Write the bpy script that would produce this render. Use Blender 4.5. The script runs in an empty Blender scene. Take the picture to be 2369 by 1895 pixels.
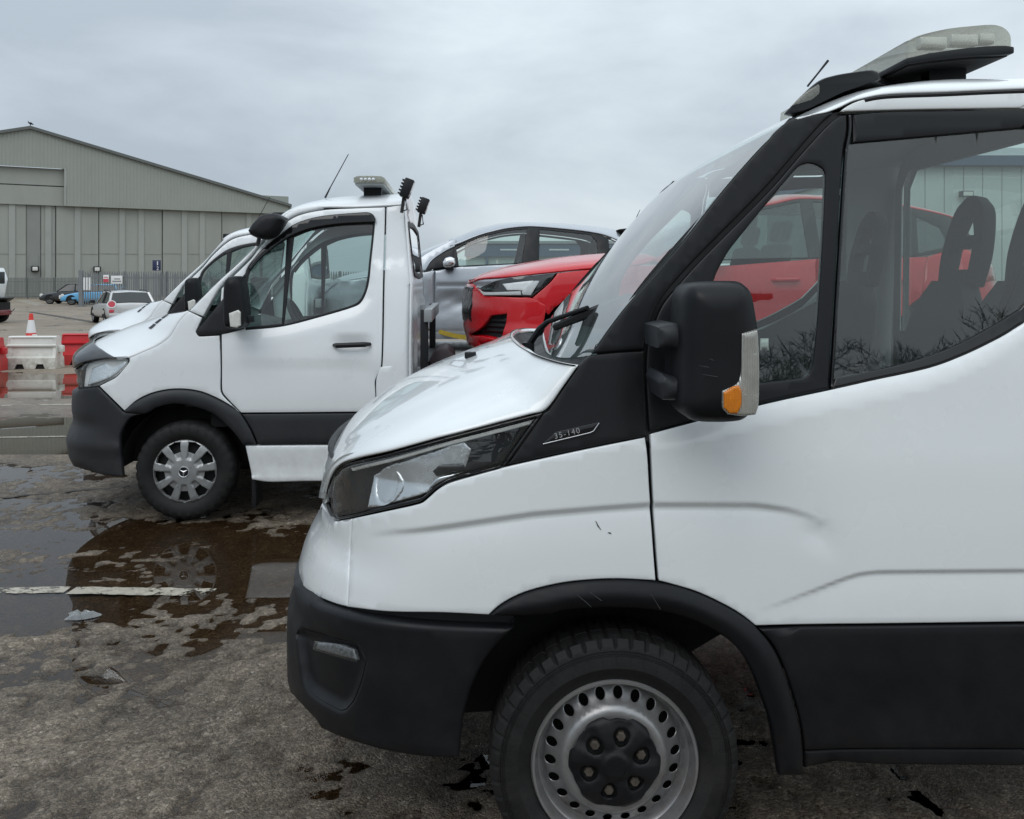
import bpy, bmesh, math, random
import numpy as np
from mathutils import Vector, Matrix
from mathutils.geometry import delaunay_2d_cdt

random.seed(7)
SC = bpy.context.scene
COL = SC.collection
PI = math.pi

# ------------------------------------------------------------------ camera
CAMH, FPX, CX, HY, IW, IH = 1.625, 2150.0, 1184.5, 650.0, 2369.0, 1895.0
cam_d = bpy.data.cameras.new('camera')
cam = bpy.data.objects.new('camera', cam_d)
COL.objects.link(cam)
cam.location = (0, 0, CAMH)
cam.rotation_euler = (PI / 2, 0, 0)
cam_d.sensor_width = 36.0
cam_d.lens = FPX / IW * 36.0
cam_d.shift_y = -(IH / 2 - HY) / IW
cam_d.clip_start = 0.05
cam_d.clip_end = 3000
SC.camera = cam

# ------------------------------------------------------------------ sky, sun, exposure
SUN_EL, SUN_AZ = math.radians(48), math.radians(205)      # high, behind and beside the viewer, behind the cloud
w = bpy.data.worlds.new('World'); SC.world = w; w.use_nodes = True
nt = w.node_tree; N = nt.nodes; L = nt.links; N.clear()
out = N.new('ShaderNodeOutputWorld')
sky = N.new('ShaderNodeTexSky'); sky.sky_type = 'NISHITA'; sky.sun_disc = False
sky.sun_elevation = SUN_EL; sky.sun_rotation = SUN_AZ
bg1 = N.new('ShaderNodeBackground'); bg1.inputs[1].default_value = 0.08
L.new(sky.outputs[0], bg1.inputs[0])
tc = N.new('ShaderNodeTexCoord')
mp = N.new('ShaderNodeMapping'); mp.inputs['Scale'].default_value = (1.0, 1.0, 2.6)
mp.inputs['Location'].default_value = (0.35, 0.0, 0.15)
L.new(tc.outputs['Generated'], mp.inputs[0])
n1 = N.new('ShaderNodeTexNoise'); n1.inputs['Scale'].default_value = 2.1
n1.inputs['Detail'].default_value = 7; n1.inputs['Roughness'].default_value = 0.52
n1.inputs['Distortion'].default_value = 0.25
L.new(mp.outputs[0], n1.inputs['Vector'])
cr = N.new('ShaderNodeValToRGB')
cr.color_ramp.elements[0].position = 0.35; cr.color_ramp.elements[0].color = (0.41, 0.475, 0.54, 1)
cr.color_ramp.elements[1].position = 0.73; cr.color_ramp.elements[1].color = (0.76, 0.835, 0.88, 1)
sep = N.new('ShaderNodeSeparateXYZ'); L.new(tc.outputs['Generated'], sep.inputs[0])
side = N.new('ShaderNodeMath'); side.operation = 'MULTIPLY_ADD'; side.inputs[1].default_value = 0.42   # thinner cloud towards one side
L.new(sep.outputs['X'], side.inputs[0]); L.new(n1.outputs[0], side.inputs[2]); L.new(side.outputs[0], cr.inputs[0])
mr = N.new('ShaderNodeMapRange')                          # overcast: brighter towards the zenith
mr.inputs[1].default_value = 0.0; mr.inputs[2].default_value = 1.0
mr.inputs[3].default_value = 0.855; mr.inputs[4].default_value = 1.62
L.new(sep.outputs['Z'], mr.inputs[0])
mul = N.new('ShaderNodeVectorMath'); mul.operation = 'SCALE'
L.new(cr.outputs[0], mul.inputs[0]); L.new(mr.outputs[0], mul.inputs['Scale'])
bg2 = N.new('ShaderNodeBackground'); bg2.inputs[1].default_value = 1.0
L.new(mul.outputs[0], bg2.inputs[0])
mx = N.new('ShaderNodeMixShader'); mx.inputs[0].default_value = 0.93
L.new(bg1.outputs[0], mx.inputs[1]); L.new(bg2.outputs[0], mx.inputs[2])
L.new(mx.outputs[0], out.inputs[0])

sun_d = bpy.data.lights.new('sun', 'SUN'); sun_d.energy = 0.8; sun_d.angle = math.radians(40)
sun_d.color = (1.0, 0.97, 0.93)
sun = bpy.data.objects.new('sun', sun_d); COL.objects.link(sun)
sv = Vector((math.sin(SUN_AZ) * math.cos(SUN_EL), math.cos(SUN_AZ) * math.cos(SUN_EL), math.sin(SUN_EL)))
sun.rotation_euler = sv.to_track_quat('Z', 'Y').to_euler()
sun.location = sv * 50

SC.view_settings.view_transform = 'Standard'
SC.view_settings.look = 'None'
SC.view_settings.exposure = 0.25
SC.view_settings.gamma = 1.0
SC.view_settings.use_curve_mapping = False
SC.cycles.use_denoising = True
SC.cycles.denoising_input_passes = 'RGB_ALBEDO_NORMAL'
SC.cycles.denoising_prefilter = 'ACCURATE'
SC.cycles.max_bounces = 12
SC.cycles.transparent_max_bounces = 24
SC.cycles.caustics_reflective = False
SC.cycles.caustics_refractive = False

# ------------------------------------------------------------------ helpers: objects
def link(name, me, mat=None, parent=None, loc=(0, 0, 0), rot=(0, 0, 0)):
    o = bpy.data.objects.new(name, me)
    COL.objects.link(o)
    if mat is not None and me is not None and not me.materials:
        me.materials.append(mat)
    if parent is not None:
        o.parent = parent
    o.location = loc
    o.rotation_euler = rot
    return o

def tag(o, label=None, cat=None, group=None, kind=None):
    if label: o['label'] = label
    if cat: o['category'] = cat
    if group: o['group'] = group
    if kind: o['kind'] = kind
    return o

def thing(name, label, cat, loc=(0, 0, 0), rz=0.0, group=None):
    o = bpy.data.objects.new(name, None)
    COL.objects.link(o)
    o.empty_display_size = 0.2
    o.location = loc
    o.rotation_euler = (0, 0, rz)
    return tag(o, label, cat, group)

def copy_tree(o, parent=None):
    c = o.copy()
    COL.objects.link(c)
    if parent is not None:
        c.parent = parent
    for ch in list(o.children):
        copy_tree(ch, c)
    return c

class MB:
    """collects simple shapes and links them as one mesh object"""
    def __init__(s):
        s.v, s.f, s.sm = [], [], []
    def add(s, vs, fs, smooth=False):
        b = len(s.v)
        s.v += [tuple(x) for x in vs]
        for f in fs:
            s.f.append([i + b for i in f]); s.sm.append(smooth)
        return s
    def box(s, x0, x1, y0, y1, z0, z1, m=None, bev=0.0):
        if bev > 0:
            bm = bmesh.new()
            bmesh.ops.create_cube(bm, size=1.0)
            for v in bm.verts:
                v.co = Vector(((x0 + x1) / 2 + v.co.x * (x1 - x0), (y0 + y1) / 2 + v.co.y * (y1 - y0), (z0 + z1) / 2 + v.co.z * (z1 - z0)))
            bmesh.ops.bevel(bm, geom=list(bm.edges), offset=bev, segments=2, affect='EDGES', profile=0.5)
            bm.verts.index_update()
            vs = [v.co.copy() for v in bm.verts]; fs = [[v.index for v in f.verts] for f in bm.faces]
            bm.free()
        else:
            vs = [Vector((x, y, z)) for x in (x0, x1) for y in (y0, y1) for z in (z0, z1)]
            fs = [(0, 1, 3, 2), (4, 6, 7, 5), (0, 4, 5, 1), (2, 3, 7, 6), (0, 2, 6, 4), (1, 5, 7, 3)]
        if m is not None:
            vs = [m @ v for v in vs]
        return s.add(vs, fs)
    def tube(s, pts, r, seg=8, caps=True):
        pts = [Vector(p) for p in pts]
        rs = r if isinstance(r, (list, tuple)) else [r] * len(pts)
        rings = []
        up = Vector((0.13, 0.21, 0.97))
        for i, p in enumerate(pts):
            t = (pts[min(i + 1, len(pts) - 1)] - pts[max(i - 1, 0)])
            if t.length < 1e-9: t = Vector((0, 0, 1))
            t.normalize()
            a = t.cross(up)
            if a.length < 1e-3: a = t.cross(Vector((1, 0, 0)))
            a.normalize(); b = t.cross(a)
            rings.append([p + (a * math.cos(2 * PI * k / seg) + b * math.sin(2 * PI * k / seg)) * rs[i] for k in range(seg)])
        vs = [v for rg in rings for v in rg]
        fs = []
        for i in range(len(pts) - 1):
            for k in range(seg):
                fs.append((i * seg + k, i * seg + (k + 1) % seg, (i + 1) * seg + (k + 1) % seg, (i + 1) * seg + k))
        if caps:
            fs.append(tuple(range(seg))[::-1]); fs.append(tuple((len(pts) - 1) * seg + k for k in range(seg)))
        return s.add(vs, fs, True)
    def lathe(s, prof, c=(0, 0, 0), seg=48, axis='y', rfun=None, a0=0.0, a1=2 * PI):
        """prof: (radius, depth along axis); ring around the axis through c"""
        full = abs(a1 - a0 - 2 * PI) < 1e-6
        n = seg if full else seg + 1
        vs = []
        for j, (r, d) in enumerate(prof):
            for k in range(n):
                a = a0 + (a1 - a0) * k / seg
                rr = r if rfun is None else rfun(j, k, r)
                u, w_ = rr * math.cos(a), rr * math.sin(a)
                if axis == 'y': vs.append((c[0] + u, c[1] + d, c[2] + w_))
                elif axis == 'z': vs.append((c[0] + u, c[1] + w_, c[2] + d))
                else: vs.append((c[0] + d, c[1] + u, c[2] + w_))
        fs = []
        for j in range(len(prof) - 1):
            for k in range(seg):
                k2 = (k + 1) % n
                fs.append((j * n + k, j * n + k2, (j + 1) * n + k2, (j + 1) * n + k))
        return s.add(vs, fs, True)
    def prism(s, poly, y0, y1, m=None):
        """poly in (x,z), extruded along y"""
        n = len(poly)
        vs = [Vector((x, y0, z)) for x, z in poly] + [Vector((x, y1, z)) for x, z in poly]
        fs = [tuple(range(n)), tuple(range(2 * n - 1, n - 1, -1))] + [(i, i + n, (i + 1) % n + n, (i + 1) % n) for i in range(n)]
        if m is not None: vs = [m @ v for v in vs]
        return s.add(vs, fs)
    def build(s, name, mat, parent=None, sharp=35, bevel=0.0, **kw):
        me = bpy.data.meshes.new(name)
        me.from_pydata(s.v, [], s.f)
        bm = bmesh.new(); bm.from_mesh(me)
        bmesh.ops.recalc_face_normals(bm, faces=list(bm.faces))
        if bevel > 0:
            es = [e for e in bm.edges if len(e.link_faces) == 2 and e.calc_face_angle(0) > math.radians(30)]
            bmesh.ops.bevel(bm, geom=es, offset=bevel, segments=2, affect='EDGES', profile=0.5, clamp_overlap=True)
        bm.to_mesh(me); bm.free()
        for p in me.polygons: p.use_smooth = True
        me.set_sharp_from_angle(angle=math.radians(sharp))
        return link(name, me, mat, parent, **kw)

# ------------------------------------------------------------------ helpers: 2D outlines
def smooth_outline(pts, step, closed=True, corner=38.0):
    """Catmull-Rom through pts, sharp where the outline turns by more than `corner` degrees"""
    P = [np.array(p[:2], float) for p in pts]
    n = len(P)
    isc = [False] * n
    for i in range(n):
        if not closed and i in (0, n - 1):
            isc[i] = True; continue
        a = P[i] - P[i - 1]; b = P[(i + 1) % n] - P[i]
        ang = abs(math.degrees(math.atan2(a[0] * b[1] - a[1] * b[0], a[0] * b[0] + a[1] * b[1])))
        isc[i] = ang > corner or (len(pts[i]) > 2 and pts[i][2] == 'c')
        if len(pts[i]) > 2 and pts[i][2] == 's': isc[i] = False
    res = []
    for i in range(n if closed else n - 1):
        p0, p1 = P[i], P[(i + 1) % n]
        d = np.linalg.norm(p1 - p0)
        if d < 1e-9: continue
        m0 = (p1 - p0) if isc[i] else (p1 - P[i - 1]) / 2
        m1 = (p1 - p0) if isc[(i + 1) % n] else (P[(i + 2) % n] - p0) / 2
        for m in (m0, m1):
            ln = np.linalg.norm(m)
            if ln > d * 1.2: m *= d * 1.2 / ln
        k = max(1, int(math.ceil(d / step)))
        for j in range(k):
            t = j / k
            h = (2 * t**3 - 3 * t**2 + 1, t**3 - 2 * t**2 + t, -2 * t**3 + 3 * t**2, t**3 - t**2)
            res.append(h[0] * p0 + h[1] * m0 + h[2] * p1 + h[3] * m1)
    if not closed: res.append(P[-1])
    return np.array(res)

def area2(P):
    x, y = P[:, 0], P[:, 1]
    return 0.5 * float(np.sum(x * np.roll(y, -1) - np.roll(x, -1) * y))

def offset_poly(P, d):
    """moves a counter-clockwise outline inwards by d"""
    a = P - np.roll(P, 1, 0); b = np.roll(P, -1, 0) - P
    a /= np.linalg.norm(a, axis=1)[:, None] + 1e-12; b /= np.linalg.norm(b, axis=1)[:, None] + 1e-12
    na = np.stack([-a[:, 1], a[:, 0]], 1); nb = np.stack([-b[:, 1], b[:, 0]], 1)
    m = na + nb
    k = np.maximum(np.sum(m * na, 1), 0.5)
    return P + m / k[:, None] * d

def inside(P, Q):
    x, y = Q[:, 0], Q[:, 1]
    r = np.zeros(len(Q), bool)
    n = len(P)
    for i in range(n):
        x0, y0 = P[i]; x1, y1 = P[(i + 1) % n]
        if y0 == y1: continue
        c = ((y0 > y) != (y1 > y)) & (x < (x1 - x0) * (y - y0) / (y1 - y0) + x0)
        r ^= c
    return r

def edge_dist(polys, Q):
    best = np.full(len(Q), 1e9)
    for P in polys:
        A = P; B = np.roll(P, -1, 0); D = B - A
        ll = np.sum(D * D, 1) + 1e-15
        for s in range(0, len(Q), 4000):
            q = Q[s:s + 4000]
            t = np.clip(((q[:, None, :] - A) * D).sum(2) / ll, 0, 1)
            dd = np.sqrt((((A + t[:, :, None] * D) - q[:, None, :]) ** 2).sum(2)).min(1)
            best[s:s + 4000] = np.minimum(best[s:s + 4000], dd)
    return best

def surf_offset(surf, Q, depth):
    """points of the surface pushed inwards (positive depth) along its normal"""
    p = surf(Q[:, 0], Q[:, 1])
    if np.isscalar(depth) and depth == 0: return p
    e = 1e-3
    da = surf(Q[:, 0] + e, Q[:, 1]) - surf(Q[:, 0] - e, Q[:, 1])
    db = surf(Q[:, 0], Q[:, 1] + e) - surf(Q[:, 0], Q[:, 1] - e)
    n = np.cross(da, db)
    n /= np.linalg.norm(n, axis=1)[:, None] + 1e-12
    d = depth if np.isscalar(depth) else np.asarray(depth)[:, None]
    return p - n * d            # da x db must point outwards

def panel(name, outline, surf, mat, parent=None, holes=(), spacing=0.025, bevel=0.003, thick=0.012, gap=0.0012,
          lift=0.0, extra=None, flip=False, prof=None, mirror=None, back=False, sharp=50, edge_step=None, relief=None):
    """a sheet cut to `outline` (a,b coordinates of surf) with rolled edges; lift>0 stands proud of the surface.
       prof(d)->height can shape it by distance from its edge; mirror=(W) also links the copy across y=W"""
    P = np.asarray(outline, float)
    if area2(P) < 0: P = P[::-1]
    H = []
    for h in holes:
        h = np.asarray(h, float)
        if area2(h) > 0: h = h[::-1]
        H.append(h)
    if gap:
        P = offset_poly(P, gap); H = [offset_poly(h, gap) for h in H]
    loops = [P] + H
    pts = []; edges = []
    for lp in loops:
        b = len(pts); n = len(lp)
        pts += list(lp); edges += [(b + i, b + (i + 1) % n) for i in range(n)]
    nb = len(pts)
    rings = []
    if bevel > 0:
        for f in (0.3, 1.0):
            for lp in loops:
                r = offset_poly(lp, bevel * f)
                rings.append(r)
    lo, hi = P.min(0), P.max(0)
    nx, ny = int((hi[0] - lo[0]) / spacing) + 2, int((hi[1] - lo[1]) / spacing) + 2
    gx, gy = np.meshgrid(np.linspace(lo[0], hi[0], nx), np.linspace(lo[1], hi[1], ny))
    gy = gy + 0.0
    gx = gx + (np.arange(ny)[:, None] % 2) * spacing * 0.5
    G = np.stack([gx.ravel(), gy.ravel()], 1)
    if extra is not None and len(extra):
        E_ = np.asarray(extra, float); keep = np.ones(len(G), bool)
        for s0 in range(0, len(G), 2000):
            g_ = G[s0:s0 + 2000]
            keep[s0:s0 + 2000] = np.sqrt(((g_[:, None, :] - E_[None]) ** 2).sum(2)).min(1) > spacing * 0.9
        G = np.concatenate([E_, G[keep]])
    ok = inside(P, G)
    for h in H: ok &= ~inside(h, G)
    G = G[ok]
    if len(G): G = G[edge_dist(loops, G) > max(bevel * 1.5, spacing * 0.35)]
    R = np.concatenate(rings) if rings else np.zeros((0, 2))
    if len(R):
        ok = inside(P, R)
        for h in H: ok &= ~inside(h, R)
        R = R[ok]
        R = R[edge_dist(loops, R) > bevel * 0.22]
    allp = np.concatenate([np.array(pts), R, G])
    vs, es, fs, ov, oe, of = delaunay_2d_cdt([Vector((float(a), float(b))) for a, b in allp], edges, [], 0, 1e-7)
    V = np.array([(v.x, v.y) for v in vs])
    F = np.array([list(f) for f in fs])
    c = V[F].mean(1)
    ok = inside(P, c)
    for h in H: ok &= ~inside(h, c)
    F = F[ok]
    D = edge_dist(loops, V)
    dep = np.zeros(len(V))
    if bevel > 0:
        q = np.clip(bevel - D, 0, bevel)
        dep = bevel - np.sqrt(np.maximum(bevel**2 - q**2, 0))
    dep = dep - lift
    if prof is not None: dep = dep - prof(D)
    if relief is not None: dep = dep - relief(V)
    co = surf_offset(surf, V, dep)
    # boundary walls
    onb = {}
    vi = {}
    for i in range(len(ov)):
        for k in ov[i]:
            if k < nb: vi[k] = i
    wv = []; wf = []
    base = len(V)
    if thick > 0:
        lowd = np.full(len(V), thick - lift)
        low = surf_offset(surf, V, lowd)
        idx = {}
        def low_i(i):
            if i not in idx:
                idx[i] = base + len(wv); wv.append(low[i])
            return idx[i]
        for a, b in edges:
            if a in vi and b in vi and vi[a] != vi[b]:
                i, j = vi[a], vi[b]
                wf.append((j, i, low_i(i), low_i(j)))
        if back:
            for f in F: wf.append((low_i(f[2]), low_i(f[1]), low_i(f[0])))
    X = np.concatenate([co, np.array(wv)]) if wv else co
    faces = [tuple(int(k) for k in f) for f in F]
    # orient outwards
    t = faces[len(faces) // 2]
    nrm = np.cross(X[t[1]] - X[t[0]], X[t[2]] - X[t[0]])
    n0 = X[t[0]] - surf_offset(surf, V[t[0]][None, :], dep[t[0]] + 0.01)[0]
    if np.dot(nrm, n0) < 0:
        faces = [f[::-1] for f in faces]; wf = [f[::-1] for f in wf]
    used = np.zeros(len(X), bool)
    for f in faces + wf:
        for k in f: used[k] = True
    remap = -np.ones(len(X), int); remap[used] = np.arange(used.sum())
    X = X[used]
    faces = [tuple(int(remap[k]) for k in f) for f in faces + wf]
    def make(X, faces):
        me = bpy.data.meshes.new(name)
        me.from_pydata([tuple(map(float, x)) for x in X], [], faces)
        me.polygons.foreach_set('use_smooth', [True] * len(faces))
        me.set_sharp_from_angle(angle=math.radians(sharp))
        return link(name, me, mat, parent)
    o = make(X, faces)
    if mirror is not None:
        Y = X.copy(); Y[:, 1] = 2 * mirror - Y[:, 1]
        o2 = make(Y, [f[::-1] for f in faces])
        return o, o2
    return o

def grid_panel(name, fn, us, vs_, mat, parent=None, thick=0.01, sharp=50, closed_v=False):
    """fn(u,v)->xyz sampled on a grid, given a thickness downwards along its normals"""
    nu, nv = len(us), len(vs_)
    X = np.array([[fn(u, v) for v in vs_] for u in us], float)
    me = bpy.data.meshes.new(name)
    bm = bmesh.new()
    g = [[bm.verts.new(X[i, j]) for j in range(nv)] for i in range(nu)]
    for i in range(nu - 1):
        for j in range(nv - 1):
            q = []
            for v in (g[i][j], g[i + 1][j], g[i + 1][j + 1], g[i][j + 1]):
                if v not in q: q.append(v)
            try: bm.faces.new(q)
            except ValueError: pass
    bmesh.ops.remove_doubles(bm, verts=list(bm.verts), dist=1e-5)
    bmesh.ops.recalc_face_normals(bm, faces=list(bm.faces))
    bm.to_mesh(me); bm.free()
    o = link(name, me, mat, parent)
    if thick:
        m = o.modifiers.new('thickness', 'SOLIDIFY'); m.thickness = thick; m.offset = -1
    me.polygons.foreach_set('use_smooth', [True] * len(me.polygons))
    me.set_sharp_from_angle(angle=math.radians(sharp))
    return o

# ------------------------------------------------------------------ helpers: place a traced outline at its own distance
class Frame:
    """a vehicle's own axes: x back along its length, y across it away from the viewer, z up"""
    def __init__(s, px, Y, yaw):
        s.o = Vector(((px - CX) / FPX * Y, Y, 0.0)); s.yaw = math.radians(yaw)
        c, n = math.cos(s.yaw), math.sin(s.yaw)
        s.c, s.n = c, n
        dx, dy = -s.o.x, -s.o.y
        s.cam = np.array([dx * c + dy * n, -dx * n + dy * c, CAMH])
    def ray(s, px, py):
        d = np.array([(px - CX) / FPX, 1.0, -(py - HY) / FPX])
        return np.array([d[0] * s.c + d[1] * s.n, -d[0] * s.n + d[1] * s.c, d[2]])
    def at(s, px, py, y):
        d = s.ray(px, py); t = (y - s.cam[1]) / d[1]
        p = s.cam + d * t
        return float(p[0]), float(p[2])
    def at3(s, px, py, y):
        x, z = s.at(px, py, y)
        return Vector((x, y, z))

class Side:
    """side of a body: nearly flat flank, rounded into the front (and rear) end; coordinates (s,z), s = x on the flank"""
    def __init__(s, fr, W, X0, inset, Lfun, p=2.6, X1=None, Lr=None, pr=3.0, add=None):
        s.fr, s.W, s.X0, s.X1, s.add = fr, W, X0, X1, add
        s.iz = np.array([a for a, b in inset]); s.iy = np.array([b for a, b in inset])
        s.Lf, s.Lr = Lfun, Lr
        def table(p, L0):
            t = np.linspace(PI / 2, 0, 240)
            g = np.cos(t) ** (2 / p); g = 1 - (1 - np.cos(t) ** (2 / p))      # 0 at the flank, 1 at the end
            h = 1 - np.sin(t) ** (2 / p)                                      # 0 at the flank, 1 at the centre line
            ds = np.sqrt((np.diff(g) * L0) ** 2 + (np.diff(h) * W) ** 2)
            return g, h, np.concatenate([[0], np.cumsum(ds)])
        s.g, s.h, s.sg = table(p, 0.5)
        if X1 is not None: s.gr, s.hr, s.sr = table(pr, 0.4)
    def L(s, z):
        z = np.asarray(z, float)
        if callable(s.Lf): return s.Lf(z)
        return np.interp(z, [a for a, b in s.Lf], [b for a, b in s.Lf])
    def LR(s, z):
        return np.interp(np.asarray(z, float), [a for a, b in s.Lr], [b for a, b in s.Lr])
    def inset(s, z):
        z = np.asarray(z, float)
        k = np.interp(z, s.iz, s.iy)
        k2 = np.interp(z + 0.05, s.iz, s.iy) + np.interp(z - 0.05, s.iz, s.iy)
        return (2 * k + k2) / 4
    def __call__(s, a, z):
        a = np.atleast_1d(np.asarray(a, float)); z = np.atleast_1d(np.asarray(z, float))
        sig = np.clip(s.X0 - a, 0, s.sg[-1])
        g = np.interp(sig, s.sg, s.g); h = np.interp(sig, s.sg, s.h)
        x = np.where(a < s.X0, s.X0 - s.L(z) * g, a)
        if s.X1 is not None:
            sr = np.clip(a - s.X1, 0, s.sr[-1])
            gr = np.interp(sr, s.sr, s.gr); hr = np.interp(sr, s.sr, s.hr)
            x = np.where(a > s.X1, s.X1 + s.LR(z) * gr, x)
            h = np.where(a > s.X1, hr, h)
        i = s.inset(z)
        y = i + (s.W - i) * h
        if s.add is not None: y = y + s.add(a, z) * (1 - h)
        return np.stack([x, y, z], 1)
    def solve_front(s, pix):
        """front extent by height from points of the silhouette in the photograph"""
        res = []
        for px, py in pix:
            r = s.fr.ray(px, py)
            y = 0.03 + (s.W - 0.03) * s.h[6:]
            t = (y - s.fr.cam[1]) / r[1]
            xr = s.fr.cam[0] + r[0] * t
            Lc = (s.X0 - xr) / s.g[6:]
            k = int(np.argmin(Lc))
            res.append((float(s.fr.cam[2] + r[2] * t[k]), float(Lc[k])))
        res.sort()
        s.Lf = res
        return res
    def hit(s, px, py):
        r = s.fr.ray(px, py)
        y = np.linspace(-0.06, s.W, 1200)
        t = (y - s.fr.cam[1]) / r[1]
        x = s.fr.cam[0] + r[0] * t; z = s.fr.cam[2] + r[2] * t
        i = s.inset(z)
        f = np.clip((s.X0 - x) / np.maximum(s.L(z), 1e-3), 0, None)
        h = np.interp(f, s.g, s.h, right=2.0)
        if s.X1 is not None:
            f2 = np.clip((x - s.X1) / np.maximum(s.LR(z), 1e-3), 0, None)
            h = np.maximum(h, np.interp(f2, s.gr, s.hr, right=2.0))
        ys = i + (s.W - i) * np.minimum(h, 2)
        d = y - ys
        ok = np.nonzero(d >= 0)[0]
        k = int(ok[0]) if len(ok) else int(np.argmax(d))
        if k > 0 and len(ok):
            u = -d[k - 1] / (d[k] - d[k - 1] + 1e-12)
            x_, z_, y_ = x[k - 1] + (x[k] - x[k - 1]) * u, z[k - 1] + (z[k] - z[k - 1]) * u, y[k - 1] + (y[k] - y[k - 1]) * u
        else: x_, z_, y_ = x[k], z[k], y[k]
        i_ = float(s.inset(z_)); hh = min(max((y_ - i_) / (s.W - i_), 0), 1)
        if x_ < s.X0:
            f_ = min(max((s.X0 - x_) / float(s.L(z_)), 0), 1)
            if f_ < 0.85: sg = np.interp(f_, s.g, s.sg)
            else: sg = np.interp(hh, s.h, s.sg)
            return (s.X0 - float(sg), float(z_))
        if s.X1 is not None and x_ > s.X1:
            f_ = min(max((x_ - s.X1) / float(s.LR(z_)), 0), 1)
            sg = np.interp(f_, s.gr, s.sr) if f_ < 0.85 else np.interp(hh, s.hr, s.sr)
            return (s.X1 + float(sg), float(z_))
        return (float(x_), float(z_))
    def trace(s, pts, step=7.0, closed=True, corner=38.0):
        q = smooth_outline(pts, step, closed, corner)
        r = np.array([s.hit(a, b) for a, b in q])
        keep = [0]
        for i in range(1, len(r)):
            if np.linalg.norm(r[i] - r[keep[-1]]) > 1e-3: keep.append(i)
        if closed and np.linalg.norm(r[keep[0]] - r[keep[-1]]) < 1e-3: keep.pop()
        return r[keep]

def plane_surf(y, slope=0.0, z0=0.0):
    """upright plane facing the viewer, coordinates (x,z)"""
    def f(a, b):
        a = np.atleast_1d(np.asarray(a, float)); b = np.atleast_1d(np.asarray(b, float))
        return np.stack([a, y + slope * (b - z0), b], 1)
    return f

def trace_plane(fr, pts, y, step=6.0, corner=38.0):
    q = smooth_outline(pts, step, True, corner)
    return np.array([fr.at(a, b, y) for a, b in q])

def interp_curve(pts):
    """callable u in 0..1 -> point on a smooth 3D curve through pts"""
    P = np.array([tuple(p) for p in pts], float)
    d = np.concatenate([[0], np.cumsum(np.linalg.norm(np.diff(P, axis=0), axis=1))]); d /= d[-1]
    n = len(P)
    T = np.zeros_like(P)
    for i in range(n):
        a, b = max(i - 1, 0), min(i + 1, n - 1)
        T[i] = (P[b] - P[a]) / max(d[b] - d[a], 1e-9)
    def f(u):
        u = min(max(float(u), 0.0), 1.0)
        i = min(int(np.searchsorted(d, u, side='right')) - 1, n - 2); i = max(i, 0)
        h_ = d[i + 1] - d[i]; t = (u - d[i]) / h_
        return ((2 * t**3 - 3 * t**2 + 1) * P[i] + (t**3 - 2 * t**2 + t) * h_ * T[i]
                + (-2 * t**3 + 3 * t**2) * P[i + 1] + (t**3 - t**2) * h_ * T[i + 1])
    return f

def curve_pair(E, C):
    """two curves through matching points, sharing knots spaced by the first one's length"""
    P = [np.array([tuple(p) for p in q], float) for q in (E, C)]
    d = np.concatenate([[0], np.cumsum(np.linalg.norm(np.diff(P[0], axis=0), axis=1) + np.linalg.norm(np.diff(P[1], axis=0), axis=1))]); d /= d[-1]
    n = len(d)
    def mk(Q):
        T = np.zeros_like(Q)
        for i in range(n):
            if i in (0, n - 1):
                a, b = max(i - 1, 0), min(i + 1, n - 1); T[i] = (Q[b] - Q[a]) / (d[b] - d[a])
            else:
                s0, s1 = (Q[i] - Q[i - 1]) / (d[i] - d[i - 1]), (Q[i + 1] - Q[i]) / (d[i + 1] - d[i])
                w0, w1 = d[i + 1] - d[i], d[i] - d[i - 1]
                T[i] = (s0 * w0 + s1 * w1) / (w0 + w1)
        def f(u):
            u = min(max(float(u), 0.0), 1.0)
            i = max(min(int(np.searchsorted(d, u, side='right')) - 1, n - 2), 0)
            h_ = d[i + 1] - d[i]; t = (u - d[i]) / h_
            return ((2 * t**3 - 3 * t**2 + 1) * Q[i] + (t**3 - 2 * t**2 + t) * h_ * T[i] + (-2 * t**3 + 3 * t**2) * Q[i + 1] + (t**3 - t**2) * h_ * T[i + 1])
        return f
    return mk(P[0]), mk(P[1])

def loft_top(E, C, W, power=2.0, fwd=0.0, flat=0.0):
    """skin over the vehicle between edge curve E (near side), centre curve C and E's mirror image; v 0..2 across"""
    def f(u, v):
        far = v > 1
        q = 2 - v if far else v
        e, c = E(u), C(u)
        fw = fwd(u) if callable(fwd) else fwd
        a = q * PI / 2
        sy = 1 - math.cos(a) ** (2 / power) if power != 2 else 1 - math.cos(a)
        sz = math.sin(a) ** (2 / power) if power != 2 else math.sin(a)
        if flat: sy, sz = (1 - flat) * sy + flat * q, (1 - flat) * sz + flat * (1 - (1 - q) ** 2)
        y = e[1] + (c[1] - e[1]) * sy
        z = e[2] + (c[2] - e[2]) * sz
        x = e[0] + (c[0] - e[0]) * ((1 - fw) * sz + fw * sy)
        if far: y = 2 * W - y
        return (x, y, z)
    return f

def p3(s, px, py, surf=None, dy=0.0):
    a, z = s.hit(px, py); p = s(a, z)[0]
    return Vector((p[0], p[1] + dy, p[2]))
# ------------------------------------------------------------------ materials
def new_mat(name):
    m = bpy.data.materials.new(name); m.use_nodes = True
    nt = m.node_tree; nt.nodes.clear()
    o = nt.nodes.new('ShaderNodeOutputMaterial')
    return m, nt, o

def noise(nt, scale, detail=4, rough=0.55, vec=None, dist=0.0):
    n = nt.nodes.new('ShaderNodeTexNoise')
    n.inputs['Scale'].default_value = scale; n.inputs['Detail'].default_value = detail
    n.inputs['Roughness'].default_value = rough; n.inputs['Distortion'].default_value = dist
    if vec is not None: nt.links.new(vec, n.inputs['Vector'])
    return n

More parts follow.
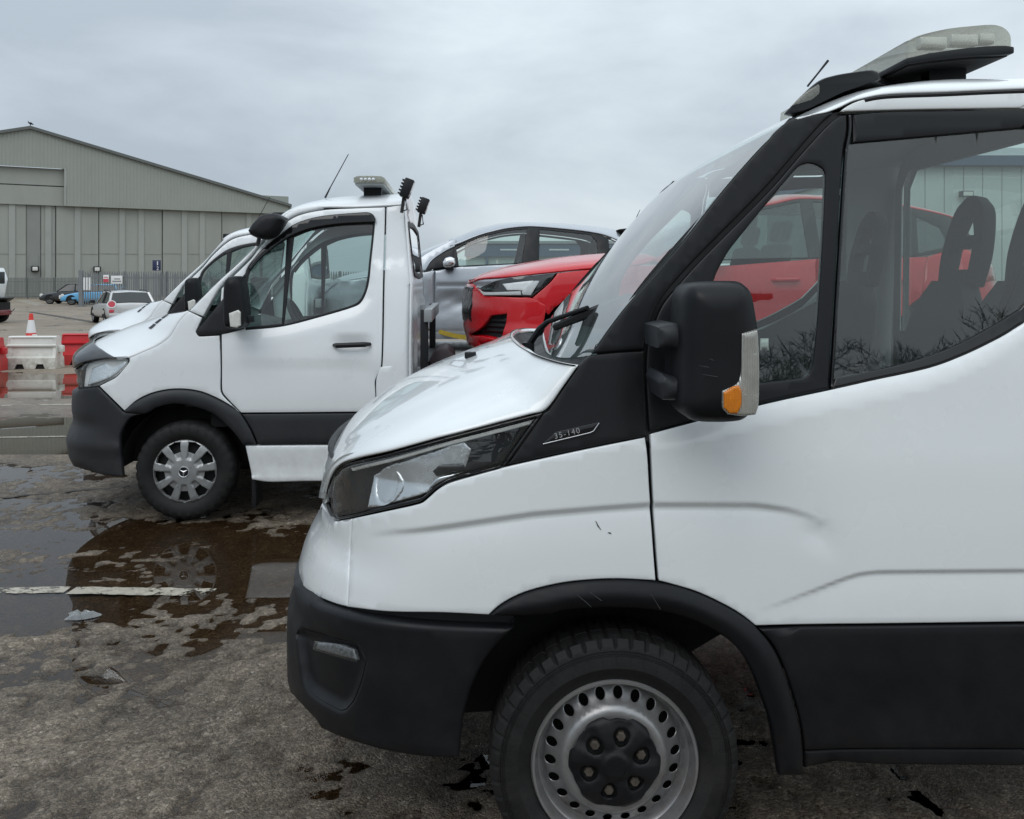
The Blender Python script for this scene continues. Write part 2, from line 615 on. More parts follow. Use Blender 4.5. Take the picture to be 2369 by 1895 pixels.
def ramp(nt, inp, stops):
    r = nt.nodes.new('ShaderNodeValToRGB')
    el = r.color_ramp.elements
    while len(el) < len(stops): el.new(0.5)
    for e, (p, c) in zip(el, stops):
        e.position = p
        e.color = (c, c, c, 1) if not isinstance(c, tuple) else (c[0], c[1], c[2], 1)
    nt.links.new(inp, r.inputs[0])
    return r

def mathn(nt, op, a, b=None, c=None, clamp=False):
    n = nt.nodes.new('ShaderNodeMath'); n.operation = op; n.use_clamp = clamp
    for i, x in enumerate((a, b, c)):
        if x is None: continue
        if isinstance(x, (int, float)): n.inputs[i].default_value = x
        else: nt.links.new(x, n.inputs[i])
    return n.outputs[0]

def mixc(nt, f, a, b):
    n = nt.nodes.new('ShaderNodeMix'); n.data_type = 'RGBA'
    if isinstance(f, (int, float)): n.inputs[0].default_value = f
    else: nt.links.new(f, n.inputs[0])
    for k, x in ((6, a), (7, b)):
        if isinstance(x, tuple): n.inputs[k].default_value = (x[0], x[1], x[2], 1)
        else: nt.links.new(x, n.inputs[k])
    return n.outputs[2]

def surface(name, col, rough=0.5, metal=0.0, coat=0.0, var=0.12, vscale=6.0, bump=0.0, bscale=60.0, spec=0.5,
            rvar=0.1, dirt=None, stretch=None, trans=0.0):
    """general opaque surface: base colour with mild mottling, uneven gloss and fine relief; dirt=(colour, amount, height) is road film that fades out upwards"""
    m, nt, o = new_mat(name)
    p = nt.nodes.new('ShaderNodeBsdfPrincipled')
    nt.links.new(p.outputs[0], o.inputs[0])
    t = nt.nodes.new('ShaderNodeTexCoord'); vec = t.outputs['Object']
    if stretch:
        mp = nt.nodes.new('ShaderNodeMapping'); mp.inputs['Scale'].default_value = stretch
        nt.links.new(vec, mp.inputs[0]); vec = mp.outputs[0]
    n = noise(nt, vscale, 5, 0.6, vec)
    c = tuple(col)
    r = ramp(nt, n.outputs[0], [(0.3, tuple(x * (1 - var) for x in c)), (0.7, tuple(min(1, x * (1 + var)) for x in c))])
    colour = r.outputs[0]
    if dirt:
        dc, amt, hgt = dirt
        sp = nt.nodes.new('ShaderNodeSeparateXYZ'); nt.links.new(t.outputs['Object'], sp.inputs[0])
        f = mathn(nt, 'MULTIPLY_ADD', sp.outputs['Z'], -1.0 / hgt, 1.0, clamp=True)
        n2 = noise(nt, 9, 6, 0.7, t.outputs['Object'])
        sp2 = ramp(nt, n2.outputs[0], [(0.35, 0.0), (0.7, 1.0)])
        f = mathn(nt, 'MULTIPLY', f, sp2.outputs[0]); f = mathn(nt, 'MULTIPLY', f, amt, clamp=True)
        colour = mixc(nt, f, colour, dc)
    nt.links.new(colour, p.inputs['Base Color'])
    rr = ramp(nt, n.outputs[0], [(0.3, max(0, rough - rvar)), (0.7, min(1, rough + rvar))])
    nt.links.new(rr.outputs[0], p.inputs['Roughness'])
    p.inputs['Metallic'].default_value = metal
    p.inputs['Coat Weight'].default_value = coat
    p.inputs['Coat Roughness'].default_value = 0.04
    p.inputs['Specular IOR Level'].default_value = spec
    if bump:
        nb = noise(nt, bscale, 3, 0.6, t.outputs['Object'])
        b = nt.nodes.new('ShaderNodeBump'); b.inputs['Strength'].default_value = bump; b.inputs['Distance'].default_value = 0.01
        nt.links.new(nb.outputs[0], b.inputs['Height']); nt.links.new(b.outputs[0], p.inputs['Normal'])
    return m

def glass_mat(name, tint=(0.8, 0.88, 0.86), refl=1.0, rough=0.0, haze=0.0, film=(0.5, 0.53, 0.53)):
    m, nt, o = new_mat(name)
    tr = nt.nodes.new('ShaderNodeBsdfTransparent'); tr.inputs[0].default_value = (*tint, 1)
    gl = nt.nodes.new('ShaderNodeBsdfGlossy'); gl.inputs['Roughness'].default_value = rough
    gl.inputs[0].default_value = (1, 1, 1, 1)
    fr = nt.nodes.new('ShaderNodeFresnel'); fr.inputs[0].default_value = 1.52
    ge = nt.nodes.new('ShaderNodeNewGeometry')             # a thin pane reflects alike from both sides
    nt.links.new(mathn(nt, 'MULTIPLY_ADD', ge.outputs['Backfacing'], 1 / 1.52 - 1.52, 1.52), fr.inputs[0])
    f = mathn(nt, 'MULTIPLY', fr.outputs[0], refl, clamp=True)
    mx = nt.nodes.new('ShaderNodeMixShader')
    nt.links.new(f, mx.inputs[0]); nt.links.new(tr.outputs[0], mx.inputs[1]); nt.links.new(gl.outputs[0], mx.inputs[2])
    last = mx.outputs[0]
    if haze:                                   # pale veil mixed in; on the windscreen it imitates reflected sky
        df = nt.nodes.new('ShaderNodeBsdfDiffuse'); df.inputs[0].default_value = (*film, 1)
        m2 = nt.nodes.new('ShaderNodeMixShader')
        t = nt.nodes.new('ShaderNodeTexCoord')
        n = noise(nt, 3.0, 5, 0.6, t.outputs['Object'])
        r = ramp(nt, n.outputs[0], [(0.3, haze * 0.6), (0.7, haze * 1.4)])
        nt.links.new(r.outputs[0], m2.inputs[0]); nt.links.new(last, m2.inputs[1]); nt.links.new(df.outputs[0], m2.inputs[2])
        last = m2.outputs[0]
    nt.links.new(last, o.inputs[0])
    return m

M = {}
M['white'] = surface('white_paint', (0.79, 0.825, 0.835), 0.30, coat=0.9, var=0.012, vscale=1.5, dirt=((0.30, 0.27, 0.22), 0.45, 0.85))
M['white2'] = surface('white_van_paint', (0.77, 0.80, 0.815), 0.34, coat=0.7, var=0.02, vscale=1.5, dirt=((0.30, 0.26, 0.21), 0.5, 0.85))
M['black'] = surface('black_plastic', (0.0060, 0.0068, 0.0085), 0.48, spec=0.26, rvar=0.16, var=0.15, vscale=4, bump=0.06, bscale=500, dirt=((0.045, 0.04, 0.036), 0.3, 0.9))
M['satin'] = surface('satin_black_trim', (0.0085, 0.0095, 0.0115), 0.44, spec=0.32, var=0.12, vscale=3)
M['grey_plastic'] = surface('grey_plastic', (0.021, 0.023, 0.027), 0.46, spec=0.35, var=0.12, vscale=4, bump=0.06, bscale=400, dirt=((0.07, 0.062, 0.055), 0.5, 0.9))
M['seal'] = surface('rubber_seal', (0.008, 0.008, 0.009), 0.5, var=0.1)
M['gloss_black'] = surface('gloss_black', (0.006, 0.006, 0.007), 0.06, var=0.1)
M['dark'] = surface('dark_cavity', (0.006, 0.006, 0.006), 0.85, var=0.3)
M['rubber'] = surface('tyre_rubber', (0.0105, 0.0105, 0.011), 0.66, spec=0.3, var=0.35, vscale=9, bump=0.15, bscale=220, dirt=((0.045, 0.040, 0.035), 0.3, 0.9))
M['trim'] = surface('cabin_trim', (0.075, 0.08, 0.085), 0.7, var=0.1)
M['trim_light'] = surface('cabin_lining', (0.34, 0.36, 0.36), 0.8, var=0.06)
M['seat'] = surface('seat_cloth', (0.030, 0.032, 0.036), 0.9, var=0.15, vscale=12)
M['steel'] = surface('worn_steel_wheel', (0.34, 0.345, 0.35), 0.38, metal=0.6, var=0.12, vscale=9, dirt=((0.09, 0.055, 0.035), 0.95, 0.9))
M['nut'] = surface('rusty_nut', (0.10, 0.085, 0.07), 0.6, metal=0.5, var=0.3, vscale=60)
M['silver_plastic'] = surface('silver_hubcap', (0.34, 0.35, 0.355), 0.34, metal=0.45, var=0.06, vscale=12, dirt=((0.12, 0.1, 0.08), 0.5, 0.9))
M['chrome'] = surface('chrome', (0.75, 0.76, 0.78), 0.10, metal=1.0, var=0.05, rvar=0.05)
M['chrome_soft'] = surface('ribbed_reflector', (0.80, 0.81, 0.82), 0.24, metal=0.9, var=0.06, vscale=20)
M['glass'] = glass_mat('side_glass', (0.74, 0.84, 0.81), 1.7, haze=0.01)
M['glass_clear'] = glass_mat('windscreen_glass', (0.54, 0.68, 0.65), 1.05, haze=0.05)
M['glass_dark'] = glass_mat('privacy_glass', (0.30, 0.36, 0.35), 1.7, haze=0.03)
M['lens'] = glass_mat('clear_lens', (0.90, 0.92, 0.92), 1.3, haze=0.015)
M['lens_milky'] = glass_mat('weathered_lens', (0.80, 0.81, 0.75), 1.0, rough=0.1, haze=0.30, film=(0.55, 0.55, 0.49))
M['amber'] = surface('amber_lens', (0.80, 0.22, 0.008), 0.2, var=0.15, vscale=40, coat=0.6)
M['clear_plastic'] = surface('frosted_lens', (0.66, 0.66, 0.62), 0.25, var=0.12, vscale=30, coat=0.5)
M['alu'] = surface('checker_aluminium', (0.42, 0.43, 0.44), 0.42, metal=0.7, var=0.15, vscale=14, bump=0.5, bscale=38)
M['galv'] = surface('galvanised_steel', (0.30, 0.32, 0.33), 0.5, metal=0.35, var=0.15, vscale=8)
M['red'] = surface('red_paint', (0.56, 0.0035, 0.010), 0.30, coat=0.7, var=0.04, vscale=3, bump=0.02, bscale=260)
M['silverblue'] = surface('pale_blue_silver_paint', (0.42, 0.455, 0.495), 0.34, metal=0.45, coat=0.8, var=0.04, vscale=2, dirt=((0.10, 0.09, 0.08), 0.55, 1.75))
M['black_paint'] = surface('black_paint', (0.010, 0.011, 0.012), 0.2, coat=1.0, var=0.1)
M['blue_paint'] = surface('sky_blue_paint', (0.10, 0.36, 0.62), 0.3, coat=1.0, var=0.05)
M['silver'] = surface('silver_paint', (0.55, 0.555, 0.56), 0.35, metal=0.3, coat=0.8, var=0.05, vscale=2, dirt=((0.2, 0.17, 0.13), 0.8, 0.7))
M['maroon'] = surface('dark_maroon_cover', (0.035, 0.022, 0.026), 0.55, var=0.25, vscale=8)
M['strap'] = surface('yellow_strap', (0.42, 0.30, 0.03), 0.7, var=0.2, vscale=40)
M['badge_silver'] = surface('badge_silver', (0.62, 0.63, 0.65), 0.25, metal=0.7, var=0.03)
M['lamp_silver'] = surface('lamp_reflector', (0.93, 0.935, 0.94), 0.38, metal=0.12, var=0.04, vscale=25)
M['dark_lens'] = surface('smoked_lens', (0.10, 0.105, 0.11), 0.12, var=0.6, vscale=120, coat=0.6)
def ribbed(name, col, rough, scale):
    m = surface(name, col, rough, var=0.1, vscale=30, coat=0.5); nt = m.node_tree
    p = [n for n in nt.nodes if n.type == 'BSDF_PRINCIPLED'][0]
    t = nt.nodes.new('ShaderNodeTexCoord'); wv = nt.nodes.new('ShaderNodeTexWave'); wv.bands_direction = 'X'; wv.inputs['Scale'].default_value = scale
    nt.links.new(t.outputs['Object'], wv.inputs['Vector'])
    b = nt.nodes.new('ShaderNodeBump'); b.inputs['Strength'].default_value = 0.8; b.inputs['Distance'].default_value = 0.003
    nt.links.new(wv.outputs['Fac'], b.inputs['Height']); nt.links.new(b.outputs[0], p.inputs['Normal'])
    return m
M['ribbed_clear'] = ribbed('ribbed_clear_lens', (0.50, 0.50, 0.46), 0.22, 55)
[n for n in M['ribbed_clear'].node_tree.nodes if n.type == 'BSDF_PRINCIPLED'][0].inputs['Metallic'].default_value = 0.5
M['ribbed_amber'] = ribbed('ribbed_amber_lens', (0.80, 0.24, 0.010), 0.2, 70)
M['sign_white'] = surface('sign_white', (0.72, 0.73, 0.74), 0.4, var=0.04)
# ------------------------------------------------------------------ ground: broken wet tarmac here (real relief), brushed concrete apron beyond
DISHES = [(-1.55, 5.2, 1.5, 1.0, 0.74), (-0.5, 5.5, 1.3, 0.85, 0.62), (-2.75, 6.05, 0.9, 0.40, 0.85), (-2.75, 4.62, 0.9, 0.36, 0.75), (-7.4, 14.6, 3.8, 2.0, 1.0), (-5.2, 9.8, 2.8, 1.5, 0.85), (-4.5, 7.7, 1.5, 0.6, 0.55), (-3.7, 6.7, 1.1, 0.35, 0.45), (-1.2, 3.05, 0.8, 0.25, 0.35), (-2.0, 3.8, 0.9, 0.25, 0.45), (-0.72, 2.5, 0.45, 0.22, 0.6), (0.3, 2.9, 1.0, 0.5, 0.35), (-1.1, 4.2, 0.7, 0.22, 0.4)]
PX0, PX1, PY0, PY1, WATER = -5.2, 1.8, 2.2, 8.7, -0.0125
rng = np.random.default_rng(12)
LAT = rng.random((256, 256))
def vnoise(x, y, s, ox=0.0, oy=0.0):
    x = x / s + ox; y = y / s + oy
    xi, yi = np.floor(x).astype(int), np.floor(y).astype(int)
    fx, fy = x - xi, y - yi
    fx = fx * fx * (3 - 2 * fx); fy = fy * fy * (3 - 2 * fy)
    g = lambda i, j: LAT[i & 255, j & 255]
    return (g(xi, yi) * (1 - fx) + g(xi + 1, yi) * fx) * (1 - fy) + (g(xi, yi + 1) * (1 - fx) + g(xi + 1, yi + 1) * fx) * fy
def ground_h(x, y):
    x = np.asarray(x, float); y = np.asarray(y, float)
    wx = x + 0.03 * (vnoise(x, y, 0.13, 3, 9) - 0.5); wy = y + 0.03 * (vnoise(x, y, 0.13, 31, 5) - 0.5)
    z = -0.0035 + 0.007 * (vnoise(x, y, 0.9, 7, 3) - 0.5) + 0.006 * (vnoise(wx, wy, 0.34, 1, 40) - 0.5) + 0.008 * (vnoise(wx, wy, 0.15, 11, 2) - 0.5)
    c = np.clip((vnoise(wx, wy, 0.058, 5, 17) - 0.36) / 0.3, 0, 1)                 # worn crust with pits between
    z = z + 0.0068 * (c * c * (3 - 2 * c) - 0.65) + 0.0042 * (vnoise(wx, wy, 0.030, 2, 8) - 0.5) + 0.0034 * (vnoise(x, y, 0.019, 9, 1) - 0.5)
    for cx, cy, rx, ry, amt in DISHES:
        d = np.clip(1 - 0.6 * (((x - cx) / rx) ** 2 + ((y - cy) / ry) ** 2), 0, 1)
        z = z - 0.015 * amt * d * d * (3 - 2 * d)
    e = np.minimum(np.minimum(x - PX0, PX1 - x), np.minimum(y - PY0, PY1 - y)) / 0.5
    return np.minimum(z, 0.004) * np.clip(e, 0, 1)
def ground_z(x, y):
    return float(ground_h(np.array([x]), np.array([y]))[0]) if PX0 < x < PX1 and PY0 < y < PY1 else 0.0
def ground_mat(name, patch):
    m, nt, o = new_mat(name)
    L = nt.links
    p = nt.nodes.new('ShaderNodeBsdfPrincipled'); L.new(p.outputs[0], o.inputs[0])
    g = nt.nodes.new('ShaderNodeNewGeometry'); pos = g.outputs['Position']
    sp = nt.nodes.new('ShaderNodeSeparateXYZ'); L.new(pos, sp.inputs[0])
    X, Y, Z = sp.outputs
    fl = nt.nodes.new('ShaderNodeVectorMath'); fl.operation = 'MULTIPLY'; fl.inputs[1].default_value = (1, 1, 0); L.new(pos, fl.inputs[0]); flat = fl.outputs[0]
    def vor(scale):
        v = nt.nodes.new('ShaderNodeTexVoronoi'); v.inputs['Scale'].default_value = scale; L.new(flat, v.inputs['Vector']); return v
    v, v2 = vor(130), vor(62)
    fine = noise(nt, 70, 6, 0.75, flat); mid = noise(nt, 11, 7, 0.7, flat, 0.5); lump = noise(nt, 2.6, 5, 0.62, flat, 0.6); big = noise(nt, 1.0, 5, 0.6, flat, 0.6); huge = noise(nt, 0.13, 4, 0.6, flat, 0.5)
    nearf = mathn(nt, 'MULTIPLY_ADD', Y, -1 / 6.0, 15.0 / 6.0, clamp=True)
    def step(src, a, b):
        n = nt.nodes.new('ShaderNodeMapRange'); n.interpolation_type = 'SMOOTHSTEP'; n.inputs[1].default_value = a; n.inputs[2].default_value = b
        L.new(src, n.inputs[0]); return n.outputs[0]
    if patch:
        hh = mathn(nt, 'MULTIPLY_ADD', lump.outputs[0], 0.010, mathn(nt, 'MULTIPLY_ADD', fine.outputs[0], 0.003, Z))
        wetz = mathn(nt, 'SUBTRACT', WATER + 0.0065, hh)                         # height under the damp margin
        damp = step(wetz, -0.008, 0.001)
        pud = None
    else:
        h = mathn(nt, 'MULTIPLY', big.outputs[0], 1.15)
        h = mathn(nt, 'MULTIPLY_ADD', lump.outputs[0], 0.45, h)
        h = mathn(nt, 'MULTIPLY_ADD', mid.outputs[0], 0.45, h)
        h = mathn(nt, 'MULTIPLY_ADD', fine.outputs[0], 0.10, h)
        def dish(cx, cy, rx, ry, amt):                                           # a hollow that holds water
            a = mathn(nt, 'MULTIPLY', mathn(nt, 'SUBTRACT', X, cx), 1 / rx); b = mathn(nt, 'MULTIPLY', mathn(nt, 'SUBTRACT', Y, cy), 1 / ry)
            d = mathn(nt, 'ADD', mathn(nt, 'MULTIPLY', a, a), mathn(nt, 'MULTIPLY', b, b))
            e = mathn(nt, 'SUBTRACT', 1.0, mathn(nt, 'MULTIPLY', d, 0.6), clamp=True)
            return mathn(nt, 'MULTIPLY', mathn(nt, 'MULTIPLY', e, e), amt)
        for args in DISHES:
            if args[1] > 7: h = mathn(nt, 'SUBTRACT', h, dish(*args))
        depth = mathn(nt, 'SUBTRACT', 0.92, h)
        pud = step(depth, -0.02, 0.07)
        damp = step(depth, -0.45, 0.0)
    stone = ramp(nt, v.outputs['Color'], [(0.0, (0.030, 0.024, 0.018)), (0.35, (0.10, 0.080, 0.060)), (0.70, (0.24, 0.197, 0.15)), (0.92, (0.46, 0.40, 0.325)), (1.0, (0.78, 0.72, 0.62))])
    stone2 = ramp(nt, v2.outputs['Color'], [(0.0, (0.034, 0.028, 0.021)), (0.5, (0.115, 0.094, 0.071)), (0.85, (0.27, 0.225, 0.175)), (1.0, (0.60, 0.53, 0.44))])
    c1 = mixc(nt, 0.5, stone.outputs[0], stone2.outputs[0])
    wear = ramp(nt, mid.outputs[0], [(0.36, (0.05, 0.041, 0.031)), (0.52, (0.13, 0.105, 0.078)), (0.66, (0.26, 0.215, 0.16))])
    c1 = mixc(nt, 0.25, c1, wear.outputs[0])
    tone = ramp(nt, lump.outputs[0], [(0.30, 0.78), (0.70, 1.42)])
    c1m = nt.nodes.new('ShaderNodeVectorMath'); c1m.operation = 'MULTIPLY'; L.new(c1, c1m.inputs[0]); L.new(tone.outputs[0], c1m.inputs[1])
    conc = ramp(nt, huge.outputs[0], [(0.3, (0.235, 0.192, 0.146)), (0.7, (0.325, 0.275, 0.218))])
    cm = ramp(nt, mid.outputs[0], [(0.3, 0.80), (0.7, 1.10)])
    cc = nt.nodes.new('ShaderNodeVectorMath'); cc.operation = 'MULTIPLY'; L.new(conc.outputs[0], cc.inputs[0]); L.new(cm.outputs[0], cc.inputs[1])
    col = mixc(nt, nearf, cc.outputs[0], c1m.outputs[0])
    def tint(c, k):
        n = nt.nodes.new('ShaderNodeVectorMath'); n.operation = 'MULTIPLY'; L.new(c, n.inputs[0]); n.inputs[1].default_value = k; return n.outputs[0]
    col2 = mixc(nt, mathn(nt, 'MULTIPLY', damp, mathn(nt, 'MULTIPLY_ADD', nearf, 0.55, 0.45)), col, tint(col, (0.52, 0.48, 0.44)))
    if pud: col2 = mixc(nt, pud, col2, tint(col, (0.26, 0.21, 0.165)))
    L.new(col2, p.inputs['Base Color'])
    r = nt.nodes.new('ShaderNodeMapRange'); r.inputs[3].default_value = 0.60; r.inputs[4].default_value = 0.17; L.new(damp, r.inputs[0])
    r2 = mathn(nt, 'MULTIPLY_ADD', fine.outputs[0], 0.24, mathn(nt, 'SUBTRACT', r.outputs[0], 0.10))
    far_r = mathn(nt, 'MAXIMUM', r2, mathn(nt, 'MULTIPLY_ADD', nearf, -0.5, 0.62))
    if pud:
        mr_ = nt.nodes.new('ShaderNodeMix'); mr_.data_type = 'FLOAT'; L.new(pud, mr_.inputs[0]); L.new(far_r, mr_.inputs[2]); mr_.inputs[3].default_value = 0.012
        L.new(mr_.outputs[0], p.inputs['Roughness'])
    else: L.new(far_r, p.inputs['Roughness'])
    p.inputs['IOR'].default_value = 1.38
    bh = mathn(nt, 'MULTIPLY_ADD', v.outputs['Distance'], -0.6, mathn(nt, 'MULTIPLY', fine.outputs[0], 0.9))
    if not patch: bh = mathn(nt, 'MULTIPLY_ADD', mid.outputs[0], 2.2, bh)
    b = nt.nodes.new('ShaderNodeBump'); b.inputs['Distance'].default_value = 0.012
    st = mathn(nt, 'MULTIPLY_ADD', nearf, 0.70, 0.10)
    if pud: st = mathn(nt, 'MULTIPLY', mathn(nt, 'SUBTRACT', 1.0, pud), st)
    L.new(st, b.inputs['Strength']); L.new(bh, b.inputs['Height'])
    L.new(b.outputs[0], p.inputs['Normal'])
    return m
m = MB()
xs_, ys_ = [-400, PX0, PX1, 400], [-300, PY0, PY1, 900]
for i in range(3):
    for j in range(3):
        if i == 1 and j == 1: continue
        m.add([(xs_[i], ys_[j], 0), (xs_[i + 1], ys_[j], 0), (xs_[i + 1], ys_[j + 1], 0), (xs_[i], ys_[j + 1], 0)], [(0, 1, 2, 3)])
gnd = m.build('ground', ground_mat('wet_yard', False)); tag(gnd, kind='structure')
nx_, ny_ = int((PX1 - PX0) / 0.0135), int((PY1 - PY0) / 0.0135)
gx_, gy_ = np.meshgrid(np.linspace(PX0, PX1, nx_ + 1), np.linspace(PY0, PY1, ny_ + 1))
gz_ = ground_h(gx_, gy_)
me = bpy.data.meshes.new('broken_tarmac')
co = np.stack([gx_, gy_, gz_], -1).reshape(-1, 3).astype(np.float32)
idx = (np.arange(ny_)[:, None] * (nx_ + 1) + np.arange(nx_)[None, :]).ravel()
quads = np.stack([idx, idx + 1, idx + nx_ + 2, idx + nx_ + 1], 1).astype(np.int32)
me.vertices.add(len(co)); me.vertices.foreach_set('co', co.ravel())
me.loops.add(quads.size); me.loops.foreach_set('vertex_index', quads.ravel())
me.polygons.add(len(quads)); me.polygons.foreach_set('loop_start', np.arange(0, quads.size, 4, dtype=np.int32))
me.polygons.foreach_set('use_smooth', np.ones(len(quads), bool))
me.update(calc_edges=True); me.validate()
tag(link('broken_tarmac', me, ground_mat('broken_tarmac', True)), kind='structure')
def water_mat():
    m, nt, o = new_mat('rain_water')
    tr = nt.nodes.new('ShaderNodeBsdfTransparent'); tr.inputs[0].default_value = (0.78, 0.68, 0.56, 1)
    gl = nt.nodes.new('ShaderNodeBsdfGlossy'); gl.inputs['Roughness'].default_value = 0.006
    fr = nt.nodes.new('ShaderNodeFresnel'); fr.inputs[0].default_value = 1.36
    g = nt.nodes.new('ShaderNodeNewGeometry'); n = noise(nt, 6, 2, 0.5, g.outputs['Position'])
    b = nt.nodes.new('ShaderNodeBump'); b.inputs['Strength'].default_value = 0.05; b.inputs['Distance'].default_value = 0.002
    nt.links.new(n.outputs[0], b.inputs['Height']); nt.links.new(b.outputs[0], gl.inputs['Normal']); nt.links.new(b.outputs[0], fr.inputs['Normal'])
    mx = nt.nodes.new('ShaderNodeMixShader'); nt.links.new(fr.outputs[0], mx.inputs[0]); nt.links.new(tr.outputs[0], mx.inputs[1]); nt.links.new(gl.outputs[0], mx.inputs[2])
    nt.links.new(mx.outputs[0], o.inputs[0])
    return m
m = MB(); m.add([(PX0 + 0.1, PY0 + 0.1, WATER), (PX1 - 0.1, PY0 + 0.1, WATER), (PX1 - 0.1, PY1 - 0.1, WATER), (PX0 + 0.1, PY1 - 0.1, WATER)], [(0, 1, 2, 3)])
tag(m.build('puddle_water', water_mat()), kind='structure')
# ------------------------------------------------------------------ near recovery truck
FI = Frame(1426, 2.46, 1.5)
IWD = 0.98                                               # half width
I_INSET = [(0.1, 0.03), (0.45, 0.02), (0.72, 0.012), (0.95, 0.012), (1.13, 0.020), (1.25, 0.034), (2.0, 0.106), (2.2, 0.127), (2.5, 0.17)]

def crease_fun(curves):
    """shallow pressed lines along a flank: each (xs, zs, amplitude, band, run-out, fade in/out)"""
    def f(a, z):
        r = np.zeros_like(z)
        for xs, zs, amp, wb, run, fi, fo in curves:
            zc = np.interp(a, xs, zs)
            d = zc - z
            t = np.clip(d / wb, 0, 1); st = t * t * (3 - 2 * t)
            k = np.where(d <= 0, 0.0, st * np.exp(-np.clip(d - wb, 0, None) / run))
            fade = np.clip((a - xs[0]) / fi, 0, 1) * np.clip((xs[-1] - a) / fo, 0, 1)
            r = r + amp * k * fade
        return r
    return f

def px_curve(fr, pts, y=0.02):
    q = [fr.at(a, b, y) for a, b in pts]
    return np.array([p[0] for p in q]), np.array([p[1] for p in q])

cx1, cz1 = px_curve(FI, [(800, 1256), (900, 1232), (1026, 1211), (1234, 1181), (1400, 1167), (1501, 1160), (1620, 1160), (1750, 1161), (1820, 1171), (1870, 1185), (1915, 1210)])
cx2, cz2 = px_curve(FI, [(1760, 1404), (1820, 1382), (1900, 1352), (1953, 1331), (1990, 1320), (2030, 1316), (2120, 1315), (2369, 1313), (2600, 1312)])
I_ADD = crease_fun([(cx1, cz1, 0.013, 0.019, 0.060, 0.25, 0.16), (cx2, cz2, 0.009, 0.015, 0.07, 0.20, 0.02)])

bx1, bz1 = px_curve(FI, [(1380, 1046), (1505, 1008), (1751, 944), (1928, 905), (2023, 883.5), (2148, 856), (2231, 826), (2315, 785), (2369, 751), (2440, 690), (2520, 560), (2560, 400)])
dnx, dnz = FI.at(1890, 1235, 0.02)
def I_ADD2(a, z):
    d = z - (np.interp(a, bx1, bz1) - 0.034)
    dn = 0.007 * np.exp(-((a - dnx) / 0.035) ** 2 - ((z - dnz) / 0.028) ** 2) + 0.005 * np.exp(-((a - dnx - 0.03) / 0.02) ** 2 - ((z - dnz + 0.035) / 0.012) ** 2)
    return I_ADD(a, z) + dn + 0.40 * np.clip(d, 0, 0.045) * np.clip((a - 0.02) / 0.15, 0, 1)
SF = Side(FI, IWD, -0.42, I_INSET, [(0, 0.5)], p=2.2, add=I_ADD2)
_r = SF.solve_front([(690, 1340), (689.7, 1322), (692, 1309), (700, 1280), (717, 1238), (733, 1213), (745, 1185), (749, 1150), (751, 1125)])
SF.Lf = [(0.2, _r[0][1])] + _r + [(1.2, _r[-1][1]), (2.5, _r[-1][1])]
SB = Side(FI, IWD + 0.01, -0.42, [(0, 0.02), (1, 0.0), (2, 0.0)], [(0, 0.5)], p=2.5)
_r = SB.solve_front([(682, 1374), (667, 1408), (665, 1450), (665, 1494), (665.5, 1540), (666, 1583), (672, 1622), (690, 1654), (729, 1683), (783, 1708)])
SB.Lf = [(0.1, _r[0][1] - 0.08)] + _r + [(1.5, _r[-1][1])]
SN = SF.X0 - SF.sg[-1]; SBN = SB.X0 - SB.sg[-1]

truck = thing('recovery_truck', 'white recovery truck with a black wing mirror, steel wheel and 35-140 plate', 'truck',
              FI.o, FI.yaw)
P = truck
ARCH_OUT = [(1131, 1424), (1158.5, 1400), (1196, 1379), (1238, 1364), (1300.5, 1350), (1363, 1343), (1425.7, 1340.5), (1488, 1343), (1551, 1352), (1613.5, 1371), (1676, 1400), (1718, 1425), (1751, 1452), (1784.7, 1492), (1809.7, 1542), (1834.8, 1617), (1851.5, 1684), (1857.7, 1738), (1858, 1793)]
def cat(*a): return np.concatenate([np.asarray(x, float).reshape(-1, 2) for x in a])
def crease_pts(xs, zs, wb, lo, hi):
    g = np.arange(lo, hi, 0.025); r = []
    for k in (-0.3, 0.0, 0.25, 0.5, 0.75, 1.0, 1.4, 2.2, 3.2):
        r.append(np.stack([g, np.interp(g, xs, zs) - k * wb], 1))
    return np.concatenate(r)

# front wing
wing = SF.trace([(813, 1199), (890, 1183), (971, 1165), (992, 1150), (1013, 1132), (1042, 1116.5), (1109, 1097), (1170, 1080), (1300, 1051), (1400, 1030), (1494, 1011.5), (1499, 1060), (1503, 1130), (1508, 1201), (1513, 1280), (1518, 1345)] + ARCH_OUT[7::-1] + [(1026, 1419), (900, 1416.5), (805, 1406), (808, 1300)])
ex = crease_pts(cx1, cz1, 0.019, -0.72, 0.12)
panel('front_wing', wing, SF, M['white'], P, extra=ex, spacing=0.022, bevel=0.004, thick=0.02, mirror=IWD)
# nose
zb, zt = 0.668, SF.hit(770, 1206)[1]
nose = cat(SF.trace([(813, 1199), (808, 1300), (804, 1405.5), (770, 1396), (725, 1376.5), (702, 1361)], closed=False), [[SN, zb]], [[SN, zt]], SF.trace([(770, 1206), (790, 1203)], closed=False))
panel('nose_panel', nose, SF, M['white'], P, spacing=0.022, bevel=0.004, thick=0.02, mirror=IWD)
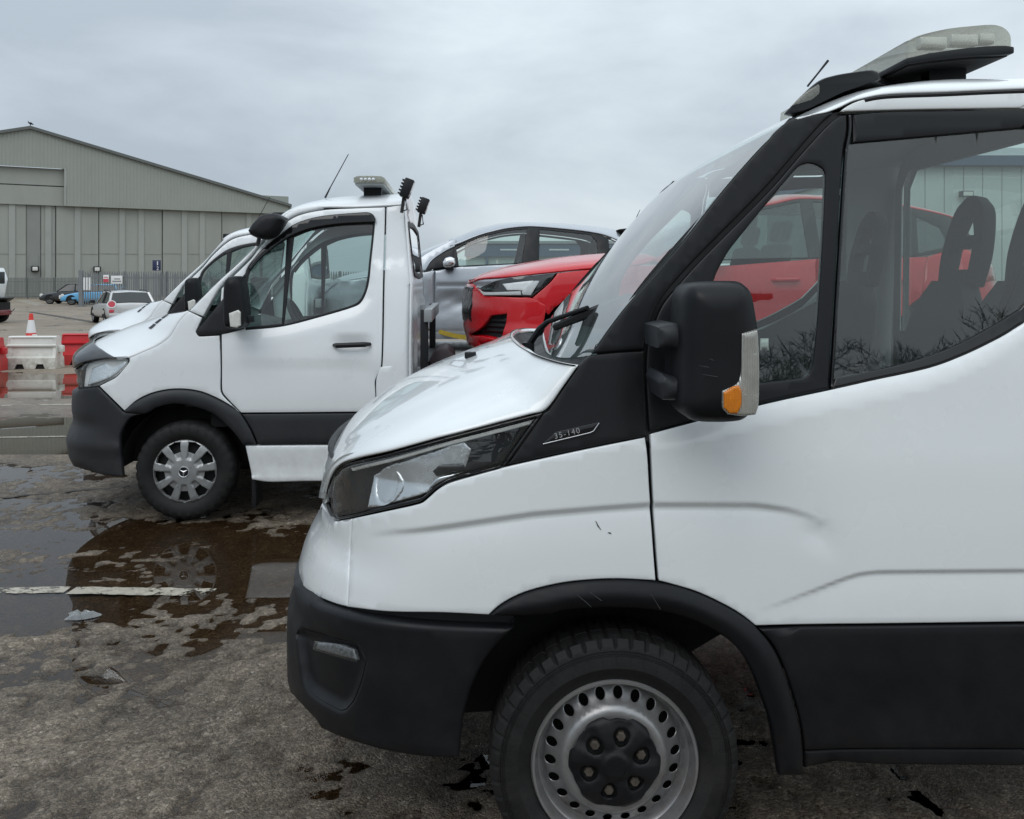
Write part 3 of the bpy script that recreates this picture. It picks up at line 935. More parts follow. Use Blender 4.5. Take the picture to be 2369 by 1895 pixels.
# bumper with its fog lamp pocket
bump = cat(SB.trace([(1191, 1455), (1139, 1508), (1103.5, 1565), (1078.6, 1636.6), (1068, 1700.7), (1062.5, 1757), (996.6, 1756), (925, 1747), (854, 1731), (783, 1708), (740, 1688)], closed=False),
           [[SBN, 0.33]], [[SBN, 0.70]], SB.trace([(715, 1387), (729, 1398), (782.6, 1417), (854, 1431.5), (961, 1444), (1068, 1451), (1185, 1454)], closed=False))
pocket_px = [(697, 1457), (747, 1472.5), (825, 1494), (842.5, 1529.6), (832.5, 1572), (814.7, 1618.7), (797, 1640), (782.6, 1642), (729, 1611.6), (704, 1583), (693.5, 1529.6), (686, 1468)]
pocket = SB.trace(pocket_px, step=6)
panel('bumper', bump, SB, M['black'], P, holes=[pocket], spacing=0.024, bevel=0.012, thick=0.05, mirror=SB.W - 0.005)
fog_s = panel('fog_lamp_surround', offset_poly(pocket if area2(pocket) > 0 else pocket[::-1], -0.004), SB, M['black'], P, spacing=0.012, bevel=0.004, thick=0.06, lift=-0.022,
      prof=lambda D: 0.020 * np.clip(1 - D / 0.02, 0, 1) ** 1.5)
panel('fog_lamp', SB.trace([(727, 1484), (770, 1490), (814, 1505.5), (822, 1532), (770, 1517), (722, 1502)]), SB, M['dark_lens'], fog_s, spacing=0.01, bevel=0.004, thick=0.02, lift=-0.010, holes=[])
panel('fog_lamp_lens', SB.trace([(724, 1482), (770, 1488), (816, 1503), (825, 1536), (770, 1520), (719, 1504)]), SB, M['lens'], fog_s, spacing=0.02, bevel=0.002, thick=0.003, lift=-0.004)
panel('bumper_vent', SB.trace([(735, 1527), (780, 1533), (829, 1546), (825, 1580), (812, 1615), (793, 1631), (758, 1626), (741, 1609), (730, 1565)]), SB, M['dark'], fog_s, spacing=0.012, bevel=0.01, thick=0.03, lift=-0.018,
      prof=lambda D: -0.03 * np.clip(D / 0.05, 0, 1))
panel('bumper_shadow_gap', cat(SB.trace([(1191, 1462), (1068, 1458), (961, 1452), (854, 1440), (783, 1425), (735, 1408)], closed=False), [[SBN, 0.68]], [[SBN, 0.78]], SB.trace([(735, 1360), (854, 1400), (1191, 1405)], closed=False)), SB, M['seal'], P, lift=-0.045, spacing=0.04, bevel=0, thick=0)
# headlamp
lamp_out = SF.trace([(752, 1142), (760, 1123), (769, 1103), (780, 1086), (797, 1074), (830, 1064.5), (900.5, 1048.5), (1026, 1013.5), (1151, 981), (1256, 954), (1251, 967), (1168, 1077), (1109, 1094), (1042, 1113.5), (1013, 1129), (992, 1146), (971, 1161), (890, 1180), (817, 1196), (779.4, 1203), (768, 1191), (764, 1150)])
lens_px = [(776, 1103), (803, 1079), (900, 1056), (1026, 1022), (1151, 990), (1240, 967), (1206, 1012), (1163, 1074), (1109, 1089), (1042, 1107), (1013, 1122), (992, 1138), (971, 1153), (890, 1172), (817, 1189), (782, 1195), (771.5, 1186), (770.5, 1151)]
lens_o = SF.trace(lens_px)
hl = panel('headlight', lamp_out, SF, M['gloss_black'], P, holes=[lens_o], spacing=0.02, bevel=0.004, thick=0.03, lift=0.001, gap=0.0005)
panel('lamp_bowl', lens_o, SF, M['satin'], hl, spacing=0.02, bevel=0.002, thick=0, lift=-0.045)
panel('reflector', SF.trace([(835, 1179), (838, 1140), (840, 1103), (868, 1081), (930, 1062), (1071, 1020), (1091, 1042), (1076, 1093), (1042, 1098), (1020, 1112), (1000, 1128), (982, 1145), (900, 1166)]), SF, M['chrome_soft'], hl, spacing=0.008, bevel=0.003, thick=0.02, lift=-0.040,
      relief=lambda V: 0.034 * np.clip((1.075 - V[:, 1]) / 0.14, 0, 1) + 0.0005 * np.sin(V[:, 0] * 700))
q = SF.hit(866, 1128); q = np.array(q)
lo_pts = [(839, 1176), (840, 1104), (868, 1084), (893, 1093), (913, 1118), (914, 1136), (900, 1158), (876, 1172)]
panel('lamp_dish', SF.trace(lo_pts), SF, M['chrome_soft'], hl, spacing=0.005, bevel=0.001, thick=0.006, lift=-0.036, gap=0,
      relief=lambda V: 0.034 * np.clip((1.075 - V[:, 1]) / 0.14, 0, 1) - 0.020 * np.clip(1 - (((V[:, 0] - q[0] - 0.01) / 0.052) ** 2 + ((V[:, 1] - q[1] - 0.012) / 0.062) ** 2), 0, 1) + 0.0003 * np.sin(V[:, 1] * 1400))
panel('indicator_reflector', SF.trace([(984, 1140), (995, 1120), (1010, 1106), (1044, 1098), (1072, 1093), (1040, 1108), (1012, 1122)]), SF, M['chrome'], hl, spacing=0.01, bevel=0.003, thick=0.01, lift=-0.010)
panel('lamp_divider', SF.trace([(996, 1092), (1012, 1078), (1074, 1076), (1078, 1090), (1044, 1096), (1008, 1106)]), SF, M['gloss_black'], hl, spacing=0.01, bevel=0.003, thick=0.01, lift=-0.012)
panel('light_guide', SF.trace([(800, 1083), (900, 1059), (1026, 1025), (1151, 993), (1236, 971), (1228, 984), (1151, 1004), (1080, 1022), (1026, 1036), (900, 1070), (806, 1092)]), SF, M['clear_plastic'], hl, spacing=0.014, bevel=0.003, thick=0.01, lift=-0.012)
panel('lens', lens_o, SF, M['lens'], hl, spacing=0.02, bevel=0.004, thick=0.004, lift=0.004)
# black cowl panel behind the bonnet with the model plate
cowl = SF.trace([(1339, 846), (1364, 821), (1430, 815), (1493, 812), (1492, 870), (1497, 940), (1498, 1009), (1400, 1028), (1300, 1049), (1172, 1077), (1212, 1018), (1256, 957), (1269, 948)])
panel('cowl_side', cowl, SF, M['satin'], P, spacing=0.025, bevel=0.004, thick=0.02, lift=-0.003, mirror=IWD)
badge = SF.trace([(1255, 1027), (1286.6, 999), (1386.8, 976.5), (1372, 998.5), (1364, 1001)], step=5, corner=20)
bd = panel('model_plate', badge, SF, M['gloss_black'], P, spacing=0.02, bevel=0.001, thick=0.004, lift=0.003, gap=0)
m = MB(); m.tube([p3(SF, *q, dy=-0.003) for q in [(1256, 1027), (1310, 1014), (1364, 1001), (1373, 997), (1386, 978)]], 0.0013, 6); m.build('plate_edge', M['badge_silver'], bd)
def lettering(name, text, parent, mat, origin, xdir, updir, size, ext=0.001, track=1.0):
    c = bpy.data.curves.new(name, 'FONT'); c.body = text; c.size = size; c.extrude = ext; c.space_character = track; c.resolution_u = 3
    t = bpy.data.objects.new(name + '_tmp', c)
    me = bpy.data.meshes.new_from_object(t)
    bpy.data.objects.remove(t)
    x = Vector(xdir).normalized(); u = Vector(updir); u = (u - x * u.dot(x)).normalized(); n = x.cross(u)
    mt = Matrix(((x.x, u.x, n.x, origin[0]), (x.y, u.y, n.y, origin[1]), (x.z, u.z, n.z, origin[2]), (0, 0, 0, 1)))
    me.transform(mt)
    return link(name, me, mat, parent)
a = p3(SF, 1283, 1015, dy=-0.0035); b = p3(SF, 1362, 996, dy=-0.0035)
lettering('lettering', '35-140', bd, M['badge_silver'], a, b - a, (0, 0, 1), 0.021, 0.0008, 1.22)
# A pillar
pil = SF.trace([(1836, 273), (1775, 326), (1682, 430), (1595, 540), (1508, 641), (1450, 705), (1400, 770), (1366, 820), (1430, 814), (1491, 810), (1494, 790), (1503, 760), (1522, 711), (1551, 670), (1615, 598), (1772, 438), (1853, 345), (1909, 282), (1932, 262), (1934, 254)])
panel('windscreen_pillar', pil, SF, M['satin'], P, spacing=0.025, bevel=0.006, thick=0.05, mirror=IWD)
panel('pillar_seal', SF.trace([(1836, 265), (1500, 640), (1380, 815), (1480, 1020), (1540, 1020), (1540, 780), (1640, 620), (1960, 290), (1960, 250)]), SF, M['seal'], P, spacing=0.04, bevel=0, thick=0, lift=-0.022, mirror=IWD)
# door
xl, zl_top, zl_bot = 1.40, 2.178, 0.715
def lx(px, py): return SF.hit(px, py)
door_low = SF.trace([(1505, 1008), (1507, 1060), (1510, 1130), (1514, 1201), (1519, 1280), (1524, 1345), (1551, 1352), (1613.5, 1371), (1676, 1400), (1718, 1425), (1748, 1449), (1850, 1447), (2100, 1444), (2369, 1440.5)], closed=False)
zd = door_low[-1][1]
win_bot = SF.trace([(2369, 747), (2315, 781), (2231, 822), (2148, 852), (2023, 879.5), (1928, 901), (1751, 940), (1505, 1004)], closed=False)
x0w, z0w = win_bot[0]
rear_corner = smooth_outline([(1.30, 2.10), (1.30, 1.9), (1.285, 1.72), (1.22, 1.60), (x0w, z0w)], 0.02, closed=False)
hdr_top = SF.trace([(1962, 256), (2050, 253), (2146, 251), (2369, 248)], closed=False)
hdr_top_r = cat(hdr_top, [[1.30, 2.118]])
top_edge = SF.trace([(2369, 205), (2200, 213), (2030, 222), (1990, 230), (1962, 244), (1948, 256)], closed=False)
door = cat(door_low, [[xl, zd + 0.001]], [[xl, 1.4]], [[xl - 0.03, zl_top]], top_edge, hdr_top_r, rear_corner, win_bot[1:])
dx = panel('door', door, SF, M['white'], P, extra=cat(crease_pts(cx1, cz1, 0.019, 0.10, 0.57), crease_pts(cx2, cz2, 0.015, 0.38, 1.26)), spacing=0.022, bevel=0.004, thick=0.03, mirror=IWD)
DOORN, DOORF = dx
# glasshouse
qf = SF.trace([(1504, 999), (1498, 900), (1497.5, 835), (1501, 800), (1511, 765), (1531, 714), (1560, 674), (1624, 602), (1781, 443), (1862, 350), (1920, 287), (1948, 265), (1966, 262), (1966, 300), (1957, 348), (1940, 640), (1923, 899), (1751, 936)])
qg_px = [(1873, 377), (1893, 380), (1908, 389), (1914, 404), (1910, 520), (1896, 742), (1884, 846), (1875, 868), (1860, 876), (1757, 890), (1650, 912), (1644, 800), (1650, 680), (1660, 640), (1672, 614), (1699, 570), (1848, 389)]
qg = SF.trace(qg_px)
qfo = panel('quarter_frame', qf, SF, M['satin'], DOORN, holes=[qg], spacing=0.025, bevel=0.004, thick=0.02, lift=-0.001, mirror=IWD)
qfo[1].parent = DOORF
for o in panel('quarter_glass', qg, SF, M['glass'], None, spacing=0.05, bevel=0, thick=0, lift=-0.006, gap=-0.004, mirror=IWD): pass
for n_, par in (('quarter_glass', DOORN), ('quarter_glass.001', DOORF)): bpy.data.objects[n_].parent = par
def pair(name, ol, mat, **kw):
    a, b = panel(name, ol, SF, mat, DOORN, mirror=IWD, **kw)
    b.parent = DOORF
    return a
pair('divider_bar', SF.trace([(1968, 262), (1977, 262), (1977, 300), (1969, 350), (1951, 640), (1935, 898), (1926, 901), (1942, 640), (1960, 350), (1968, 300)]), M['gloss_black'], spacing=0.03, bevel=0.003, thick=0.02, lift=0.001)
hb = SF.trace([(2369, 295), (2200, 310), (1979, 329)], closed=False)
pair('window_header', cat(hb, SF.trace([(1979, 262), (2050, 256), (2146, 254), (2369, 251)], closed=False), [[1.298, 2.112]], [[1.303, 2.052]]), M['satin'], spacing=0.03, bevel=0.003, thick=0.02)
gb = SF.trace([(2369, 714), (2315, 748), (2231, 794), (2148, 827.5), (2064, 850), (1938, 877)], closed=False)
gx0, gz0 = gb[0]
glass_rear = smooth_outline([(1.29, 2.048), (1.29, 1.9), (1.272, 1.75), (1.21, 1.635), (gx0, gz0)], 0.02, closed=False)
mg = cat(SF.trace([(1940, 870), (1952, 640), (1971, 350), (1975, 334), (2200, 314), (2369, 299)], closed=False), glass_rear, gb[1:])
pair('window_glass', mg, M['glass'], spacing=0.06, bevel=0, thick=0, lift=-0.008, gap=-0.004)
k = np.argmin(np.linalg.norm(win_bot - np.array(lx(1930, 899)), axis=1))
sl = cat(gb[::-1], glass_rear[-2:0:-1], [[1.289, 2.0], [1.298, 2.0]], smooth_outline([(1.298, 1.9), (1.283, 1.722), (1.218, 1.603)], 0.02, closed=False), win_bot[:k + 1])
pair('window_seal', sl, M['gloss_black'], spacing=0.03, bevel=0.004, thick=0.02)
# door cladding, arch trim, sill
clad_l = SF.trace([(1754, 1454), (1787, 1492), (1812, 1542), (1837, 1617), (1854, 1684), (1860, 1736), (1971, 1732), (2369, 1732)], closed=False)
clad = cat(clad_l, [[xl, clad_l[-1][1]]], [[xl, zd - 0.004]], SF.trace([(2369, 1443.5), (2100, 1447), (1850, 1450)], closed=False))
panel('door_cladding', clad, SF, M['black'], DOORN, spacing=0.03, bevel=0.006, thick=0.02, lift=0.004, mirror=IWD)[1].parent = DOORF
arch_in = [(1801, 1793), (1797, 1767), (1789, 1717), (1776, 1655), (1751, 1584), (1726, 1529.6), (1697, 1492), (1655, 1461), (1592.7, 1431.5), (1530, 1415), (1467, 1407.7), (1384, 1406), (1309, 1412), (1271, 1421), (1200, 1425)]
flare = SF.trace(ARCH_OUT + arch_in)
panel('arch_trim', flare, SF, M['black'], P, spacing=0.012, bevel=0.006, thick=0.03, lift=0.006, mirror=IWD, prof=lambda D: 0.016 * np.clip(D / 0.03, 0, 1))
sill_l = SF.trace([(1865, 1786), (1862, 1741), (1971, 1736), (2369, 1736)], closed=False)
sill = cat(sill_l, [[1.55, sill_l[-1][1]]], [[1.55, sill_l[-1][1] - 0.055]], SF.trace([(2369, 1781), (2150, 1779), (2026, 1777.5), (1944, 1771)], closed=False))
panel('sill', sill, SF, M['black'], P, spacing=0.03, bevel=0.01, thick=0.06, lift=-0.012, mirror=IWD)
# rear corner of the cab
panel('rear_quarter', np.array([(xl + 0.004, 0.42), (1.57, 0.42), (1.57, 2.2), (xl - 0.026, 2.19), (xl + 0.004, 1.4)]), SF, M['white'], P, spacing=0.06, bevel=0.01, thick=0.05, mirror=IWD)

# bonnet
Eb = [p3(SF, *q) for q in [(754, 1140), (761, 1119), (770, 1100), (781, 1083), (797, 1070), (829, 1060.5), (900, 1044.5), (1026, 1009.5), (1151, 977), (1230, 957), (1258, 949.5), (1271, 938), (1300, 897), (1322, 866), (1338, 844)]]
Cb = [FI.at3(px, py, IWD) for px, py in [(738, 1128), (742, 1098), (752, 1066), (772, 1030), (792, 1000), (822, 962), (870, 923), (930, 887), (1000, 853), (1060, 829), (1105, 812), (1130, 803), (1150, 796), (1170, 789), (1188, 783)]]
def poly_curve(pts):
    pts = [np.array(p) for p in pts]; n = len(pts) - 1
    def f(u):
        t = min(max(u, 0), 1) * n; i = min(int(t), n - 1); t -= i
        p0, p1, p2, p3_ = pts[max(i - 1, 0)], pts[i], pts[i + 1], pts[min(i + 2, n)]
        return 0.5 * ((2 * p1) + (-p0 + p2) * t + (2 * p0 - 5 * p1 + 4 * p2 - p3_) * t * t + (-p0 + 3 * p1 - 3 * p2 + p3_) * t**3)
    return f
bon0 = loft_top(*curve_pair(Eb, Cb), IWD, 2.0, lambda u: 0.5 * max(0, 1 - 1.5 * u))
def bon(u, v):
    x, y, z = bon0(u, v)
    k = max(0.0, 1 - u / 0.22); k = k * k * (3 - 2 * k)
    if k > 0:                                               # the nose of the bonnet follows the plan of the front
        q = min(y, 2 * IWD - y); i = float(SF.inset(z)); hh = min(max((q - i) / (IWD - i), 0), 1)
        xs = SF.X0 - float(SF.L(z)) * float(np.interp(hh, SF.h, SF.g)) - 0.001
        x = x + (xs - x) * k
    return (x, y, z)
def bon_shape(u, v):
    x, y, z = bon(u, v)
    q = 2 - v if v > 1 else v
    d = (q - 0.52) / 0.035                                  # raised flutes along the bonnet
    return (x, y, z + 0.006 / (1 + math.exp(-max(min(d * 2, 40), -40))) * min(1, u * 3))
us = np.linspace(0, 1, 85); vv = np.concatenate([np.linspace(0, 0.4, 16), np.linspace(0.43, 0.62, 9), np.linspace(0.66, 1, 8)]); vv = np.concatenate([vv, (2 - vv[:-1])[::-1]])
grid_panel('bonnet', bon_shape, us, vv, M['white'], P, thick=0.02)
# grille between the lamps and the plate below it
gm = MB()
for k in range(6):
    z = 0.90 + k * 0.035
    ptsg = []
    for a in np.linspace(SN, SN + 0.62, 14):
        p = SF(a, z)[0]; ptsg.append(p)
    gm.tube([(p[0] + 0.02, p[1] + 0.01, p[2]) for p in ptsg], 0.011, 6)
    gm.tube([(p[0] + 0.02, 2 * IWD - p[1] - 0.01, p[2]) for p in ptsg], 0.011, 6)
gm.build('grille', M['satin'], P)
pa = np.array([(SN, 0.84), (SN + 0.72, 0.84), (SN + 0.72, 1.07), (SN, 1.07)])
panel('grille_backing', pa, SF, M['dark'], P, lift=-0.05, spacing=0.06, bevel=0, thick=0, mirror=IWD)
# windscreen
Ew = [p3(SF, *q) for q in [(1366, 822), (1400, 771), (1450, 706), (1508, 643), (1595, 541), (1682, 431), (1775, 327), (1837, 274)]]
Cw = [FI.at3(px, py, IWD) for px, py in [(1262, 812), (1290, 775), (1334, 714), (1370, 664), (1434, 586), (1505, 506), (1577.6, 432), (1635.5, 372)]]
ew, cw = interp_curve(Ew), interp_curve(Cw)
def wind(u, v):
    far = v > 1; q = 2 - v if far else v
    e, c = ew(u), cw(u); k = 1 - (1 - q) ** 2
    y = e[1] + (c[1] - e[1]) * q
    return (e[0] + (c[0] - e[0]) * k, 2 * IWD - y if far else y, e[2] + (c[2] - e[2]) * k)
grid_panel('windscreen', wind, np.linspace(0, 1, 24), np.linspace(0.0, 2.0, 41), M['glass_clear'], P, thick=0)
# scuttle under the windscreen
def scut(u, v):
    a = np.array(wind(0.0, v)); b = np.array(bon(1.0, v))
    k = u; m = a + (b - a) * k
    return (m[0], m[1], m[2] - 0.03 * math.sin(PI * k) - 0.008)
grid_panel('scuttle', scut, np.linspace(-0.12, 1.1, 8), np.linspace(0.02, 1.98, 33), M['black'], P, thick=0.0)
# wiper
wm = MB()
p_a = FI.at3(1222, 800, 0.80); p_b = FI.at3(1268, 744, 0.74); p_c = FI.at3(1359, 712, 0.55)
wm.tube([p_a, p_a + (p_b - p_a) * 0.6 + Vector((0, 0, 0.01)), p_b, p_c], [0.012, 0.011, 0.009, 0.008], 8)
wp = wm.build('wiper_arm', M['satin'], P)
wb_ = MB(); wb_.tube([FI.at3(1284, 757, 0.70), FI.at3(1370, 722, 0.55), FI.at3(1457, 686, 0.40)], [0.012, 0.016, 0.012], 6); wb_.build('wiper_blade', M['seal'], wp)
wk = MB(); wk.tube([p_a + Vector((0, 0, -0.05)), p_a + Vector((0, 0, 0.012))], 0.022, 12); wk.build('wiper_pivot', M['satin'], wp)
# washer jet
def near_px(fn, fr, px, py, us_, vs_):
    best = None
    for u in us_:
        for v in vs_:
            p = fr.o + Matrix.Rotation(fr.yaw, 3, 'Z') @ Vector(fn(u, v))
            e = (CX + p.x / p.y * FPX - px) ** 2 + (HY - (p.z - CAMH) / p.y * FPX - py) ** 2
            if best is None or e < best[0]: best = (e, u, v)
    return best[1], best[2]
wj = MB(); j = Vector(bon_shape(*near_px(bon_shape, FI, 1092, 826, np.linspace(0.6, 0.99, 24), np.linspace(0.3, 0.95, 24)))); wj.box(j.x - 0.02, j.x + 0.02, j.y - 0.012, j.y + 0.012, j.z - 0.005, j.z + 0.018, bev=0.004); wj.build('washer_jet', M['satin'], P)
# roof
Er = [p3(SF, *q) for q in [(1850, 269), (1885, 262), (1920, 256), (1946, 246), (1972, 233), (2005, 224), (2035, 218), (2200, 210), (2369, 203)]]
e_end = Er[-1].copy(); Er.append(Vector((1.58, e_end.y, e_end.z + 0.015)))
zc = [(0, 2.058), (0.06, 2.10), (0.16, 2.16), (0.25, 2.20), (0.36, 2.236), (0.5, 2.262), (0.62, 2.275), (0.9, 2.288), (1.1, 2.292), (1.17, 2.293)]
x0r = Cw[-1][0]
Cr = [Vector((x0r + a, IWD, z)) for a, z in zc]
Cr[-1].x = 1.58
roof = loft_top(*curve_pair(Er, Cr), IWD, 2.0)
vr = np.linspace(0, 2, 61)
grid_panel('roof', roof, np.linspace(0, 1, 60), vr, M['white'], P, thick=0.006)
erc = curve_pair(Er, Cr)[0]; gt = MB(); gt.tube([Vector(erc(u)) + Vector((0, 0.004, -0.007)) for u in np.linspace(0.34, 1, 40)], 0.008, 6); gt.build('gutter_seal', M['seal'], P)
# lamp fairing across the roof front
def fair_poly(pts, y): return [FI.at(a, b, y) for a, b in smooth_outline(pts, 6)]
fp = fair_poly([(1816, 262), (1834, 243), (1862, 214), (1896, 186), (1930, 174), (1975, 166), (2018, 161), (2032, 166), (2040, 182), (1990, 200), (1950, 214), (1900, 238), (1860, 256)], 0.30)
fm = MB()
n = len(fp); rows = []
cxm, czm = sum(p[0] for p in fp) / n, sum(p[1] for p in fp) / n
for t, (y, dxx, dz, sc) in enumerate([(0.300, 0, 0, 0.93), (0.306, 0, 0, 1.0), (0.40, 0.03, 0.012, 1), (0.48, 0.08, 0.022, 1), (0.56, 0.15, 0.030, 1), (0.62, 0.22, 0.030, 1), (0.66, 0.27, 0.03, 0.97), (0.69, 0.31, 0.02, 0.8), (0.70, 0.32, 0.0, 0.6)]):
    rows += [Vector((cxm + (x - cxm) * sc + dxx, y, czm + (z - czm) * sc + dz)) for x, z in fp]
fs = [tuple(range(n)), tuple(range(9 * n - 1, 8 * n - 1, -1))]
for t in range(8):
    for k_ in range(n): fs.append((t * n + k_, t * n + (k_ + 1) % n, (t + 1) * n + (k_ + 1) % n, (t + 1) * n + k_))
fm.add(rows, fs)
fair = fm.build('lamp_fairing', M['satin'], P, sharp=40)
panel('marker_lamp', trace_plane(FI, [(1829, 246), (1850, 224), (1872, 206), (1895, 192), (1899, 200), (1898, 216), (1880, 231), (1850, 241)], 0.296), plane_surf(0.296), M['lens_milky'], fair, spacing=0.012, bevel=0.006, thick=0.012)
# aerial
am = MB(); am.tube([FI.at3(1868, 200, 0.98), FI.at3(1893, 169, 0.98), FI.at3(1916, 140, 0.98)], [0.004, 0.0035, 0.005], 6); am.build('aerial', M['seal'], P)
# light bar
bp = lambda pts, y: [FI.at(a, b, y) for a, b in pts]
yb = 0.36
endp = smooth_outline([(2096, 138), (2099, 94), (2130, 80), (2190, 66), (2250, 59), (2300, 56), (2326, 63), (2341, 80), (2343, 108), (2250, 113), (2160, 125)], 8)
poly = [FI.at(a, b, yb) for a, b in endp]
lb = link('light_bar', None, None, P)
n = len(poly); mxx = sum(p[0] for p in poly) / n; mzz = sum(p[1] for p in poly) / n
m = MB(); rows = []
secs = [(yb, 0.96), (yb + 0.008, 1.0), (yb + 0.30, 1.0), (yb + 0.303, 0.985), (yb + 0.309, 0.985), (yb + 0.312, 1), (yb + 0.60, 1), (yb + 0.603, 0.985), (yb + 0.609, 0.985), (yb + 0.612, 1), (1.59, 1), (1.60, 0.96)]
for y, sc in secs: rows += [Vector((mxx + (x - mxx) * sc, y, mzz + (z - mzz) * sc)) for x, z in poly]
fs = [tuple(range(n)), tuple(range(len(secs) * n - 1, (len(secs) - 1) * n - 1, -1))]
for t in range(len(secs) - 1):
    for k_ in range(n): fs.append((t * n + k_, t * n + (k_ + 1) % n, (t + 1) * n + (k_ + 1) % n, (t + 1) * n + k_))
m.add(rows, fs); lbl = m.build('lens_cover', M['lens_milky'], lb, sharp=30)
m = MB()
base = [FI.at(a, b, yb) for a, b in smooth_outline([(2093, 150), (2093, 136), (2160, 122), (2250, 110), (2320, 106), (2345, 109), (2345, 124), (2320, 128), (2250, 131), (2160, 140)], 10)]
m.prism(base, yb - 0.005, 1.605); m.build('bar_base', M['satin'], lb, bevel=0.004)
zb_ = min(p[1] for p in base); bcx, bcz = sum(p[0] for p in base) / len(base), sum(p[1] for p in base) / len(base); m = MB(); m.prism([(bcx + (x - bcx) * 0.92, bcz + (z - bcz) * 0.92 - 0.006) for x, z in base], yb + 0.012, 1.58); m.build('underside_shade_plate', M['dark'], lb)  # near-black plate added to shade the underside against light from the roof
for i, (a, b) in enumerate([((2128, 112), (2190, 86)), ((2200, 106), (2262, 80)), ((2266, 102), (2300, 78))]):
    x0, z0 = FI.at(a[0], a[1], yb + 0.03); x1, z1 = FI.at(b[0], b[1], yb + 0.03)
    m = MB(); m.box(x0, x1, yb + 0.025, yb + 0.06, z0, z1, bev=0.004); m.build('lamp_module', M['chrome_soft'], lb)
for y in (0.5, 1.45):
    x0, z0 = FI.at(2150, 136, 0.5)
    m = MB(); m.box(x0, x0 + 0.12, y, y + 0.06, z0 - 0.12, z0 + 0.02); m.build('mounting_foot', M['satin'], lb)
# mirror
mc = panel('mirror', trace_plane(FI, [(1578, 697), (1584, 674), (1601, 657.5), (1647, 651), (1705, 650.5), (1726, 659.6), (1739, 678), (1747, 714), (1753, 757.7), (1755, 839), (1753, 922), (1747, 944), (1730, 964), (1705, 977), (1640, 979), (1601, 972.7), (1577, 952), (1570, 925), (1574, 850), (1574, 755)], -0.20),
      plane_surf(-0.20), M['black'], P, spacing=0.010, bevel=0.02, thick=0.13, gap=0, prof=lambda D: 0.05 * np.sqrt(np.clip(1 - (1 - np.clip(D / 0.075, 0, 1)) ** 2, 0, 1)), sharp=75, back=True)
arm = panel('mirror_arm', trace_plane(FI, [(1520, 756), (1545, 750), (1572, 750), (1604, 771), (1614, 790), (1614, 904), (1602, 925), (1560, 927), (1534, 926), (1524, 884), (1534, 866), (1571, 876), (1573, 814), (1560, 808), (1522, 806)], -0.17),
      plane_surf(-0.17), M['grey_plastic'], mc, spacing=0.014, bevel=0.012, thick=0.19, gap=0, prof=lambda D: 0.012 * np.clip(D / 0.03, 0, 1), sharp=60)
lens = trace_plane(FI, [(1714, 771), (1750, 762), (1754, 840), (1752, 935), (1745, 958), (1715, 961), (1682, 957), (1669, 942), (1667, 903), (1698, 889), (1708, 876), (1712, 850)], -0.24)
def mir_surf(a, b):
    a = np.atleast_1d(np.asarray(a, float)); b = np.atleast_1d(np.asarray(b, float))
    return np.stack([a, -0.232 + 0.9 * np.clip(a - 0.325, 0, None) ** 1.6, b], 1)
ml = panel('mirror_lamp', lens, mir_surf, M['ribbed_clear'], mc, spacing=0.010, bevel=0.005, thick=0.03, lift=0.022, gap=0)
cxx, czz = FI.at(1690, 927, -0.25)
th = np.linspace(0, 2 * PI, 28)[:-1]
panel('amber_lamp', trace_plane(FI, [(1670, 907), (1690, 894), (1705, 890), (1711, 903), (1711, 935), (1702, 955), (1684, 955), (1671, 942)], -0.24, step=3), mir_surf, M['ribbed_amber'], ml, spacing=0.010, bevel=0.004, thick=0.02, lift=0.026, gap=0)
# wheel
def star_poly(n, fn): return np.array([fn(2 * PI * k / n) for k in range(n)])
WZ = 0.334
wheel = MB()
TREAD = [1, 1, 1, 1, 0.0]
def tread(j, k, r): return r - (0.010 if (j in (4, 5, 11, 12) and k % 6 == 0) else 0) - (0.008 if j in (6, 7, 9, 10) and (k + 3) % 6 == 0 else 0)
prof = [(0.215, 0.035), (0.232, 0.020), (0.262, 0.006), (0.300, 0.008), (0.318, 0.014), (0.333, 0.030), (0.336, 0.055), (0.337, 0.085), (0.329, 0.087), (0.337, 0.089), (0.337, 0.13), (0.335, 0.18), (0.330, 0.205), (0.30, 0.222), (0.22, 0.21)]
wheel.lathe(prof, (0, 0, WZ), 288, rfun=tread)
tyre_b = wheel.build('wheel', M['rubber'], P, sharp=25)
m = MB()
for rr in (0.297, 0.302, 0.309): m.lathe([(rr - 0.0015, 0.0085), (rr, 0.0055), (rr + 0.0015, 0.0085)], (0, 0, WZ), 96)
m.build('sidewall_rib', M['rubber'], tyre_b)
rim = MB()
rim.lathe([(0.222, 0.040), (0.226, 0.026), (0.222, 0.017), (0.216, 0.018), (0.211, 0.030), (0.205, 0.055), (0.199, 0.060), (0.194, 0.075), (0.188, 0.085)], (0, 0, WZ), 96)
rim_o = rim.build('rim', M['steel'], tyre_b)
th = np.linspace(0, 2 * PI, 121)[:-1]
disc_o = np.stack([0.192 * np.cos(th), WZ + 0.192 * np.sin(th)], 1)
holes = []
t12 = np.linspace(0, 2 * PI, 17)[:-1]
for k in range(22):
    a = 2 * PI * k / 22 + 0.06
    c = np.array([0.172 * math.cos(a), WZ + 0.172 * math.sin(a)])
    ra, tt = np.array([math.cos(a), math.sin(a)]), np.array([-math.sin(a), math.cos(a)])
    holes.append(np.array([c + ra * 0.0145 * math.cos(q) + tt * 0.0125 * math.sin(q) for q in t12]))
def disc_surf(a, b):
    a = np.atleast_1d(np.asarray(a, float)); b = np.atleast_1d(np.asarray(b, float))
    r = np.sqrt(a**2 + (b - WZ) ** 2)
    d = np.interp(r, [0, 0.105, 0.125, 0.140, 0.150, 0.158, 0.186, 0.192], [0.045, 0.042, 0.036, 0.039, 0.055, 0.064, 0.082, 0.090])
    return np.stack([a, d, b], 1)
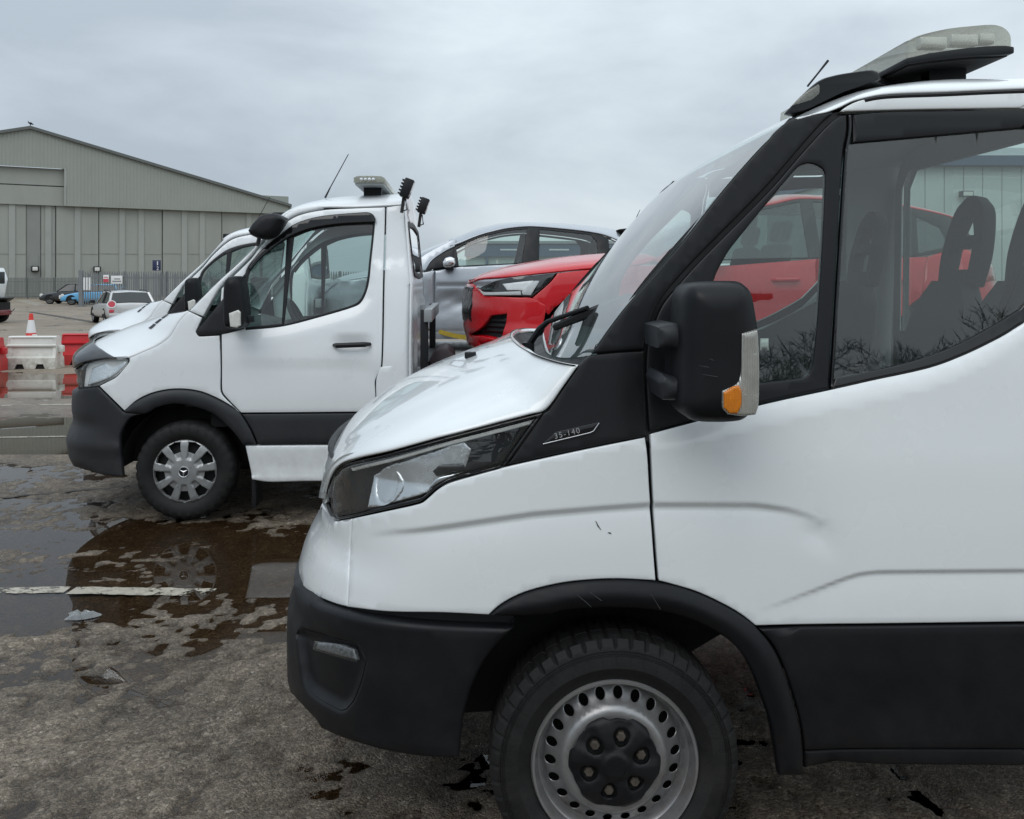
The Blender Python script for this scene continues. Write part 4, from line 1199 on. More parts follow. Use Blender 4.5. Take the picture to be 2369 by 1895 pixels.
panel('wheel_disc', disc_o, disc_surf, M['steel'], rim_o, holes=holes, spacing=0.009, bevel=0.002, thick=0, gap=0, lift=0)
m = MB(); m.lathe([(0.001, 0.125), (0.2, 0.125)], (0, 0, WZ), 32); m.build('brake_drum', M['dark'], rim_o)
cap = star_poly(120, lambda a: ((0.121 + 0.0045 * max(-1, min(1, 2.2 * math.cos(6 * a + 0.5)))) * math.cos(a), WZ + (0.121 + 0.0045 * max(-1, min(1, 2.2 * math.cos(6 * a + 0.5)))) * math.sin(a)))
nh = []
for k in range(6):
    a = 2 * PI * k / 6 + 0.30
    c = np.array([0.073 * math.cos(a), WZ + 0.073 * math.sin(a)])
    ra, tt = np.array([math.cos(a), math.sin(a)]), np.array([-math.sin(a), math.cos(a)])
    nh.append(np.array([c + ra * 0.024 * math.cos(q) + tt * (0.021 + 0.005 * math.cos(q)) * math.sin(q) for q in np.linspace(0, 2 * PI, 21)[:-1]]))
def cap_surf(a, b):
    a = np.atleast_1d(np.asarray(a, float)); b = np.atleast_1d(np.asarray(b, float))
    r = np.sqrt(a**2 + (b - WZ) ** 2); ph = np.arctan2(b - WZ, a)
    d = np.interp(r, [0, 0.032, 0.034, 0.040, 0.09, 0.118, 0.126], [0.006, 0.006, 0.010, 0.013, 0.020, 0.028, 0.036])
    lobe = np.clip(np.cos(6 * (ph - 0.30)) * 1.6, -1, 1) * np.interp(r, [0.04, 0.06, 0.11, 0.125], [0, 0.004, 0.004, 0])
    return np.stack([a, d + lobe, b], 1)
cp = panel('hub_cap', cap, cap_surf, M['black'], rim_o, holes=nh, spacing=0.006, bevel=0.002, thick=0.012, gap=0)
m = MB(); m.lathe([(0.001, 0.040), (0.11, 0.040)], (0, 0, WZ), 32); m.build('cap_back', M['dark'], cp)
for k in range(6):
    a = 2 * PI * k / 6 + 0.30
    c = (0.073 * math.cos(a), 0, WZ + 0.073 * math.sin(a))
    m = MB(); m.lathe([(0.001, 0.022), (0.011, 0.022), (0.0135, 0.026), (0.0135, 0.042), (0.018, 0.042)], c, 6); m.build('wheel_nut', M['nut'], cp, sharp=20)
wfar = copy_tree(tyre_b, P)
wfar.location = (0, 2 * IWD, 0); wfar.rotation_euler = (0, 0, 0); wfar.scale = (1, -1, 1)
# arch liner and the dark underside
m = MB(); m.lathe([(0.452, 0.035), (0.455, 0.33)], (0.0, 0, WZ + 0.02), 40, a0=0.52, a1=PI + 0.05); m.lathe([(0.0, 0.33), (0.456, 0.33)], (0.0, 0, WZ + 0.02), 40, a0=0.52, a1=PI + 0.05); m.box(-0.05, 0.5, 0.32, 0.34, 0.575, 0.8)
m.build('arch_liner', M['dark'], P)
m = MB(); m.box(-0.75, 1.55, 0.34, 1.62, 0.60, 0.98); m.box(-0.62, -0.42, 0.12, 1.84, 0.42, 0.8); m.box(-0.3, 5.0, 0.55, 0.65, 0.48, 0.66); m.box(-0.3, 5.0, 1.31, 1.41, 0.48, 0.66); m.box(0.42, 1.5, 0.06, 1.9, 0.57, 0.70)
m.tube([(0, 0.2, WZ), (0, 1.76, WZ)], 0.05, 10)
m.build('chassis', M['dark'], P)
# cabin
m = MB(); m.box(0.2, 1.5, 0.10, 1.86, 0.70, 0.80); m.build('cabin_floor', M['dark'], P)
db = [(-0.10, 1.30), (-0.02, 1.40), (0.10, 1.42), (0.30, 1.385), (0.36, 1.33), (0.38, 1.18), (0.30, 0.85), (-0.05, 0.82)]
m = MB(); m.prism(db, 0.14, 1.82); m.build('dashboard', M['trim'], P, bevel=0.015)
m = MB(); cst = Vector((0.42, 1.42, 1.36)); ring = []
ax = Vector((0.62, 0, 0.78)).normalized(); bx = Vector((0.78, 0, -0.62)).normalized()
for k in range(25):
    a = 2 * PI * k / 24; ring.append(cst + Vector((0, 1, 0)) * 0.2 * math.cos(a) + bx * 0.2 * math.sin(a))
m.tube(ring, 0.014, 8, caps=False); m.tube([cst - ax * 0.0, cst - ax * 0.22], 0.03, 8); m.tube([cst + Vector((0, 0.2, 0)), cst, cst - Vector((0, 0.2, 0))], 0.016, 6); m.build('steering_wheel', M['satin'], P)
def truck_seat(y, x=0.90, w=0.42, dz=0.0):
    s_ = panel('seat', smooth_outline([(y - w / 2, 1.02), (y - w / 2 - 0.01, 1.3), (y - w / 2 + 0.03, 1.50), (y - 0.10, 1.60 + dz), (y + 0.10, 1.60 + dz), (y + w / 2 - 0.03, 1.50), (y + w / 2 + 0.01, 1.3), (y + w / 2, 1.02)], 0.03),
        lambda a, b: np.stack([x + 0.30 + (np.atleast_1d(b) - 1.0) * 0.26, np.atleast_1d(a), np.atleast_1d(b)], 1)[:, [0, 1, 2]], M['seat'], P, spacing=0.04, bevel=0.02, thick=0.10, gap=0, back=True, prof=lambda D: -0.02 * np.clip(1 - D / 0.08, 0, 1))
    h = [(y - 0.12, 1.60), (y - 0.135, 1.72), (y - 0.10, 1.86), (y - 0.03, 1.915), (y + 0.03, 1.915), (y + 0.10, 1.86), (y + 0.135, 1.72), (y + 0.12, 1.60)]
    hole1 = smooth_outline([(y - 0.07, 1.775), (y - 0.035, 1.845), (y + 0.035, 1.845), (y + 0.07, 1.775)], 0.015)
    hole2 = smooth_outline([(y - 0.075, 1.655), (y - 0.075, 1.735), (y + 0.075, 1.735), (y + 0.075, 1.655)], 0.02)
    panel('headrest', smooth_outline([(a, b - dz * 0) for a, b in h], 0.02), lambda a, b: np.stack([x + 0.44 + (np.atleast_1d(b) - 1.6) * 0.2, np.atleast_1d(a), np.atleast_1d(b)], 1), M['seat'], s_, holes=[hole1, hole2], spacing=0.03, bevel=0.012, thick=0.05, gap=0, back=True)
    m = MB(); m.box(x - 0.18, x + 0.36, y - w / 2, y + w / 2, 0.90, 1.06, bev=0.04); m.box(x - 0.1, x + 0.34, y - w / 2 + 0.04, y + w / 2 - 0.04, 0.78, 0.92); m.build('seat_base', M['seat'], s_)
    m = MB(); xs_ = x + 0.30 + 0.33 * 0.26 - 0.012
    m.tube([(xs_ + 0.02, y - 0.12, 1.38), (xs_, y - 0.07, 1.335), (xs_ - 0.01, y - 0.06, 1.29), (xs_ - 0.01, y + 0.05, 1.29), (xs_, y + 0.08, 1.335), (xs_ + 0.02, y + 0.13, 1.375)], 0.010, 6)
    m.build('seat_stripe', M['badge_silver'], s_)
for yy, xx in ((0.36, 0.92), (0.80, 0.92), (1.52, 0.86)): truck_seat(yy, xx)
# rear wall with its window, headlining, door linings
wall = np.array([(0.17, 0.75), (1.79, 0.75), (1.76, 2.05), (1.66, 2.22), (0.30, 2.22), (0.20, 2.05)])
whole = smooth_outline([(0.25, 1.40), (1.71, 1.40), (1.69, 2.04), (1.62, 2.115), (0.34, 2.115), (0.27, 2.04)], 0.05)
rear_s = lambda a, b: np.stack([1.535 + 0 * np.atleast_1d(a), np.atleast_1d(a), np.atleast_1d(b)], 1)
panel('rear_wall', wall, rear_s, M['trim_light'], P, holes=[whole], spacing=0.08, bevel=0.01, thick=-0.0, gap=0)
panel('rear_skin', wall, lambda a, b: rear_s(a, b) + np.array([[0.03, 0, 0]]), M['white'], P, holes=[whole], spacing=0.08, bevel=0, thick=0, gap=0)
panel('rear_window', whole, lambda a, b: rear_s(a, b) + np.array([[0.015, 0, 0]]), M['glass'], P, spacing=0.2, bevel=0, thick=0, gap=-0.01)
def lining(u, v):
    x, y, z = roof(0.08 + 0.9 * u, v); return (x + 0.02, IWD + (y - IWD) * 0.93, z - 0.055)
grid_panel('headlining', lining, np.linspace(0, 1, 12), np.linspace(0.1, 1.9, 21), M['trim_light'], P, thick=0)
lin = np.array([(0.14, 0.85), (xl, 0.85), (xl, 1.50), (1.2, 1.54), (0.8, 1.36), (0.5, 1.28), (0.14, 1.22)])
for o in panel('door_lining', lin, SF, M['trim'], None, spacing=0.1, bevel=0, thick=0, lift=-0.06, mirror=IWD): o.parent = DOORN if o.name == 'door_lining' else DOORF
bpl = np.array([(xl - 0.07, 0.85), (1.54, 0.85), (1.54, 2.2), (xl - 0.10, 2.2)])
panel('pillar_lining', bpl, SF, M['trim_light'], P, spacing=0.1, bevel=0, thick=0, lift=-0.07, mirror=IWD)
m = MB(); m.tube([(1.30, 0.18, 1.95), (1.22, 0.36, 1.50), (1.15, 0.55, 1.08)], 0.014, 4); m.build('seat_belt', M['seal'], P)
stk = panel('parking_sticker', trace_plane(FI, [(1764, 784), (1783, 784), (1783, 812), (1764, 812)], 0.09), plane_surf(0.11), M['clear_plastic'], P, spacing=0.05, bevel=0, thick=0.001, gap=0)
# flat deck behind the cab
m = MB(); m.box(1.75, 6.2, 0.02, 1.98, 0.86, 0.95); m.build('deck', M['alu'], P, bevel=0.006)
m = MB(); m.box(1.66, 1.74, 0.05, 1.95, 0.86, 1.05); m.build('headboard', M['galv'], P)
for y, sc in ((0.0, 1), (2 * IWD, -1)):
    wr = copy_tree(tyre_b, P); wr.location = (3.3, y, 0); wr.scale = (1, sc, 1)

m = MB(); m.tube([p3(SF, *q, dy=-0.001) for q in [(1379, 1207), (1384, 1218), (1391, 1227)]], [0.0008, 0.0016, 0.0006], 5); m.build('paint_scratch', M['satin'], P)
m = MB(); m.tube([p3(SF, *q, dy=-0.001) for q in [(1408, 1233), (1414, 1235)]], [0.0012, 0.0016], 5); m.build('paint_scratch', M['satin'], P)
for pts_ in ([(1335, 1376), (1360, 1397), (1368, 1405)], [(1365, 1370), (1392, 1390)], [(1505, 1372), (1528, 1410)], [(1640, 830), (1652, 835), (1645, 829)], [(1618, 846), (1640, 850)], [(1624, 866), (1660, 872)]):
    y_ = -0.024 if pts_[0][1] > 1200 else -0.256
    m = MB(); m.tube([FI.at3(a_, b_, y_) for a_, b_ in pts_], [0.0003, 0.0006, 0.0003][:len(pts_)], 4); m.build('scuff', M['trim'], P)
# ------------------------------------------------------------------ second recovery truck, and the third copied from it
FS = Frame(425, 6.27, 3.0)
SWD = 0.97
S_INSET = [(0.1, 0.03), (0.6, 0.012), (0.85, 0.01), (1.1, 0.02), (1.3, 0.045), (1.5, 0.075), (2.1, 0.185), (2.35, 0.25), (2.6, 0.32)]
sx1, sz1 = px_curve(FS, [(510, 838), (600, 836), (700, 838), (800, 842), (885, 846)])
hcx, hcz = FS.at(814, 797, 0.02)
s_cr = crease_fun([(sx1, sz1, 0.005, 0.02, 0.10, 0.3, 0.1)])
bsx, bsz = px_curve(FS, [(480, 782), (512, 779), (566, 768), (653, 759), (740, 737), (814, 715), (840, 700), (856, 676), (866, 600)])
def S_ADD(a, z):
    d = z - (np.interp(a, bsx, bsz) - 0.06)
    return 0.024 * np.exp(-np.abs((a - hcx) / 0.115) ** 4 - np.abs((z - hcz) / 0.042) ** 4) + s_cr(a, z) + 0.30 * np.clip(d, 0, 0.06) * np.clip((a - 0.2) / 0.2, 0, 1)
SS = Side(FS, SWD, -0.36, S_INSET, [(0, 0.5)], p=2.5, add=S_ADD)
_r = SS.solve_front([(173, 850), (170, 880), (168.5, 905), (167, 935), (166, 953), (161, 985), (158, 1010), (157, 1030), (157.5, 1048), (165, 1068), (185, 1083), (210, 1093)])
SS.Lf = [(0.1, _r[0][1] - 0.08)] + _r + [(1.6, _r[-1][1] - 0.05)]
SSN = SS.X0 - SS.sg[-1]
van = thing('recovery_truck', 'white recovery truck with silver hub cap and black bonnet guard, carrying a red car', 'truck', FS.o, FS.yaw, 'white recovery trucks parked side by side')
V = van
def strace(pts, **k): return SS.trace(pts, step=4.0, **k)
A_OUT = [(287, 953.4), (302, 939), (319.5, 926), (359, 908.5), (409, 901), (459, 906), (499, 921), (539, 943.4), (557, 957), (579, 993), (594, 1028)]
A_IN = [(563, 1030), (547, 1008), (534, 993), (499, 961), (459, 944), (409, 934.5), (364, 943), (335, 957.5)]
SP = dict(spacing=0.04)
panel('front_wing', strace([(299, 829), (335, 813), (369, 797), (394, 777), (409, 752), (425, 731), (438, 720.5), (468, 735), (453, 767), (461, 778.5), (508, 776), (510, 850), (510, 903), (518, 919), (555, 955.5), (539, 942), (499, 919.5), (459, 904.5), (409, 899.5), (359, 907), (319, 924.5), (288, 951), (229, 893), (246, 884.5), (271, 870), (298, 838)]),
      SS, M['white2'], V, bevel=0.004, thick=0.02, mirror=SWD, **SP)
zt_ = SS.hit(182, 898)[1]
panel('bumper', cat(strace([(182, 899), (227, 894.5), (286, 953.5), (333, 957.5), (305, 966), (293, 977), (280, 1000), (277, 1020), (280, 1053), (284, 1104), (245, 1101), (212, 1093.5)], closed=False), [[SSN, 0.31]], [[SSN, zt_]]),
      SS, M['grey_plastic'], V, bevel=0.01, thick=0.04, mirror=SWD, spacing=0.035,
      relief=lambda Q: -0.02 * np.exp(-((Q[:, 1] - 0.64) / 0.05) ** 2) * np.clip((-0.45 - Q[:, 0]) / 0.2, 0, 1) + 0.012 * np.exp(-((Q[:, 1] - 0.50) / 0.04) ** 2))
hlp = [(181.5, 896), (184, 872), (188, 853), (197, 841), (225, 834), (250, 830.5), (292, 829), (296, 834), (292, 846), (270, 869), (245, 883), (222, 892.5)]
hlo = strace(hlp)
h = panel('headlight', hlo, SS, M['lamp_silver'], V, bevel=0.002, thick=0, lift=-0.030, spacing=0.04)
panel('reflector', strace([(200, 893), (205, 852), (250, 836), (290, 833), (288, 844), (266, 865), (243, 879)]), SS, M['chrome_soft'], h, bevel=0.006, thick=0.015, lift=-0.040, spacing=0.02,
      relief=lambda Q: 0.036 * np.clip((1.12 - Q[:, 1]) / 0.20, 0, 1) + 0.004 * np.sin(Q[:, 0] * 30))
panel('lens', hlo, SS, M['lens'], h, bevel=0.004, thick=0.01, lift=0.002, spacing=0.03)
panel('lamp_seal', offset_poly(hlo if area2(hlo) > 0 else hlo[::-1], -0.012), SS, M['seal'], h, holes=[hlo], bevel=0.001, thick=0.01, lift=-0.002, spacing=0.05, gap=0)
zg0, zg1 = zt_, 1.02
panel('grille', np.array([(SSN, zt_ - 0.02), (SS.hit(183, 895)[0] + 0.012, zt_ + 0.004), (SS.hit(188, 850)[0] + 0.012, zg1 + 0.02), (SSN, zg1)]), SS, M['gloss_black'], V, bevel=0.004, thick=0.02, lift=-0.012, spacing=0.05, mirror=SWD,
      relief=lambda Q: 0.012 * np.sign(np.sin(Q[:, 1] * 110)))
panel('arch_trim', strace(A_OUT + A_IN), SS, M['grey_plastic'], V, bevel=0.006, thick=0.03, lift=0.008, spacing=0.02, mirror=SWD, prof=lambda D: 0.014 * np.clip(D / 0.03, 0, 1))
panel('windscreen_pillar', strace([(437, 719.5), (500, 656), (574, 586), (630, 524), (652, 500.5), (668, 488), (690, 478), (740, 472), (748, 480.5), (688, 494), (648, 518), (606, 557.5), (573, 597), (535, 635), (508, 665), (470, 733)]), SS, M['white2'], V, bevel=0.008, thick=0.05, mirror=SWD, spacing=0.04)
gh = [(568, 628), (600, 587), (650, 547), (690, 529), (748, 516), (810, 511), (862, 509.5), (866, 520), (858, 600), (851, 660), (836, 697), (814, 711), (740, 733), (653, 755), (566, 764), (563, 700)]
gho = strace(gh, corner=60)
DB = [(512, 777), (513, 850), (513.5, 902), (521, 917), (558, 955.5), (700, 954.5), (871, 953), (868, 900), (868, 880), (881.5, 845), (886, 650), (890.5, 478.5), (820, 481), (748, 485), (689, 498), (651, 522), (609, 562), (577, 601), (539, 639), (512, 668), (510, 700)]
d1, d2 = panel('door', strace(DB), SS, M['white2'], V, holes=[gho], bevel=0.005, thick=0.03, mirror=SWD, spacing=0.035)
def spair(name, ol, mat, par=None, **kw):
    a, b = panel(name, ol, SS, mat, d1, mirror=SWD, **kw); b.parent = d2
    return a
g1 = strace([(576, 630), (603, 594), (640, 565), (661, 553), (650, 748), (568, 757), (567, 700)], corner=60)
g2 = strace([(679, 548), (720, 532), (780, 521), (858, 516), (861, 522), (853, 600), (846, 658), (832, 692), (811, 706), (740, 727), (656, 750)], corner=60)
spair('window_frame', gho, M['satin'], holes=[g1, g2], bevel=0.003, thick=0.02, lift=-0.003, spacing=0.05)
spair('quarter_glass', g1, M['glass'], bevel=0, thick=0, lift=-0.008, spacing=0.1, gap=-0.004)
spair('window_glass', g2, M['glass'], bevel=0, thick=0, lift=-0.010, spacing=0.1, gap=-0.004)
spair('door_cladding', strace([(560, 958), (700, 957), (870, 955.5), (870, 1026), (700, 1027), (597, 1028), (582, 993)]), M['grey_plastic'], bevel=0.006, thick=0.02, lift=0.006, spacing=0.06)
spair('mirror_triangle', strace([(452, 768), (480, 735), (509, 699), (540, 661), (566, 632), (563, 700), (565, 762), (514, 774), (460, 777.5)], corner=60), M['satin'], bevel=0.004, thick=0.02, lift=0.004, spacing=0.05)
defl, _ = panel('wind_deflector', strace([(573, 622), (600, 584), (645, 545), (688, 516), (748, 500), (846, 492), (862, 496), (869, 508), (868, 517), (848, 517), (780, 521), (720, 531), (675, 548), (640, 570), (603, 601), (580, 628)], corner=60), SS, M['gloss_black'], d1, bevel=0.008, thick=0.004, lift=0.022, spacing=0.03, mirror=SWD)
_.parent = d2
hx0, hz0 = SS.hit(773, 797); hx1, hz1 = SS.hit(856, 794)
m = MB(); m.tube([(hx0, 0.03, hz0 - 0.005), (hx0 + 0.02, -0.012, hz0 - 0.005), (hx1 - 0.03, -0.016, hz1 - 0.006), (hx1, 0.03, hz1 - 0.006)], [0.012, 0.018, 0.018, 0.012], 10); m.build('door_handle', M['satin'], d1)
panel('sill', strace([(566, 1030), (598, 1030.5), (700, 1029.5), (871, 1028.5), (871, 1112), (700, 1114), (624, 1115.5), (583, 1110), (576, 1075)]), SS, M['white2'], V, bevel=0.012, thick=0.05, spacing=0.05, mirror=SWD,
      relief=lambda Q: 0.012 * np.clip((0.305 - Q[:, 1]) / 0.01, 0, 1))
XR = 1.475
panel('rear_quarter', cat(strace([(893, 477.5), (889, 650), (884, 845), (871, 880), (871, 953), (873, 1100)], closed=False), [[XR + 0.06, 0.32]], [[XR + 0.06, 1.62]], [[XR, 2.17]]), SS, M['white2'], V, bevel=0.012, thick=0.05, spacing=0.06, mirror=SWD)
panel('fuel_flap', strace([(880, 849), (907, 847), (908.5, 892), (907, 950), (872, 951), (870, 882)]), SS, M['white2'], V, bevel=0.003, thick=0.004, lift=0.003, spacing=0.05)
# bonnet, windscreen, roof
def sp3(px, py): return p3(SS, px, py)
Eb = ([sp3(*q) for q in [(176, 850), (186, 843), (200, 837), (225, 831), (250, 828), (292, 826.5), (335, 811), (369, 795), (394, 775), (409, 750), (424, 729.5), (436, 719)]])
Cb = ([FS.at3(a, b, SWD) for a, b in [(172, 842), (178, 828), (187, 816), (202, 803), (225, 789), (255, 775), (300, 757), (330, 746), (355, 738), (375, 732), (395, 727), (412, 724)]])
sbon0 = loft_top(*curve_pair(Eb, Cb), SWD, 2.0, lambda u: 0.5 * max(0, 1 - 1.5 * u), 0.55)
def sbon(u, v):
    x, y, z = sbon0(u, v)
    k = max(0.0, 1 - u / 0.30); k = k * k * (3 - 2 * k)
    if k > 0:
        q = min(y, 2 * SWD - y); i = float(SS.inset(z)); hh = min(max((q - i) / (SWD - i), 0), 1)
        xs = SS.X0 - float(SS.L(z)) * float(np.interp(hh, SS.h, SS.g)) - 0.002
        x = x + (xs - x) * k
    return (x, y, z)
panel('front_backing', np.array([(SSN, 0.75), (SS.X0 + 0.05, 0.75), (SS.X0 + 0.05, 1.10), (-0.5, 1.10), (SSN, 1.06)]), SS, M['dark'], V, bevel=0, thick=0, lift=-0.075, spacing=0.06, mirror=SWD)
grid_panel('bonnet', sbon, np.linspace(0, 1, 50), np.linspace(0, 2, 49), M['white2'], V, thick=0.02)
def guard(u, v):
    x, y, z = sbon(u * 0.40, v); a = 2 - v if v > 1 else v
    e = Vector((-0.008, -0.012 * (1 - a), 0.020 * min(1, a * 4) - 0.004))
    return (x + e.x, y + (e.y if v < 1 else -e.y), z + e.z * (0.7 + 0.3 * a))
bg_ = grid_panel('bonnet_guard', guard, np.linspace(0.0, 1, 24), np.concatenate([np.linspace(0.0, 0.96, 24), np.linspace(1.04, 2.0, 24)]), M['gloss_black'], V, thick=0.006)
for k in range(3):
    u0 = 0.79 + 0.06 * k
    def slot(a, b, u0=u0):
        x, y, z = sbon(u0 + 0.052 * a, 0.27 + 0.05 * b); return (x, y - 0.002, z + 0.005)
    grid_panel('bonnet_vent', slot, np.linspace(0, 1, 6), np.linspace(0, 1, 4), M['satin'], V, thick=0)
Ew_ = [sp3(*q) for q in [(437, 720), (500, 657), (574, 587), (630, 525), (652, 501.5)]]
off = [0.14, 0.13, 0.12, 0.10, 0.09]
ew2 = interp_curve(Ew_); cw2 = interp_curve([Vector((p.x - o_, SWD, p.z + 0.01)) for p, o_ in zip(Ew_, off)])
def swind(u, v):
    far = v > 1; q = 2 - v if far else v
    e, c = ew2(u), cw2(u); k = 1 - (1 - q) ** 2
    y = e[1] + (c[1] - e[1]) * q
    return (e[0] + (c[0] - e[0]) * k, 2 * SWD - y if far else y, e[2] + (c[2] - e[2]) * k)
grid_panel('windscreen', swind, np.linspace(0, 1, 16), np.linspace(0.02, 1.98, 31), M['glass_clear'], V, thick=0)
def sscut(u, v):
    a, b = np.array(swind(0, v)), np.array(sbon(1.0, v)); q = a + (b - a) * u
    return (q[0], q[1], q[2] - 0.02 * math.sin(PI * u) - 0.006)
grid_panel('scuttle', sscut, np.linspace(-0.1, 1.1, 6), np.linspace(0.03, 1.97, 25), M['black'], V, thick=0)
Er_ = [sp3(*q) for q in [(652, 501), (668, 490), (690, 482.5), (748, 479), (820, 479.5), (889, 476.5), (924, 474)]]
Er_[-1].x = XR
zs_ = [(0.0, 0), (0.07, 0.055), (0.14, 0.10), (0.33, 0.165), (0.55, 0.195), (0.78, 0.205)]
c0 = cw2(1.0)
Cr_ = [Vector((c0[0] + a, SWD, c0[2] + b)) for a, b in zs_] + [Vector((XR, SWD, c0[2] + 0.205))]
sroof = loft_top(*curve_pair(Er_, Cr_), SWD, 2.0)
grid_panel('roof', sroof, np.linspace(0, 1, 40), np.linspace(0, 2, 49), M['white2'], V, thick=0.03)
# back of the cab with its window
rw = lambda a, b: np.stack([XR + 0.004 + 0.06 * np.clip((2.2 - np.atleast_1d(b)) / 0.6, 0, 1)  - 0.018 * (np.abs(np.atleast_1d(a) - SWD) / SWD) ** 6, np.atleast_1d(a), np.atleast_1d(b)], 1)
ro = smooth_outline([(0.012, 0.80), (0.03, 1.3), (0.085, 1.6), (0.18, 2.05), (0.24, 2.17), (0.6, 2.255), (SWD, 2.28), (2 * SWD - 0.6, 2.255), (2 * SWD - 0.24, 2.17), (2 * SWD - 0.18, 2.05), (2 * SWD - 0.085, 1.6), (2 * SWD - 0.03, 1.3), (2 * SWD - 0.012, 0.8)], 0.05)
rh = smooth_outline([(0.30, 1.665), (0.22, 1.99), (0.28, 2.04), (SWD, 2.06), (2 * SWD - 0.28, 2.04), (2 * SWD - 0.22, 1.99), (2 * SWD - 0.30, 1.665), (SWD, 1.65)], 0.05)
panel('rear_panel', ro, rw, M['white2'], V, holes=[rh], bevel=0.012, thick=-0.0, spacing=0.04, gap=0,
      relief=lambda Q: -0.02 * (np.clip((np.abs(Q[:, 0] - SWD) - 0.70) / 0.03, 0, 1) - 1) * np.clip((1.50 - Q[:, 1]) / 0.04, 0, 1) + 0.006 * np.clip(np.sin(Q[:, 0] * 14), 0, 1) * np.clip((1.45 - Q[:, 1]) / 0.1, 0, 1))
for o_ in [bpy.data.objects['rear_panel']]: pass
panel('rear_window', rh, rw, M['glass'], V, bevel=0, thick=0, spacing=0.15, lift=-0.004, gap=-0.01)
panel('rear_window_seal', rh, rw, M['seal'], V, holes=[offset_poly(rh if area2(rh) > 0 else rh[::-1], 0.025)], bevel=0.004, thick=0.008, spacing=0.05, lift=0.008, gap=-0.008)
# mirror
def van_mirror(sgn=1):
    mo = trace_plane(FS, [(519, 652), (528, 641), (545, 638.5), (553, 643), (560, 655), (566, 699), (567.5, 745), (560, 758), (548, 762), (520, 758), (516.5, 745), (516, 690)], -0.16, step=3)
    a = panel('mirror', mo, plane_surf(-0.16), M['black'], V, spacing=0.016, bevel=0.015, thick=0.16, gap=0, sharp=75, back=True, prof=lambda D: 0.05 * np.sqrt(np.clip(1 - (1 - np.clip(D / 0.06, 0, 1)) ** 2, 0, 1)))
    panel('mirror_lamp', trace_plane(FS, [(531, 725), (552, 717), (557, 722), (557, 753), (549, 758), (534, 756)], -0.20, step=3), plane_surf(-0.222), M['clear_plastic'], a, spacing=0.02, bevel=0.006, thick=0.03, gap=0)
    m = MB(); x, z = FS.at(565, 740, -0.05); m.box(x - 0.02, x + 0.05, -0.10, 0.04, z - 0.02, z + 0.03, bev=0.008); m.build('mirror_arm', M['satin'], a)
van_mirror()
m = MB(); m.box(-0.02, 0.15, 2.02, 2.16, 1.33, 1.66, bev=0.03); m.build('mirror', M['black'], V)
# kerb mirror on the windscreen pillar
km = trace_plane(FS, [(573, 533), (586, 514), (602, 500), (617, 494.5), (640, 494), (652, 501), (654, 508), (636, 535), (622, 547), (600, 552), (578, 543)], -0.05, step=3)
kmo = panel('kerb_mirror', km, plane_surf(-0.05), M['satin'], V, spacing=0.02, bevel=0.02, thick=0.20, gap=0, sharp=75, back=True, prof=lambda D: 0.035 * np.sqrt(np.clip(1 - (1 - np.clip(D / 0.05, 0, 1)) ** 2, 0, 1)))
m = MB(); m.tube([FS.at3(600, 550, 0.03), FS.at3(596, 566, 0.15)], 0.014, 8); m.build('mirror_bracket', M['satin'], kmo)
# aerial, light bar, work lamps
m = MB(); m.tube([FS.at3(752, 458, 0.5), FS.at3(764, 434, 0.5)], [0.008, 0.005], 6); m.tube([FS.at3(764, 434, 0.5), FS.at3(806, 357, 0.5)], [0.004, 0.003], 6); m.build('aerial', M['seal'], V)
def van_bar(lens_mat, dark=False):
    b = link('light_bar', None, None, V)
    x0, z1 = FS.at(818, 407, 0.25); x1, z0 = FS.at(890, 424, 0.25)
    y0, y1 = 0.25, 1.69
    poly = smooth_outline([(x0, z0 + 0.004), (x0, z1 - 0.012), (x0 + 0.03, z1), (x1 - 0.03, z1), (x1, z1 - 0.012), (x1, z0 + 0.004)], 0.01)
    m = MB(); m.prism(list(map(tuple, poly)), y0, y1); m.build('lens_cover', lens_mat, b, bevel=0.003)
    m = MB(); m.box(x0 + 0.01, x1 - 0.01, y0 + 0.01, y1 - 0.01, z0 - 0.012, z0 + 0.002); m.build('bar_base', M['galv'], b)
    for y in (0.45, 1.45):
        m = MB(); m.box(x0 + 0.05, x1 - 0.04, y, y + 0.05, z0 - 0.09, z0 - 0.012); m.build('mounting_foot', M['satin'], b)
    if not dark:
        m = MB()
        for k in range(4):
            xx = x0 + 0.055 + k * 0.028
            m.lathe([(0.001, -0.008), (0.012, -0.006), (0.013, 0.0)], (xx, y0 - 0.001, (z0 + z1) / 2), 10)
        tag(m.build('lamp_cluster', M['chrome_soft'], b), kind='stuff')
    return b
van_bar(M['lens_milky'])
for (px, py, y, tl) in [(941, 436, 0.12, 0.35), (979, 476, 1.05, 0.35)]:
    c = FS.at3(px, py, y)
    R = Matrix.Translation(c) @ Matrix.Rotation(tl, 4, 'Y')
    hgt = 0.135 if y < 0.5 else 0.125
    m = MB(); m.box(-0.03, 0.035, -0.055, 0.055, -hgt / 2, hgt / 2, R, bev=0.008)
    for k in range(5): m.box(-0.045, -0.03, -0.05, 0.05, -hgt / 2 + 0.012 + k * 0.024, -hgt / 2 + 0.022 + k * 0.024, R)
    wl = m.build('work_lamp', M['satin'], V)
    m = MB(); m.box(0.0355, 0.0375, -0.045, 0.045, -hgt / 2 + 0.015, hgt / 2 - 0.015, R); m.build('lamp_glass', M['clear_plastic'], wl)
    m = MB(); m.tube([c + Vector((-0.02, 0, -0.06)), c + Vector((-0.035, 0, -0.17))], 0.012, 6); m.tube([c + Vector((-0.01, 0.03, -0.07)), c + Vector((0.0, 0.03, -0.145)), c + Vector((-0.04, 0.02, -0.16))], 0.006, 6); m.build('lamp_bracket', M['seal'], wl)
